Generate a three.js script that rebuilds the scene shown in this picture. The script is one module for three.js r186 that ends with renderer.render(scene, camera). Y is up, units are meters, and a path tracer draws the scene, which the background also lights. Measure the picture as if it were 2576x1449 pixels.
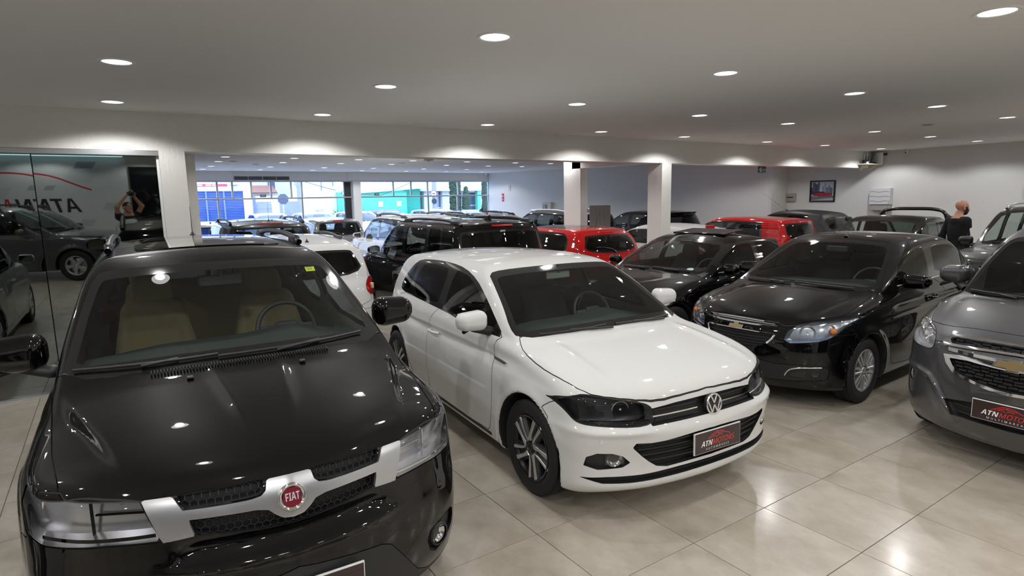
import * as THREE from 'three';
import { mergeGeometries } from 'three/addons/utils/BufferGeometryUtils.js';
import { RoundedBoxGeometry } from 'three/addons/geometries/RoundedBoxGeometry.js';
import { FontLoader } from 'three/addons/loaders/FontLoader.js';
import { TextGeometry } from 'three/addons/geometries/TextGeometry.js';

// ---------------------------------------------------------------- camera, sky, exposure
// Axes: x runs along the beam that divides the showroom, z points from that beam towards the photographer, y is up; the camera stands over the origin.
const scene = new THREE.Scene();
const camera = new THREE.PerspectiveCamera(2 * Math.atan(724.5 / 1505.4) * 180 / Math.PI, 2576 / 1449, 0.05, 200);
camera.rotation.order = 'YXZ';
camera.position.set(0, 1.957, 0);
camera.rotation.set(-0.14947, -0.58968, -0.01832);
scene.background = new THREE.Color(4.2, 5.4, 8.2);            // bright overcast daylight over the street, bluer than the lamps
const renderer = new THREE.WebGLRenderer({ antialias: true });
renderer.toneMapping = THREE.LinearToneMapping;
renderer.toneMappingExposure = 0.95;
renderer.shadowMap.enabled = true;
const LAMP = { cd: 3.1, color: new THREE.Color(1.0, 0.99, 0.985), angle: 1.30, penumbra: 0.2, glow: 5.0, r: 0.088 };

// ---------------------------------------------------------------- naming and tagging
const taken = new Map();
function numbered(name) {
  const n = taken.get(name) ?? 0; taken.set(name, n + 1);
  return n ? name + '_' + String(n).padStart(3, '0') : name;
}
function tag(o, label, category, group) { o.userData.label = label; o.userData.category = category; if (group) o.userData.group = group; return o; }
function thing(name, label, category, x = 0, y = 0, z = 0, turn = 0, group) {
  const o = new THREE.Group(); o.name = numbered(name); o.position.set(x, y, z); o.rotation.y = turn;
  scene.add(o); return tag(o, label, category, group);
}
function part(parent, name, geometry, material, label) {
  if (Array.isArray(geometry)) geometry = merge(geometry);
  const m = new THREE.Mesh(geometry, material); m.name = parent === scene ? numbered(name) : name; m.castShadow = m.receiveShadow = true;
  if (label) m.userData.label = label;
  parent.add(m); return m;
}
function struct(name, geometry, material, parent = scene) {
  const m = part(parent, name, geometry, material); if (parent === scene) m.userData.kind = 'structure'; return m;
}
function merge(list) {
  list = list.map((g) => { const h = g.index ? g.toNonIndexed() : g.clone(); for (const k of Object.keys(h.attributes)) if (!['position', 'normal', 'uv'].includes(k)) h.deleteAttribute(k); if (!h.attributes.uv) h.setAttribute('uv', new THREE.BufferAttribute(new Float32Array(h.attributes.position.count * 2), 2)); return h; });
  return list.length === 1 ? list[0] : mergeGeometries(list);
}
function rng(seed) { let s = seed >>> 0; return () => { s = (s + 0x6D2B79F5) >>> 0; let t = s; t = Math.imul(t ^ (t >>> 15), t | 1); t ^= t + Math.imul(t ^ (t >>> 7), t | 61); return ((t ^ (t >>> 14)) >>> 0) / 4294967296; }; }
const at = (g, x, y, z, rx = 0, ry = 0, rz = 0) => { if (rx || ry || rz) g.applyMatrix4(new THREE.Matrix4().makeRotationFromEuler(new THREE.Euler(rx, ry, rz, 'YXZ'))); return g.translate(x, y, z); };
function box(w, h, d, r = 0.004) {                                // a box with small rounded edges
  r = Math.min(r, w * 0.45, h * 0.45, d * 0.45);
  return r > 0 ? new RoundedBoxGeometry(w, h, d, 1, r) : new THREE.BoxGeometry(w, h, d);
}
function slab(x0, x1, y0, y1, z0, z1, r = 0, uvScale) {             // a box between two corners, with uv in metres
  const g = r ? box(x1 - x0, y1 - y0, z1 - z0, r) : new THREE.BoxGeometry(x1 - x0, y1 - y0, z1 - z0);
  g.translate((x0 + x1) / 2, (y0 + y1) / 2, (z0 + z1) / 2); return boxUV(g, uvScale);
}
function boxUV(g, s = 1) {
  const p = g.attributes.position, n = g.attributes.normal, uv = new Float32Array(p.count * 2);
  for (let i = 0; i < p.count; i++) {
    const ax = Math.abs(n.getX(i)), ay = Math.abs(n.getY(i)), az = Math.abs(n.getZ(i));
    const [u, v] = ay >= ax && ay >= az ? [p.getX(i), p.getZ(i)] : ax >= az ? [p.getZ(i), p.getY(i)] : [p.getX(i), p.getY(i)];
    uv[2 * i] = u * s; uv[2 * i + 1] = v * s;
  }
  g.setAttribute('uv', new THREE.BufferAttribute(uv, 2)); return g;
}
const V = (x, y, z) => new THREE.Vector3(x, y, z);
const tube = (pts, r, seg = 24, rad = 8, closed = false) => new THREE.TubeGeometry(new THREE.CatmullRomCurve3(pts.map((p) => V(...p)), closed), seg, r, rad, closed);
const lathe = (pts, seg = 32) => new THREE.LatheGeometry(pts.map((p) => new THREE.Vector2(...p)), seg);
function poly2shape(pts) { const s = new THREE.Shape(); pts.forEach((p, i) => i ? s.lineTo(...p) : s.moveTo(...p)); s.closePath(); return s; }
function extrude(pts, depth, bevel = 0.002, holes = [], seg = 1) {
  const s = poly2shape(pts); for (const h of holes) { const q = new THREE.Path(); h.forEach((p, i) => i ? q.lineTo(...p) : q.moveTo(...p)); q.closePath(); s.holes.push(q); }
  return new THREE.ExtrudeGeometry(s, { depth, bevelEnabled: bevel > 0, bevelThickness: bevel, bevelSize: bevel, bevelOffset: -bevel, bevelSegments: seg, curveSegments: 16 });
}
const circlePts = (r, n = 32, a0 = 0) => Array.from({ length: n }, (_, i) => [r * Math.cos(a0 + i / n * 2 * Math.PI), r * Math.sin(a0 + i / n * 2 * Math.PI)]);

// ---------------------------------------------------------------- textures
function noiseField(n, seed, octaves) {                           // tiling value noise, n x n
  const out = new Float32Array(n * n);
  for (const [fx, fy, amp, k] of octaves) {
    const R = rng(seed * 977 + k), g = new Float32Array(fx * fy).map(() => R() * 2 - 1);
    for (let y = 0; y < n; y++) for (let x = 0; x < n; x++) {
      const u = x / n * fx, v = y / n * fy, iu = Math.floor(u), iv = Math.floor(v), a = u - iu, b = v - iv, sa = a * a * (3 - 2 * a), sb = b * b * (3 - 2 * b);
      const q = (i, j) => g[((j + iv) % fy) * fx + (i + iu) % fx];
      out[y * n + x] += amp * ((q(0, 0) * (1 - sa) + q(1, 0) * sa) * (1 - sb) + (q(0, 1) * (1 - sa) + q(1, 1) * sa) * sb);
    }
  }
  return out;
}
function dataTex(n, fn, srgb = true) {
  const d = new Uint8Array(n * n * 4);
  for (let i = 0; i < n * n; i++) { const c = fn(i % n, Math.floor(i / n), i); for (let k = 0; k < 3; k++) d[i * 4 + k] = Math.max(0, Math.min(255, Array.isArray(c) ? c[k] : c)); d[i * 4 + 3] = 255; }
  const t = new THREE.DataTexture(d, n, n, THREE.RGBAFormat); t.magFilter = THREE.LinearFilter; t.wrapS = t.wrapT = THREE.RepeatWrapping; t.needsUpdate = true;
  if (srgb) t.colorSpace = THREE.SRGBColorSpace; return t;
}
function canvasTex(w, h, draw) {
  const c = document.createElement('canvas'); c.width = w; c.height = h; draw(c.getContext('2d'), w, h);
  const t = new THREE.CanvasTexture(c); t.colorSpace = THREE.SRGBColorSpace; return t;
}
const std = (color, roughness = 0.6, metalness = 0, extra = {}) => { const c = new THREE.Color(); Array.isArray(color) ? c.setRGB(...color) : c.set(color); return new THREE.MeshStandardMaterial({ color: c, roughness, metalness, ...extra }); };
const phys = (color, roughness, metalness, extra) => { const c = new THREE.Color(); Array.isArray(color) ? c.setRGB(...color) : c.set(color); return new THREE.MeshPhysicalMaterial({ color: c, roughness, metalness, ...extra }); };
const paint = (color, metalness = 0, rough = 0.35) => phys(color, rough, metalness, { clearcoat: 1, clearcoatRoughness: 0.02, specularIntensity: metalness ? 1 : 0.05 });
const glassMat = (tint, extra = {}) => phys(tint, 0.0, 0, { transmission: 1, thickness: 0, ior: 1.5, ...extra });

// grooved plaster of the walls: vertical trowel streaks
const plasterN = noiseField(512, 3, [[8, 4, 0.3, 1], [48, 12, 0.45, 2], [110, 30, 0.55, 3], [200, 90, 0.35, 4]]);
const plasterTex = dataTex(512, (x, y, i) => { const v = plasterN[i]; return 150 + 70 * (v > 0.15 ? 0.15 + (v - 0.15) * 0.3 : v); }, false);
const fineN = noiseField(512, 9, [[40, 40, 0.5, 1], [90, 90, 0.6, 2], [190, 190, 0.5, 3]]);
const fineTex = dataTex(512, (x, y, i) => 128 + 60 * fineN[i], false);
// ---------------------------------------------------------------- fields: shapes as smooth functions, meshed and cut into panels
const smax = (a, b, k) => { const h = k - Math.abs(a - b); return h > 0 ? Math.max(a, b) + h * h * 0.25 / k : Math.max(a, b); };
const smin = (a, b, k) => { const h = k - Math.abs(a - b); return h > 0 ? Math.min(a, b) - h * h * 0.25 / k : Math.min(a, b); };
const clamp = (v, a, b) => v < a ? a : v > b ? b : v;
const sstep = (a, b, v) => { const t = clamp((v - a) / (b - a), 0, 1); return t * t * (3 - 2 * t); };
function curve(pts, soft = 0.02) {                                // a smooth curve through [t, value] pairs, as a look-up table
  const p = pts.slice().sort((a, b) => a[0] - b[0]), n = p.length, N = 1024, t0 = p[0][0], t1 = p[n - 1][0], h = (t1 - t0) / (N - 1);
  const d = [], m = [];
  for (let i = 0; i < n - 1; i++) d.push((p[i + 1][1] - p[i][1]) / (p[i + 1][0] - p[i][0]));
  for (let i = 0; i < n; i++) m.push(i === 0 ? d[0] : i === n - 1 ? d[n - 2] : d[i - 1] * d[i] <= 0 ? 0 : 2 * d[i - 1] * d[i] / (d[i - 1] + d[i]));
  let a = new Float64Array(N);
  for (let k = 0, i = 0; k < N; k++) {
    const t = t0 + k * h; while (i < n - 2 && t > p[i + 1][0]) i++;
    const w = p[i + 1][0] - p[i][0], s = (t - p[i][0]) / w, s2 = s * s, s3 = s2 * s;
    a[k] = p[i][1] * (2 * s3 - 3 * s2 + 1) + m[i] * w * (s3 - 2 * s2 + s) + p[i + 1][1] * (3 * s2 - 2 * s3) + m[i + 1] * w * (s3 - s2);
  }
  const r = Math.round(soft / h / 2);
  if (r > 0) for (let pass = 0; pass < 3; pass++) {
    const b = new Float64Array(N);
    for (let k = 0; k < N; k++) { let s = 0; for (let j = -r; j <= r; j++) { let q = k + j; s += q < 0 ? 2 * a[0] - a[-q] : q >= N ? 2 * a[N - 1] - a[2 * N - 2 - q] : a[q]; } b[k] = s / (2 * r + 1); }
    a = b;
  }
  const f = (t) => { const u = (t - t0) / h; if (u <= 0) return a[0] + (a[1] - a[0]) * u; if (u >= N - 1) return a[N - 1] + (a[N - 1] - a[N - 2]) * (u - N + 1); const i = Math.floor(u), s = u - i; return a[i] * (1 - s) + a[i + 1] * s; };
  let b = null; f.slope = (t) => { if (!b) { b = new Float64Array(N); for (let k = 0; k < N; k++) b[k] = (f(t0 + k * h + 0.01) - f(t0 + k * h - 0.01)) / 0.02; } const i = Math.round((t - t0) / h); return b[i < 0 ? 0 : i > N - 1 ? N - 1 : i]; };
  return f;
}
function gradient(F, x, y, z, e = 0.004) {
  return [(F(x + e, y, z) - F(x - e, y, z)) / (2 * e), (F(x, y + e, z) - F(x, y - e, z)) / (2 * e), (F(x, y, z + e) - F(x, y, z - e)) / (2 * e)];
}
// naive surface nets over a box; half = only x >= 0, closed by mirroring. Returns {p, n, i} with smooth normals from the field.
function meshField(F, lo, hi, cell, half = false) {
  if (half) lo = [-cell / 2, lo[1], lo[2]];
  const nx = Math.ceil((hi[0] - lo[0]) / cell) + 1, ny = Math.ceil((hi[1] - lo[1]) / cell) + 1, nz = Math.ceil((hi[2] - lo[2]) / cell) + 1;
  const B = 4, val = new Float32Array(nx * ny * nz).fill(NaN), id = (i, j, k) => (k * ny + j) * nx + i;
  const at_ = (i, j, k) => { const q = id(i, j, k); let v = val[q]; if (v !== v) { v = F(Math.abs(lo[0] + i * cell), lo[1] + j * cell, lo[2] + k * cell); val[q] = v || 1e-9; } return val[q]; };
  const vert = new Int32Array(nx * ny * nz).fill(-1), P = [], I = [], cells = [], reach = B * cell * 2.4;
  for (let bk = 0; bk < nz - 1; bk += B) for (let bj = 0; bj < ny - 1; bj += B) for (let bi = 0; bi < nx - 1; bi += B) {
    const c = F(Math.abs(lo[0] + (bi + B / 2) * cell), lo[1] + (bj + B / 2) * cell, lo[2] + (bk + B / 2) * cell);
    if (Math.abs(c) > reach) continue;
    for (let k = bk; k < Math.min(bk + B, nz - 1); k++) for (let j = bj; j < Math.min(bj + B, ny - 1); j++) for (let i = bi; i < Math.min(bi + B, nx - 1); i++) {
      const v = [at_(i, j, k), at_(i + 1, j, k), at_(i, j + 1, k), at_(i + 1, j + 1, k), at_(i, j, k + 1), at_(i + 1, j, k + 1), at_(i, j + 1, k + 1), at_(i + 1, j + 1, k + 1)];
      let s = 0; for (const q of v) if (q < 0) s++;
      if (s === 0 || s === 8) continue;
      let x = 0, y = 0, z = 0, n = 0;
      const edge = (a, b, ax) => { if ((v[a] < 0) === (v[b] < 0)) return; const t = v[a] / (v[a] - v[b]); x += (a & 1) + (ax === 0 ? t : 0); y += (a >> 1 & 1) + (ax === 1 ? t : 0); z += (a >> 2 & 1) + (ax === 2 ? t : 0); n++; };
      for (const a of [0, 2, 4, 6]) edge(a, a + 1, 0); for (const a of [0, 1, 4, 5]) edge(a, a + 2, 1); for (const a of [0, 1, 2, 3]) edge(a, a + 4, 2);
      vert[id(i, j, k)] = P.length / 3; cells.push(i, j, k);
      P.push(lo[0] + (i + x / n) * cell, lo[1] + (j + y / n) * cell, lo[2] + (k + z / n) * cell);
    }
  }
  const Fa = half ? (x, y, z) => F(Math.abs(x), y, z) : F, N = new Float32Array(P.length);
  for (let q = 0; q < P.length; q += 3) {
    const seam = half && cells[q] === 0; let g;
    if (seam) P[q] = 0;
    for (let it = 0; it < 3; it++) {
      g = gradient(Fa, P[q], P[q + 1], P[q + 2]); const m = g[0] * g[0] + g[1] * g[1] + g[2] * g[2] + 1e-9, f = clamp(Fa(P[q], P[q + 1], P[q + 2]) / m, -cell, cell);
      if (!seam) P[q] -= f * g[0]; P[q + 1] -= f * g[1]; P[q + 2] -= f * g[2];
    }
    g = gradient(Fa, P[q], P[q + 1], P[q + 2]); if (seam) g[0] = 0;
    const m = Math.hypot(...g) || 1; N[q] = g[0] / m; N[q + 1] = g[1] / m; N[q + 2] = g[2] / m;
  }
  const quad = (a, b, c, d, flip) => { if (a < 0 || b < 0 || c < 0 || d < 0) return; flip ? I.push(a, c, b, a, d, c) : I.push(a, b, c, a, c, d); };
  for (let q = 0; q < cells.length; q += 3) {
    const i = cells[q], j = cells[q + 1], k = cells[q + 2], v0 = at_(i, j, k) < 0;
    if (!(half && i === 0) && j > 0 && k > 0 && v0 !== at_(i + 1, j, k) < 0) quad(vert[id(i, j, k)], vert[id(i, j - 1, k)], vert[id(i, j - 1, k - 1)], vert[id(i, j, k - 1)], !v0);
    if (i > 0 && k > 0 && v0 !== at_(i, j + 1, k) < 0) quad(vert[id(i, j, k)], vert[id(i, j, k - 1)], vert[id(i - 1, j, k - 1)], vert[id(i - 1, j, k)], !v0);
    if (i > 0 && j > 0 && v0 !== at_(i, j, k + 1) < 0) quad(vert[id(i, j, k)], vert[id(i - 1, j, k)], vert[id(i - 1, j - 1, k)], vert[id(i, j - 1, k)], !v0);
  }
  return { p: Float64Array.from(P), n: Float64Array.from(N), i: Uint32Array.from(I) };
}
// cut a mesh along fn = 0: [where fn < 0, the rest]
function cut(m, fn) {
  const nv = m.p.length / 3, d = new Float64Array(nv), XP = [], XN = [], made = new Map(), A = [], B = []; let some = false;
  for (let q = 0; q < nv; q++) { d[q] = fn(m.p[3 * q], m.p[3 * q + 1], m.p[3 * q + 2], m.n[3 * q], m.n[3 * q + 1], m.n[3 * q + 2]) || 1e-9; if (d[q] < 0) some = true; }
  if (!some) return [{ p: new Float64Array(0), n: new Float64Array(0), i: new Uint32Array(0) }, m];
  const mid = (a, b) => {
    const key = a < b ? a * 4194304 + b : b * 4194304 + a; let v = made.get(key);
    if (v === undefined) { const t = d[a] / (d[a] - d[b]); v = nv + XP.length / 3; for (let c = 0; c < 3; c++) { XP.push(m.p[3 * a + c] + t * (m.p[3 * b + c] - m.p[3 * a + c])); XN.push(m.n[3 * a + c] + t * (m.n[3 * b + c] - m.n[3 * a + c])); } made.set(key, v); }
    return v;
  };
  for (let t = 0; t < m.i.length; t += 3) {
    const a = m.i[t], b = m.i[t + 1], c = m.i[t + 2], sa = d[a] < 0, sb = d[b] < 0, sc = d[c] < 0;
    if (sa === sb && sb === sc) { (sa ? A : B).push(a, b, c); continue; }
    const [o, u, v] = sa !== sb && sa !== sc ? [a, b, c] : sb !== sa && sb !== sc ? [b, c, a] : [c, a, b], e = mid(o, u), f = mid(v, o), so = d[o] < 0;
    (so ? A : B).push(o, e, f); (so ? B : A).push(e, u, v, e, v, f);
  }
  return [pack(m, XP, XN, A), pack(m, XP, XN, B)];
}
function pack(m, XP, XN, I) {
  const nv = m.p.length / 3, map = new Int32Array(nv + XP.length / 3).fill(-1), i = new Uint32Array(I.length); let k = 0;
  for (let t = 0; t < I.length; t++) { let v = map[I[t]]; if (v < 0) v = map[I[t]] = k++; i[t] = v; }
  const p = new Float64Array(k * 3), n = new Float64Array(k * 3);
  for (let q = 0; q < map.length; q++) { const v = map[q]; if (v < 0) continue; for (let c = 0; c < 3; c++) { p[3 * v + c] = q < nv ? m.p[3 * q + c] : XP[3 * (q - nv) + c]; n[3 * v + c] = q < nv ? m.n[3 * q + c] : XN[3 * (q - nv) + c]; } }
  return { p, n, i };
}
function joined(list) {
  const p = [], n = [], i = []; for (const m of list) { const o = p.length / 3; for (const v of m.p) p.push(v); for (const v of m.n) n.push(v); for (const v of m.i) i.push(v + o); }
  return { p: Float64Array.from(p), n: Float64Array.from(n), i: Uint32Array.from(i) };
}
function mirrored(m) {
  const p = m.p.slice(), n = m.n.slice(), i = new Uint32Array(m.i.length);
  for (let q = 0; q < p.length; q += 3) { p[q] = -p[q]; n[q] = -n[q]; }
  for (let t = 0; t < i.length; t += 3) { i[t] = m.i[t]; i[t + 1] = m.i[t + 2]; i[t + 2] = m.i[t + 1]; }
  return { p, n, i };
}
const both = (m) => joined([m, mirrored(m)]);
function pushed(m, d, dir) {                                       // moved along its normals (or along dir)
  const p = m.p.slice(); for (let q = 0; q < p.length; q += 3) for (let c = 0; c < 3; c++) p[q + c] += d * (dir ? dir[c] : m.n[q + c]);
  return { p, n: m.n, i: m.i };
}
function flipped(m) { const i = m.i.slice(), n = m.n.map((v) => -v); for (let t = 0; t < i.length; t += 3) [i[t + 1], i[t + 2]] = [i[t + 2], i[t + 1]]; return { p: m.p, n, i }; }
function rims(m, d, dir) {                                         // walls from the border of m to the border of m moved by d
  const count = new Map(), p = [], n = [], I = [], k = (a, b) => a < b ? a * 4194304 + b : b * 4194304 + a;
  for (let t = 0; t < m.i.length; t += 3) for (let e = 0; e < 3; e++) { const a = m.i[t + e], b = m.i[t + (e + 1) % 3], key = k(a, b); count.set(key, count.has(key) ? null : [a, b]); }
  for (const e of count.values()) {
    if (!e) continue; const [a, b] = e, A = m.p.slice(3 * a, 3 * a + 3), Bp = m.p.slice(3 * b, 3 * b + 3);
    if (Math.abs(A[0]) < 1e-6 && Math.abs(Bp[0]) < 1e-6) continue;
    const A2 = [0, 1, 2].map((c) => A[c] + d * (dir ? dir[c] : m.n[3 * a + c])), B2 = [0, 1, 2].map((c) => Bp[c] + d * (dir ? dir[c] : m.n[3 * b + c]));
    const u = [0, 1, 2].map((c) => Bp[c] - A[c]), w = [0, 1, 2].map((c) => A2[c] - A[c]), nn = [w[1] * u[2] - w[2] * u[1], w[2] * u[0] - w[0] * u[2], w[0] * u[1] - w[1] * u[0]].map((v) => d < 0 ? v : v), l = Math.hypot(...nn) || 1, o = p.length / 3;
    p.push(...A, ...Bp, ...B2, ...A2); for (let q = 0; q < 4; q++) n.push(nn[0] / l, nn[1] / l, nn[2] / l); I.push(o, o + 2, o + 1, o, o + 3, o + 2);
  }
  return { p: Float64Array.from(p), n: Float64Array.from(n), i: Uint32Array.from(I) };
}
// a closed 2D outline; d(u, v) is the signed distance to it, negative inside. round = corners eased by that many passes
function outline(pts, round = 0) {
  let q = pts.map((p) => p.slice());
  for (let r = 0; r < round; r++) { const o = []; for (let i = 0; i < q.length; i++) { const a = q[i], b = q[(i + 1) % q.length]; o.push([a[0] * 0.75 + b[0] * 0.25, a[1] * 0.75 + b[1] * 0.25], [a[0] * 0.25 + b[0] * 0.75, a[1] * 0.25 + b[1] * 0.75]); } q = o; }
  const n = q.length, X0 = Math.min(...q.map((p) => p[0])), X1 = Math.max(...q.map((p) => p[0])), Y0 = Math.min(...q.map((p) => p[1])), Y1 = Math.max(...q.map((p) => p[1]));
  const f = (u, v) => {
    const bx = Math.max(X0 - u, u - X1, 0), by = Math.max(Y0 - v, v - Y1, 0), far = bx * bx + by * by; if (far > 0.01) return Math.sqrt(far);
    let best = 1e9, inside = false;
    for (let i = 0, j = n - 1; i < n; j = i++) {
      const ax = q[j][0], ay = q[j][1], ex = q[i][0] - ax, ey = q[i][1] - ay, wx = u - ax, wy = v - ay, t = clamp((wx * ex + wy * ey) / (ex * ex + ey * ey + 1e-12), 0, 1), dx = wx - t * ex, dy = wy - t * ey;
      best = Math.min(best, dx * dx + dy * dy);
      if ((q[i][1] > v) !== (ay > v) && u < (q[j][0] - q[i][0]) * (v - q[i][1]) / (ay - q[i][1]) + q[i][0]) inside = !inside;
    }
    return (inside ? -1 : 1) * Math.sqrt(best);
  };
  f.pts = q; return f;
}
function strip(pts, w) {                                           // distance to an open 2D line, minus half its width
  const n = pts.length;
  return (u, v) => { let best = 1e9; for (let i = 1; i < n; i++) { const ax = pts[i - 1][0], ay = pts[i - 1][1], ex = pts[i][0] - ax, ey = pts[i][1] - ay, t = clamp(((u - ax) * ex + (v - ay) * ey) / (ex * ex + ey * ey), 0, 1); best = Math.min(best, (u - ax - t * ex) ** 2 + (v - ay - t * ey) ** 2); } return Math.sqrt(best) - w; };
}
const smooth2 = (pts, n = 6, closed = false) => {                   // Catmull-Rom through 2D points
  const o = [], N = pts.length, g = (i) => closed ? pts[(i + N) % N] : pts[clamp(i, 0, N - 1)];
  for (let i = 0; i < (closed ? N : N - 1); i++) for (let k = 0; k < n; k++) { const t = k / n, a = g(i - 1), b = g(i), c = g(i + 1), d = g(i + 2); o.push([0, 1].map((q) => 0.5 * (2 * b[q] + (c[q] - a[q]) * t + (2 * a[q] - 5 * b[q] + 4 * c[q] - d[q]) * t * t + (3 * b[q] - a[q] - 3 * c[q] + d[q]) * t * t * t))); }
  if (!closed) o.push(pts[N - 1]); return o;
};
function toGeo(m) {
  const g = new THREE.BufferGeometry(); g.setAttribute('position', new THREE.BufferAttribute(Float32Array.from(m.p), 3)); g.setAttribute('normal', new THREE.BufferAttribute(Float32Array.from(m.n), 3)); g.setIndex(new THREE.BufferAttribute(m.i, 1));
  return boxUV(g);
}
const blob = (F, lo, hi, cell) => toGeo(meshField(F, lo, hi, cell));
const sdBox = (x, y, z, a, b, c, r) => { const qx = Math.abs(x) - a + r, qy = Math.abs(y) - b + r, qz = Math.abs(z) - c + r; return Math.hypot(Math.max(qx, 0), Math.max(qy, 0), Math.max(qz, 0)) + Math.min(Math.max(qx, qy, qz), 0) - r; };
const sdCap = (x, y, z, a, b, ra, rb) => { const ex = b[0] - a[0], ey = b[1] - a[1], ez = b[2] - a[2], wx = x - a[0], wy = y - a[1], wz = z - a[2], t = clamp((wx * ex + wy * ey + wz * ez) / (ex * ex + ey * ey + ez * ez + 1e-9), 0, 1); return Math.hypot(wx - t * ex, wy - t * ey, wz - t * ez) - ra - t * (rb - ra); };
// ---------------------------------------------------------------- the room
const CEIL = 2.93, BEAM_Z = -7.62, BEAM_Y = 2.53, WALL_R = 16.0, FRONT_Z = -20.4;
const M = {
  ceiling: std([0.80, 0.795, 0.78], 0.9),
  wall: std([0.76, 0.75, 0.715], 0.85, 0, { bumpMap: plasterTex, bumpScale: 0.006 }),
  wallFine: std([0.78, 0.78, 0.765], 0.85, 0, { bumpMap: fineTex, bumpScale: 0.003 }),
  dark: std([0.02, 0.02, 0.022], 0.6),
  blackPlastic: std([0.018, 0.018, 0.019], 0.5),
  rubber: std([0.014, 0.014, 0.0145], 0.75),
  chrome: std([0.86, 0.86, 0.87], 0.08, 1),
  silver: std([0.62, 0.63, 0.65], 0.28, 0.9),
  alu: std([0.55, 0.56, 0.58], 0.35, 0.9),
  white: std([0.8, 0.8, 0.79], 0.45),
  grout: std([0.16, 0.15, 0.14], 0.9),
};
plasterTex.repeat.set(1.1, 0.8); fineTex.repeat.set(1.4, 1.4);

// floor: polished beige porcelain tiles with thin dark joints
const tileTex = [];
for (let v = 0; v < 4; v++) {
  const a = noiseField(256, 20 + v, [[3, 2, 0.5, 1], [7, 5, 0.45, 2], [18, 12, 0.3, 3], [60, 40, 0.18, 4]]);
  tileTex.push(dataTex(256, (x, y, i) => { const t = a[i]; return [176 + 15 * t, 167 + 16 * t, 153 + 18 * t]; }));
}
const tileRough = dataTex(256, (x, y, i) => 255 * (0.2 + 0.05 * fineN[i % 65536]), false);
const tileMat = tileTex.map((t, i) => phys([1, 1, 1], 0.34, 0, { map: t, clearcoat: 0.35, clearcoatRoughness: 0.16 }));
{
  const TX = 0.6675, TZ = 0.5912, OX = 2.583, OZ = -3.235, gap = 0.0022;
  const floor = struct('floor', slab(-9, 18, -0.20, -0.006, -20.5, 4.8), M.grout);
  const tileGeo = [0, 1, 2, 3].map((k) => { const g = box(TX - gap * 2, 0.02, TZ - gap * 2, 0.0012); boxUV(g, 1.4); const uv = g.attributes.uv; for (let i = 0; i < uv.count; i++) uv.setXY(i, uv.getX(i) * (k & 1 ? -1 : 1) + k * 0.23, uv.getY(i) * (k & 2 ? -1 : 1) + k * 0.31); return g; });
  const R = rng(5), cells = [];
  for (let i = -18; i < 24; i++) for (let j = -32; j < 17; j++) {
    const x = OX + (i + 0.5) * TX, z = OZ + (j + 0.5) * TZ;
    if (x < -9 + TX / 2 || x > 18 - TX / 2 || z < -20.45 + TZ / 2 || z > 4.8 - TZ / 2) continue;
    const f = x * Math.sin(0.59) - z * Math.cos(0.59), s = x * Math.cos(0.59) + z * Math.sin(0.59), near = f > 1.2 && Math.abs(s) < f * 0.95 + 0.6;
    cells.push([near ? f + Math.abs(s) * 0.2 : 99, x, z, Math.floor(R() * 4), Math.floor(R() * 4)]);
  }
  cells.sort((a, b) => a[0] - b[0]);
  const rest = [[], [], [], []];
  cells.forEach(([d, x, z, k, m], n) => {
    if (n < 300 && d < 99) { const t = new THREE.Mesh(tileGeo[k], tileMat[m]); t.name = n ? 'tile_' + String(n).padStart(3, '0') : 'tile'; t.position.set(x, -0.01, z); t.receiveShadow = true; floor.add(t); }
    else rest[m].push([x, z, k]);
  });
  rest.forEach((list, m) => {
    const im = new THREE.InstancedMesh(tileGeo[m], tileMat[m], list.length); im.name = 'floor_tiles_' + ['first', 'second', 'third', 'fourth'][m] + '_tone'; im.userData.kind = 'stuff';
    list.forEach(([x, z], i) => im.setMatrixAt(i, new THREE.Matrix4().makeTranslation(x, -0.01, z))); floor.add(im);
  });
}
// ceiling and walls
struct('ceiling', slab(-9.3, 18.3, CEIL, CEIL + 0.25, -20.65, 5.0), M.ceiling);
struct('beam_main', slab(-9, WALL_R, BEAM_Y, CEIL, BEAM_Z - 0.34, BEAM_Z), M.wall);
struct('wall_right', slab(WALL_R, WALL_R + 0.3, 0, CEIL, -10.5, 5.0), M.wallFine);
struct('wall_behind_camera', slab(-9.3, WALL_R + 0.3, 0, CEIL, 4.7, 5.0), M.wallFine);
struct('wall_left', slab(-9.3, -9, 0, CEIL, -20.65, 5.0), M.wallFine);
// oblique wall of the rear room: two stretches, then the return to the right wall
function wallRun(name, ax, az, bx, bz, y0, y1, t, mat) {
  const dx = bx - ax, dz = bz - az, L = Math.hypot(dx, dz), g = slab(0, L, y0, y1, -t / 2, t / 2);
  g.applyMatrix4(new THREE.Matrix4().makeRotationY(-Math.atan2(dz, dx))); g.translate((ax), 0, (az)); return struct(name, g, mat);
}
wallRun('wall_oblique', 12.72, -20.4, 15.35, -9.95, 0, CEIL, 0.2, M.wallFine);
wallRun('wall_return', 15.25, -9.95, 16.1, -9.95, 0, CEIL, 0.2, M.wall);
// columns
struct('column_glazed_side', slab(0.53, 0.78, 0, BEAM_Y, BEAM_Z - 0.34, BEAM_Z), M.wall);
struct('column_behind', slab(0.79, 0.915, 0, BEAM_Y + 0.2, BEAM_Z - 0.62, BEAM_Z - 0.36), M.wall);
struct('column_second', slab(8.44, 8.64, 0, CEIL, -10.48, -9.92), M.wall);
struct('column_third', slab(8.41, 8.66, 0, BEAM_Y, BEAM_Z - 0.34, BEAM_Z), M.wall);
struct('beam_short', slab(8.44, 8.66, BEAM_Y + 0.02, CEIL, -10.2, BEAM_Z - 0.34), M.wall);
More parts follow.
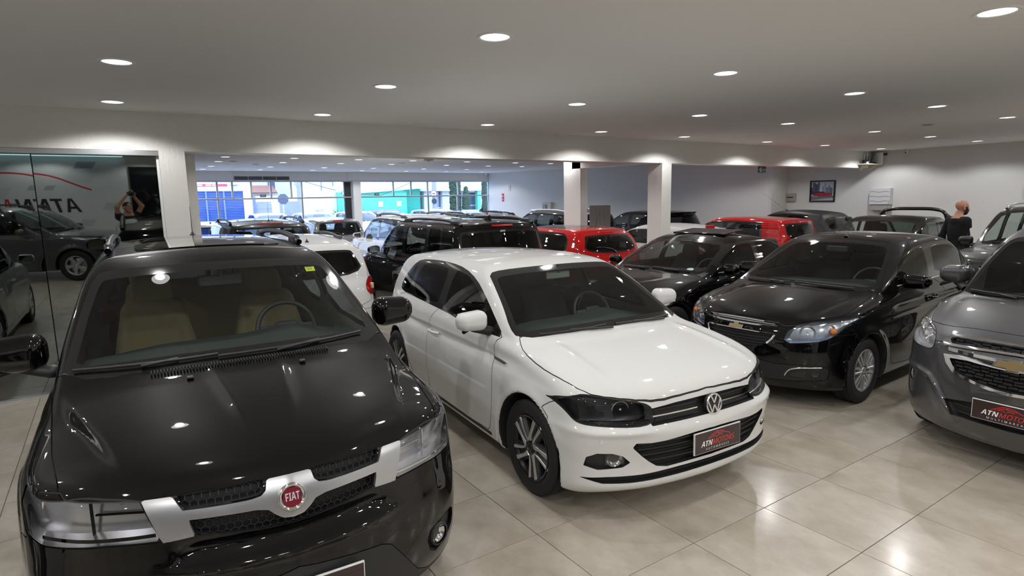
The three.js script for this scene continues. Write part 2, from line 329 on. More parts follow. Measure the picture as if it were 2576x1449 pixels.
// recessed downlights: white ring, glowing disc, and the lamp just in front of it
const lampRing = lathe([[0.088, 0.001], [0.09, -0.006], [0.108, -0.008], [0.113, -0.003], [0.113, 0.002]], 36);
const lampDisc = new THREE.CylinderGeometry(0.088, 0.088, 0.004, 36);
const lampRingMat = std([0.85, 0.85, 0.85], 0.4), lampGlow = std([0.9, 0.9, 0.9], 0.5, 0, { emissive: new THREE.Color(1, 0.985, 0.97), emissiveIntensity: LAMP.glow });
function downlight(x, z, label, group, cd = 1) {
  const t = thing('downlight', label, 'downlight', x, CEIL, z, 0, group);
  part(t, 'ring', lampRing, lampRingMat); part(t, 'diffuser', lampDisc, lampGlow);
  const l = new THREE.SpotLight(LAMP.color, LAMP.cd * cd, 0, LAMP.angle, LAMP.penumbra, 2); l.position.set(0, -0.045, 0); l.target.position.set(0, -1, 0); l.castShadow = true; l.shadow.radius = 2.2;
  t.add(l, l.target); return t;
}
const rowLabels = [['recessed round downlight in the row along the beam', 'downlights along the beam'], ['recessed round downlight in the second row from the beam', 'downlights of the second row'], ['recessed round downlight in the third row from the beam', 'downlights of the third row'], ['recessed round downlight in the fourth row from the beam', 'downlights of the fourth row']];
const rowX = [[0.15, 2.14, 4.34, 6.37, 8.26, 10.62, 12.65, 15.05], [0.16, 2.11, 4.26, 6.24, 8.15, 10.63, 12.69, 14.84], [0.1, 2.07, 4.29, 6.33, 8.21, 10.42, 12.5, 14.6], [0.1, 2.1, 4.21, 6.3, 8.25, 10.45, 12.5, 14.6]];
[-7.0, -5.06, -3.23, -1.4].forEach((z, r) => { for (const x of [-6.2, -4.1, -2.0, ...rowX[r]]) downlight(x, z, ...rowLabels[r]); });
for (const z of [0.45, 2.3, 4.0]) for (const x of [-4.1, -2.0, 0.1, 2.1, 4.2, 6.3, 8.3, 10.4, 12.5, 14.6]) downlight(x, z, 'recessed round downlight behind the photographer', 'downlights behind the photographer');
for (const [z, xs] of [[-19.35, [2.4, 3.95, 5.5, 7.1, 8.67, 10.22, 11.67]], [-17.8, [2.41, 3.9, 5.4, 6.9, 8.59, 10.17]], [-15.75, [2.3, 3.76, 5.22, 6.63, 8.33, 9.76, 11.0]], [-14.15, [2.21, 3.63, 5.13, 6.54, 8.1, 9.66, 10.9]], [-12.2, [2.3, 3.8, 5.3, 6.8, 8.3, 9.8, 11.3]], [-10.4, [2.3, 3.8, 5.3, 6.8, 8.3, 9.8, 11.4, 13.0]], [-8.8, [2.3, 3.8, 5.3, 6.6, 8.5, 10.2, 12.0, 14.2]]])
  for (const x of xs) downlight(x, z, 'recessed round downlight in the ceiling of the rear showroom', 'downlights of the rear showroom', 0.95);
// ---------------------------------------------------------------- the glazed front of the rear showroom and the street beyond it
{
  const z0 = FRONT_Z - 0.2, z1 = FRONT_Z, wt = 2.64;                    // wall from z0 to z1, window heads at wt
  struct('wall_front', slab(-9.3, 18.3, wt, CEIL, z0, z1), M.wallFine);
  struct('wall_front', slab(12.68, 18.3, 0, wt, z0, z1), M.wallFine); struct('wall_front', slab(-9.3, 0.4, 0, wt, z0, z1), M.wallFine);
  struct('column_front', slab(7.12, 7.39, 0, wt, z0, z1 + 0.06), M.wallFine); struct('trim_front', slab(6.98, 7.57, wt + 0.01, CEIL, z1, z1 + 0.07), M.wallFine);
  struct('trim_front', slab(6.86, 7.12, 0, wt, z0, z0 + 0.1), M.dark);
  const fr = M.alu, pane = (w, x0, x1, y0, y1) => part(w, 'pane', slab(x0, x1, y0, y1, z0 + 0.09, z0 + 0.096), glassMat([0.93, 0.97, 1.0]));
  const win = (n, x0, x1, mull, low) => {
    const w = new THREE.Group(); w.name = n; w.userData.kind = 'structure'; scene.add(w);
    const b = (a, c, d, e, m = 0.03) => part(w, 'window_frame', slab(a, c, d, e, z0 + 0.06, z0 + 0.06 + m * 2, 0.006), fr);
    b(x0, x1, wt - 0.04, wt); b(x0, x1, 2.055, 2.105, 0.045); b(x0, x1, 0.0, 0.05); b(x0, x0 + 0.04, 0.05, wt - 0.04); b(x1 - 0.04, x1, 0.05, wt - 0.04);
    const cells = (list, y0, y1) => { const e = [x0 + 0.04, ...list, x1 - 0.04]; for (const m of list) b(m - 0.028, m + 0.028, y0, y1); for (let i = 0; i < e.length - 1; i++) pane(w, e[i] + (i ? 0.028 : 0), e[i + 1] - (i < e.length - 2 ? 0.028 : 0), y0, y1); };
    cells(mull, 2.105, wt - 0.04); cells(low, 0.05, 2.055);
  };
  win('window_1', 0.4, 7.12, [1.6, 2.89, 3.32, 3.87, 4.46, 5.09, 5.43], [1.6, 2.89, 5.42]);
  win('window_2', 7.39, 12.68, [8.65, 9.34, 10.01, 11.3], [10.02, 11.27]);
  // air-conditioning grille over the first window
  const g = thing('ventilation_grille', 'long ventilation grille on the wall above the left window', 'grille', 4.2, 2.715, z1);
  part(g, 'grille_frame', [slab(-0.84, 0.84, 0.055, 0.07, 0, 0.03), slab(-0.84, 0.84, -0.07, -0.055, 0, 0.03), ...[-0.84, -0.425, 0, 0.425, 0.825].map((x) => slab(x, x + 0.015, -0.055, 0.055, 0, 0.03))], std([0.6, 0.62, 0.65], 0.4, 0.6));
  part(g, 'grille_back', slab(-0.83, 0.83, -0.06, 0.06, 0.002, 0.008), M.dark);
  { const f = []; for (let i = 0; i < 110; i++) f.push(slab(-0.82 + i * 0.015, -0.8155 + i * 0.015, -0.055, 0.055, 0.006, 0.022)); part(g, 'grille_fins', f, std([0.3, 0.31, 0.33], 0.5, 0.5)).userData.kind = 'stuff'; }
  // exit signs hung before the panes
  const saida = canvasTex(256, 112, (c) => { c.fillStyle = '#15181a'; c.fillRect(0, 0, 256, 112); c.fillStyle = '#f4f4f4'; c.font = 'bold 70px sans-serif'; c.textAlign = 'center'; c.fillText('SAÍDA', 128, 82); });
  const sm = std([1, 1, 1], 0.5, 0, { map: saida });
  for (const [x, l] of [[4.2, 'small black SAÍDA sign on the transom of the left window'], [8.0, 'small black SAÍDA sign on the transom of the right window']]) { const s = thing('exit_sign', l, 'sign', x, 2.16, z1 - 0.05); part(s, 'sign_plate', box(0.18, 0.08, 0.012, 0.003), M.dark); part(s, 'sign_face', new THREE.PlaneGeometry(0.172, 0.074).translate(0, 0, 0.0065), sm); }
}
const ST = { asphalt: std([0.10, 0.10, 0.105], 0.9), paving: std([0.42, 0.41, 0.40], 0.9), white: std([0.72, 0.72, 0.70], 0.85), shutter: std([0.07, 0.13, 0.42], 0.5, 0.2), concrete: std([0.30, 0.31, 0.33], 0.95, 0, { bumpMap: fineTex, bumpScale: 0.01 }), green: std([0.10, 0.55, 0.36], 0.8), greenDeep: std([0.03, 0.40, 0.28], 0.8), tileRed: std([0.35, 0.16, 0.11], 0.9), blueGlass: phys([0.10, 0.14, 0.22], 0.1, 0, { clearcoat: 1 }), cypress: std([0.035, 0.06, 0.03], 0.9), leaf: std([0.06, 0.17, 0.04], 0.8), wood: std([0.35, 0.33, 0.31], 0.9) };
struct('street', slab(-30, 45, -0.25, -0.12, -31.5, -22.4), ST.asphalt);
struct('sidewalk', slab(-30, 45, -0.25, 0.0, -22.4, FRONT_Z - 0.2), ST.paving); struct('sidewalk', slab(-30, 45, -0.25, 0.02, -60, -31.5), ST.paving);
{
  // white shop with the blue roller shutter
  const b = thing('building', 'white shop across the street with a blue roller shutter and a red phone number band', 'building', 0, 0, -33);
  part(b, 'wall', [slab(-8, 2.2, 0, 6, -5, 0), slab(2.2, 5.83, 2.55, 6, -5, 0), slab(5.83, 6.24, 0, 6, -5, 0), slab(2.2, 5.83, 0, 2.6, -5, -0.5)], ST.white);
  { const p = []; for (let i = 0; i < 32; i++) { const y = i * 0.08; p.push([-0.10, y], [-0.055, y + 0.02], [-0.055, y + 0.055], [-0.10, y + 0.075]); } p.push([-0.10, 2.56], [-0.16, 2.56], [-0.16, 0]); const s = part(b, 'shutter', extrude(p, 3.62, 0).rotateY(-Math.PI / 2).scale(1, 1, 1).translate(5.82, 0, 0).rotateY(0), ST.shutter); }
  for (const x of [4.1, 4.9]) part(b, 'shutter_post', slab(x, x + 0.07, 0, 2.55, -0.06, -0.01), std([0.16, 0.22, 0.45], 0.5, 0.3));
  part(b, 'sign_band', slab(1.5, 5.12, 2.78, 2.90, 0, 0.03), std([1, 1, 1], 0.6, 0, { map: (() => { const t = canvasTex(1024, 40, (c) => { c.fillStyle = '#b8475a'; c.fillRect(0, 0, 1024, 40); c.fillStyle = '#fff'; c.font = 'bold 34px sans-serif'; c.fillText('587-4838    4587-8524', 570, 32); }); t.repeat.set(1 / 3.62, 1 / 0.12); t.offset.set(-1.5 / 3.62, -2.78 / 0.12); return t; })() }));
  const nt = canvasTex(128, 40, (c) => { c.fillStyle = '#e9eaea'; c.fillRect(0, 0, 128, 40); c.fillStyle = '#4a5668'; c.font = 'bold 34px sans-serif'; c.fillText('2020', 16, 32); });
  part(b, 'house_number', new THREE.PlaneGeometry(0.34, 0.1).translate(4.12, 2.675, 0.006), std([1, 1, 1], 0.8, 0, { map: nt }));
  part(b, 'outdoor_unit', [slab(5.22, 5.62, 2.84, 3.02, 0, 0.2, 0.02)], M.alu);
  const w = thing('boundary_wall', 'rough grey concrete wall across the street, behind the parked cars', 'wall', 0, 0, -33.2);
  part(w, 'wall_panel', [slab(6.3, 7.2, 0, 1.9, -0.15, 0, 0.01), slab(7.62, 8.55, 0, 1.98, -0.15, 0, 0.01)], ST.concrete); part(w, 'wall_pier', slab(7.2, 7.62, 0, 1.95, -0.3, -0.05, 0.01), ST.white); part(w, 'wall_cap', slab(6.3, 8.6, 1.98, 2.28, -0.5, -0.2, 0.01), ST.white); part(w, 'gate_post', slab(6.24, 6.42, 0, 2.3, -0.05, 0.1, 0.01), std([0.16, 0.2, 0.32], 0.6));
  const h = thing('house', 'house with a red tiled porch and blue windows behind the concrete wall', 'building', 0, 0, -39);
  part(h, 'wall', slab(6.3, 10.4, 0, 6, -4, 0), ST.white); part(h, 'roof', at(box(2.2, 0.08, 1.4, 0.02), 7.5, 2.75, 0.5, 0.35, 0, 0), ST.tileRed);
  for (const x of [8.3, 9.15]) { const f = part(h, 'window', slab(x, x + 0.55, 2.65, 3.5, -0.02, 0.04, 0.01), std([0.25, 0.3, 0.4], 0.5)); part(f, 'pane', slab(x + 0.05, x + 0.5, 2.72, 3.44, 0.03, 0.05), ST.blueGlass); }
  for (const x of [8.55 - 0.03, 9.0 - 0.05]) part(h, 'porch_post', new THREE.CylinderGeometry(0.09, 0.09, 1.6, 16).translate(x + 0.2, 3.3, 0.5), ST.white);
  const big = thing('building', 'tall plain white building with dark rain streaks, between the house and the green wall', 'building', 0, 0, -34);
  part(big, 'wall', slab(8.55, 10.88, 0, 7, -3.4, 0), ST.white); part(big, 'plinth', slab(8.55, 10.88, 0, 2.1, 0, 0.05), std([0.78, 0.78, 0.74], 0.9)); for (const [x, l] of [[10.05, 0.75], [10.7, 0.5]]) part(big, 'stain', slab(x, x + 0.06, 3.3 - l, 3.3, 0, 0.004), std([0.2, 0.22, 0.26], 0.95));
  const g = thing('building', 'long building with a green lower wall and a white fascia, across the street', 'building', 0, 0, -33);
  part(g, 'green_wall', slab(10.9, 14.74, 0, 2.45, -4, 0), ST.green); part(g, 'green_wall', slab(14.74, 15.8, 0, 2.6, -4, -0.4), ST.greenDeep);
  { const f = extrude([[10.9, 2.30], [15.8, 2.62], [15.8, 5.5], [10.9, 5.5]], 0.35, 0); part(g, 'fascia', f.translate(0, 0, -0.1), std([0.74, 0.75, 0.76], 0.7)); const j = []; for (let i = 0; i < 22; i++) j.push(slab(11 + i * 0.22, 11.012 + i * 0.22, 2.8, 5.4, 0.25, 0.262)); part(g, 'fascia_joints', j, std([0.5, 0.52, 0.55], 0.7)).userData.kind = 'stuff'; }
  for (const x of [12.97, 14.1]) part(g, 'notice_board', slab(x, x + 0.27, 1.58, 1.9, 0.0, 0.04, 0.01), ST.white);
  const o = thing('building', 'white building with a glazed entrance behind the trimmed cypress trees', 'building', 0, 0, -33.5);
  part(o, 'wall', [slab(15.8, 21.5, 2.45, 6, -5, 0.4), slab(16.1, 16.7, 0, 2.45, -0.4, 0), slab(17.35, 18.35, 0, 2.45, -0.4, 0), slab(19.9, 21.5, 0, 2.45, -0.4, 0), slab(15.8, 21.5, 0, 3, -5, -2)], ST.white); part(o, 'glazing', [slab(16.7, 17.35, 0.1, 2.4, -0.3, -0.26), slab(18.35, 19.9, 0.1, 2.35, -0.3, -0.26)], ST.blueGlass); part(o, 'mullion', [slab(18.35, 19.9, 1.5, 1.56, -0.26, -0.22), slab(19.1, 19.16, 0.1, 2.35, -0.26, -0.22), slab(16.7, 17.35, 1.4, 1.46, -0.26, -0.22)], ST.white); part(o, 'green_column', slab(19.7, 19.95, 0, 2.45, 0, 0.3), ST.green);
  const leafTuft = new THREE.IcosahedronGeometry(0.055, 0), cyp = (x, z, r, h, label) => { const t = thing('cypress', label, 'tree', x, 0, z); part(t, 'trunk', new THREE.CylinderGeometry(0.06, 0.09, 0.8, 8).translate(0, 0.4, 0), ST.wood); const R = rng(Math.round(x * 100)), n = 2600, im = new THREE.InstancedMesh(leafTuft, ST.cypress, n); im.name = 'foliage'; im.userData.kind = 'stuff'; for (let i = 0; i < n; i++) { const y = 0.5 + (h - 0.5) * R(), q = r * Math.min(1, (h - y) / 0.7 + 0.15) * (0.82 + 0.25 * R()), a = R() * 6.283; im.setMatrixAt(i, new THREE.Matrix4().compose(V(q * Math.cos(a), y, q * Math.sin(a)), new THREE.Quaternion().setFromEuler(new THREE.Euler(R() * 3, R() * 3, R() * 3)), V(1, 1.6, 1).multiplyScalar(0.7 + 0.7 * R()))); } t.add(im); };
  cyp(17.0, -31.2, 0.27, 4.2, 'tall clipped cypress left of the glazed entrance'); cyp(17.55, -30.9, 0.16, 2.6, 'slim low cypress between the two tall ones'); cyp(19.3, -31.4, 0.26, 4.2, 'tall clipped cypress at the right end of the window');
  const bush = (x, z, label) => { const t = thing('shrub', label, 'shrub', x, 0, z), R = rng(Math.round(x * 131)), n = 700, im = new THREE.InstancedMesh(new THREE.IcosahedronGeometry(0.06, 0), ST.leaf, n); im.name = 'leaves'; im.userData.kind = 'stuff'; for (let i = 0; i < n; i++) { const a = R() * 6.283, q = Math.sqrt(R()) * 0.8, y = 0.2 + 1.15 * R() * (1 - q * 0.35); im.setMatrixAt(i, new THREE.Matrix4().compose(V(q * Math.cos(a), y, q * Math.sin(a) * 0.6), new THREE.Quaternion().setFromEuler(new THREE.Euler(R() * 3, R() * 3, R() * 3)), V(1.5, 0.25, 0.8).multiplyScalar(0.8 + 0.6 * R()))); } t.add(im); part(t, 'stem', new THREE.CylinderGeometry(0.03, 0.04, 0.6, 6).translate(0, 0.3, 0), ST.wood); };
  bush(15.0, -31.6, 'green leafy shrub left of the street pole'); bush(16.2, -31.8, 'green leafy shrub between the pole and the cypress'); bush(18.4, -31.2, 'bright green shrub before the glazed entrance');
  for (const [x, z, l] of [[9.2, -31.9, 'spiky plant at the foot of the white wall, left'], [10.25, -31.7, 'spiky plant at the foot of the white wall, middle'], [11.4, -31.9, 'spiky plant at the foot of the white wall, right']]) { const t = thing('yucca', l, 'plant', x, 0, z), R = rng(Math.round(x * 77)), b2 = []; for (let i = 0; i < 40; i++) { const a = R() * 6.283, e = 0.3 + R() * 1.1; b2.push(at(new THREE.ConeGeometry(0.02, 0.6, 4).translate(0, 0.3, 0), 0, 1.1, 0, 0, 0, 0).applyMatrix4(new THREE.Matrix4().makeTranslation(0, 1.1, 0).multiply(new THREE.Matrix4().makeRotationFromEuler(new THREE.Euler(0, a, e, 'YXZ'))).multiply(new THREE.Matrix4().makeTranslation(0, -1.1, 0)))); } part(t, 'leaves', b2, ST.leaf); part(t, 'trunk', new THREE.CylinderGeometry(0.05, 0.07, 1.1, 8).translate(0, 0.55, 0), ST.wood); }
  const pole = (x, z, label) => { const p = thing('utility_pole', label, 'pole', x, 0, z); part(p, 'shaft', new THREE.CylinderGeometry(0.10, 0.14, 7, 14).translate(0, 3.5, 0), ST.concrete); return p; };
  const p1 = pole(8.3, -31.8, 'concrete pole with a transformer arm before the white building'); part(p1, 'cross_arm', [slab(-0.5, 0.5, 3.0, 3.08, -0.04, 0.04), slab(-0.22, -0.1, 2.75, 3.0, -0.06, 0.06)], ST.wood);
  const p2 = pole(15.85, -31.6, 'concrete pole carrying a round arrow sign');
  part(p2, 'arrow_sign', new THREE.CylinderGeometry(0.19, 0.19, 0.02, 32).rotateX(Math.PI / 2).translate(-0.12, 2.28, 0.16), std([0.5, 0.05, 0.1], 0.5)); part(p2, 'arrow_sign_face', new THREE.CircleGeometry(0.155, 32).translate(-0.12, 2.28, 0.172), std([0.85, 0.85, 0.85], 0.5)); part(p2, 'arrow', new THREE.ShapeGeometry(poly2shape([[-0.1, -0.025], [0.02, -0.025], [0.02, -0.06], [0.1, 0], [0.02, 0.06], [0.02, 0.025], [-0.1, 0.025]])).translate(-0.12, 2.28, 0.176), M.dark); part(p2, 'sign_back', at(new THREE.CylinderGeometry(0.17, 0.17, 0.015, 8).rotateX(Math.PI / 2), -0.1, 1.85, 0.16), M.dark);
  const s1 = thing('road_sign', 'dark octagonal road sign on a thin post seen from behind', 'sign', 7.25, 0, -30.9); part(s1, 'sign_post', new THREE.CylinderGeometry(0.03, 0.03, 2.4, 10).translate(0, 1.2, 0), M.alu); part(s1, 'sign_plate', new THREE.CylinderGeometry(0.27, 0.27, 0.02, 8).rotateX(Math.PI / 2).rotateZ(Math.PI / 8).translate(0, 2.1, 0.03), std([0.05, 0.07, 0.12], 0.6));
  const wires = (pts, l) => tag(part(scene, 'overhead_wire', tube(pts, 0.014, 30, 5), M.dark), l, 'wire', 'overhead street wires');
  wires([[8.3, 3.05, -31.8], [9.6, 2.45, -29.5], [10.6, 2.2, -27.5]], 'black overhead wire sloping down from the pole before the white building'); wires([[10.9, 2.1, -28], [13.0, 2.6, -30], [16, 3.5, -32]], 'black overhead wire sloping up across the green building'); wires([[8.3, 3.0, -31.8], [3, 3.1, -31.9], [-4, 3.2, -31.9]], 'thin overhead wire before the house');
}
// mirrored glass between the glazed column and the left wall, with its aluminium header and the strip on the floor
{
  const film = std([0.20, 0.22, 0.21], 0.015, 1), g = new THREE.Group(); g.name = 'window_3'; g.userData.kind = 'structure'; scene.add(g);
  const panel = (x0, x1, yaw, pitch) => { const q = part(g, 'mirrored_pane', slab((x0 - x1) / 2 + 0.002, (x1 - x0) / 2 - 0.002, -1.235, 1.235, -0.012, 0, 0.001), film); q.position.set((x0 + x1) / 2, 1.245, -7.74); q.rotation.set(pitch, yaw, 0, 'YXZ'); return q; };
  panel(-0.57, 0.53, -0.0355, 0.0165); panel(-2.1, -0.57, -0.022, 0.0165); panel(-3.65, -2.1, -0.02, 0.014); panel(-5.2, -3.65, -0.02, 0.014); panel(-6.75, -5.2, -0.02, 0.014); panel(-9, -6.75, -0.02, 0.014);
  part(g, 'window_frame', slab(-9, 0.55, 2.475, 2.53, -7.80, -7.625, 0.004), M.alu); part(g, 'window_frame', slab(0.505, 0.53, 0, 2.475, -7.80, -7.68, 0.003), M.white); part(g, 'floor_strip', slab(-9, 0.53, 0.0, 0.012, -7.85, -7.66, 0.003), std([0.55, 0.54, 0.52], 0.3, 0.5));
  struct('wall_behind_glass', slab(-9, 0.78, 0, CEIL, -8.2, -8.0), M.wallFine);
}
// the printed wall behind the photographer, lit by a strip along its top, and the dark doorway beside it
{
  const tex = canvasTex(2048, 1024, (c, w, h) => {
    c.fillStyle = '#d9dadd'; c.fillRect(0, 0, w, h); const R = rng(8);
    for (let i = 0; i < 26; i++) { const x = R() * w, y = R() * h, s = 60 + R() * 190; c.fillStyle = ['#c2c4ca', '#b0b2ba', '#9fa2ab', '#cfd0d4'][i % 4]; c.beginPath(); c.moveTo(x, y); c.lineTo(x + s, y); c.lineTo(x + s * 1.35, y + s * 0.6); c.lineTo(x + s * 0.35, y + s * 0.6); c.fill(); }
    c.strokeStyle = '#c32027'; c.lineWidth = 16; c.beginPath(); c.moveTo(330, 330); c.bezierCurveTo(560, 250, 600, 170, 860, 160); c.bezierCurveTo(1120, 150, 1250, 250, 1500, 330); c.stroke();
    c.font = 'italic bold 200px sans-serif'; c.fillStyle = '#23252b'; const a = c.measureText('ATN').width; c.fillText('ATN', 430, 560); c.fillStyle = '#c32027'; c.font = 'italic 200px sans-serif'; c.fillText('MOTORS', 440 + a, 560);
    c.fillStyle = '#23252b'; c.font = 'bold 64px sans-serif'; [...'AUTOMÓVEIS'].forEach((ch, i) => c.fillText(ch, 560 + i * 110, 690)); c.font = 'bold 96px sans-serif'; c.fillText('11 3379-0000', 250, 860);
  });
  const p = thing('printed_wall_panel', 'large printed panel behind the photographer with a logo and phone number, seen reflected', 'poster', -2.95, 1.5, 4.66);
  part(p, 'panel_print', new THREE.PlaneGeometry(5.3, 2.65).rotateY(Math.PI).translate(0, 0, 0.0), std([1, 1, 1], 0.6, 0, { map: tex })); part(p, 'panel_board', slab(-2.65, 2.65, -1.325, 1.325, 0.004, 0.03), M.white);
  const led = thing('light_strip', 'cool light strip along the top of the printed panel, seen reflected', 'light', -2.95, 2.87, 4.5); part(led, 'strip_glow', box(5.2, 0.02, 0.03, 0.005), std([0.8, 0.95, 1], 0.5, 0, { emissive: new THREE.Color(0.55, 0.9, 1), emissiveIntensity: 4 }));
  const L = new THREE.RectAreaLight(new THREE.Color(0.6, 0.9, 1), 1.2, 5.2, 0.04); L.position.set(0, -0.03, 0.0); L.rotation.x = -Math.PI / 2; led.add(L);
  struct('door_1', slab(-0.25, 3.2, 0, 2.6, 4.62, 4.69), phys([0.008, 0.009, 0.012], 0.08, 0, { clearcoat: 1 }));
}
// ---------------------------------------------------------------- the cars: one body field per model, cut into panels, glass and lamps
// Car axes: z forward, y up, x to the car's left; the origin lies on the ground under the middle of the car.
function carField(S) {
  const C = (a, s) => curve(a, s ?? 0.03);
  const plan = C(S.plan, 0.08), prof = C(S.prof, 0.015), hoodC = C(S.hoodC, 0.06), hoodS = C(S.hoodS, 0.06), front = C(S.front, S.frontSoft ?? 0.02), fsw = C(S.frontSweep, 0.05), rear = C(S.rear, 0.03), rsw = C(S.rearSweep, 0.05);
  const cabW = C(S.cabW, 0.04), cabPlan = C(S.cabPlan, 0.1), roof = C(S.roof, 0.12), ws = C(S.ws, 0.04), wsw = C(S.wsSweep, 0.06), bk = C(S.bk, 0.04), bsw = C(S.bkSweep, 0.06);
  const { crown = 0.05, hoodPow = 2.2, kST = 0.07, kF = 0.06, kR = 0.08, kJ = 0.03, kW = 0.03, kC = 0.09, bottom = 0.17, flare = 0.012, wellR, axF, axR, wheelY, cabFloor, noCabin } = S;
  const wsN = 1 / Math.hypot(1, ws.slope(1.2)), bkN = 1 / Math.hypot(1, bk.slope(S.bkAt ?? 1.2)), archW = S.archW ?? 0.05;
  const fieldFn = (x, y, z) => {
    if (x < 0) x = -x;
    const rf = Math.hypot(z - axF, y - wheelY), rr = Math.hypot(z - axR, y - wheelY);
    let w = plan(z) - prof(y);
    if (y > 0.1) { const a = Math.min(Math.abs(rf - wellR - 0.01), Math.abs(rr - wellR - 0.01)); if (a < 0.2) w += flare * Math.exp(-a * a / (archW * archW)); }
    if (S.sideAdd) w += S.sideAdd(y, z);
    const pw = plan(z), t = Math.min(x / pw, 1.15), hs = hoodS(z);
    let top = hs + (hoodC(z) - hs) * (1 - Math.pow(t, hoodPow));
    if (S.topAdd) top += S.topAdd(x, z);
    let zfr = front(y) - fsw(x), zre = rear(y) + rsw(x);
    if (S.frontAdd) zfr += S.frontAdd(x, y);
    if (S.rearAdd) zre -= S.rearAdd(x, y);
    let F = smax(x - w, (y - top) * 0.97, kST);
    F = smax(F, (z - zfr) * 0.95 / Math.hypot(1, fsw.slope(x), 0.7 * front.slope(y)), S.kFs ?? 0.1);
    F = smax(F, (zre - z) * 0.95 / Math.hypot(1, rsw.slope(x), 0.7 * rear.slope(y)), kR);
    F = smax(F, (S.bottomAt ? S.bottomAt(z) : bottom) - y, 0.05);
    if (!noCabin && y > cabFloor - 0.12) {
      let G = smax(x - cabW(y) + cabPlan(z), (y - roof(z) + crown * (x / 0.6) * (x / 0.6)), kC);
      G = smax(G, (z - ws(y) + wsw(x)) * wsN, kW);
      G = smax(G, (bk(y) + bsw(x) - z) * bkN, kW);
      G = smax(G, cabFloor - 0.1 - y, 0.02);
      F = smin(F, G, kJ);
    }
    if (S.add) F = S.add(F, x, y, z);
    const well = Math.max(Math.min(rf, rr) - wellR, (S.wellIn ?? 0.52) - x, -0.2 - y);
    return smax(F, -well, 0.008);
  };
  return Object.assign(fieldFn, { ws, wsw, plan });
}
const gapMat = () => M.dark;
const SEAM = 0.0026;
function region(r) {                                               // {v: view, o: outline, if: test} -> signed function of a body point
  const { v, o } = r, test = r.if ?? (v === 'f' ? (x, y, z) => z > 0 : v === 'r' ? (x, y, z) => z < 0 : v === 's' ? (x) => x > 0.2 : (x, y, z) => y > 0.5);
  return (x, y, z, nx, ny, nz) => test(x, y, z, nx, ny, nz) ? (v === 'f' || v === 'r' ? o(x, y) : v === 's' ? o(z, y) : o(x, z)) : 0.06;
}
// Builds the shell of a car: returns the pieces (half bodies) by name
function carveCar(S, cell) {
  const F = carField(S), z0 = Math.min(...S.rear.map((p) => p[1])) - 0.12, z1 = Math.max(...S.front.map((p) => p[1])) + 0.12, y1 = Math.max(...S.roof.map((p) => p[1])) + 0.08;
  let rest = meshField(F, [0, 0.08, z0], [Math.max(...S.plan.map((p) => p[1])) + 0.12, y1, z1], cell, true), piece;
  const out = { F };
  // a cutter for each region: keeps 'rest' up to date
  const take = (name, fn, seam = 0) => {
    [piece, rest] = cut(rest, fn);
    if (seam) { let g1, g2; [piece, g1] = splitAt(piece, fn, -seam); [g2, rest] = splitAt(rest, fn, seam); (out.gaps ??= []).push(g1, g2); }
    out[name] = out[name] ? joined([out[name], piece]) : piece; return piece;
  };
  const splitAt = (m, fn, off) => m.i.length ? cut(m, (...a) => fn(...a) - off) : [m, m];
  take('well', (x, y, z) => { const r = Math.min(Math.hypot(z - S.axF, y - S.wheelY), Math.hypot(z - S.axR, y - S.wheelY)); return x < (S.wellIn ?? 0.52) - 0.02 ? 0.05 : r - S.wellR - 0.003; });
  const glassy = (name, list, frit) => { for (const r of [].concat(list ?? [])) { const fn = region(r); let g = take('tmp', fn); delete out.tmp; if (frit || r.frit) { const [inn, edge] = cut(g, (...a) => fn(...a) + (r.frit ?? frit)); out[name + '_border'] = out[name + '_border'] ? joined([out[name + '_border'], edge]) : edge; g = inn; } out[name] = out[name] ? joined([out[name], g]) : g; (out[name + '_list'] ??= []).push(g); } };
  glassy('windshield', S.windshield, 0.035);
  glassy('rear_window', S.rearGlass, 0.03);
  if (S.windows) glassy('side_window', S.windows, 0.012);
  for (const [name, list, seam] of S.cuts ?? []) for (const r of [].concat(list)) take(name, region(r), seam ?? SEAM);
  out.body_shell = rest;
  return out;
}
// ---- wheels: axle along x, outer face towards +x
function tyreGeo(R, rim, w) {
  const h = w / 2, pts = [[rim - 0.012, -h * 0.72], [rim + 0.006, -h * 0.86], [rim + 0.02, -h * 0.93], [(rim + R) / 2, -h], [R - 0.022, -h * 0.94], [R - 0.006, -h * 0.8], [R, -h * 0.62]];
  for (const g of [-0.36, -0.06, 0.06, 0.36]) { const c = g * w; pts.push([R, c - 0.006], [R - 0.006, c - 0.004], [R - 0.006, c + 0.004], [R, c + 0.006]); }
  pts.push([R, h * 0.62], [R - 0.006, h * 0.8], [R - 0.022, h * 0.94], [(rim + R) / 2, h], [rim + 0.02, h * 0.93], [rim + 0.006, h * 0.86], [rim - 0.012, h * 0.72]);
  pts.sort((a, b) => 0); return lathe(pts, 64).rotateZ(-Math.PI / 2);
}
function rimBarrel(rim, w) { const h = w / 2; return lathe([[rim - 0.03, -h * 0.75], [rim - 0.035, 0], [rim - 0.03, h * 0.5], [rim - 0.02, h * 0.74], [rim - 0.004, h * 0.8], [rim + 0.002, h * 0.86], [rim - 0.002, h * 0.9], [rim - 0.016, h * 0.86], [rim - 0.02, h * 0.78]], 56).rotateZ(-Math.PI / 2); }
function spokes(list, depth, bevel, x0) {                          // outlines in the wheel plane, extruded along the axle
  return merge(list.map((pts) => { const g = extrude(pts, depth, bevel); g.rotateY(Math.PI / 2); return g; })).translate(x0, 0, 0);
}
const spinPts = (pts, a) => pts.map(([u, v]) => [u * Math.cos(a) - v * Math.sin(a), u * Math.sin(a) + v * Math.cos(a)]);
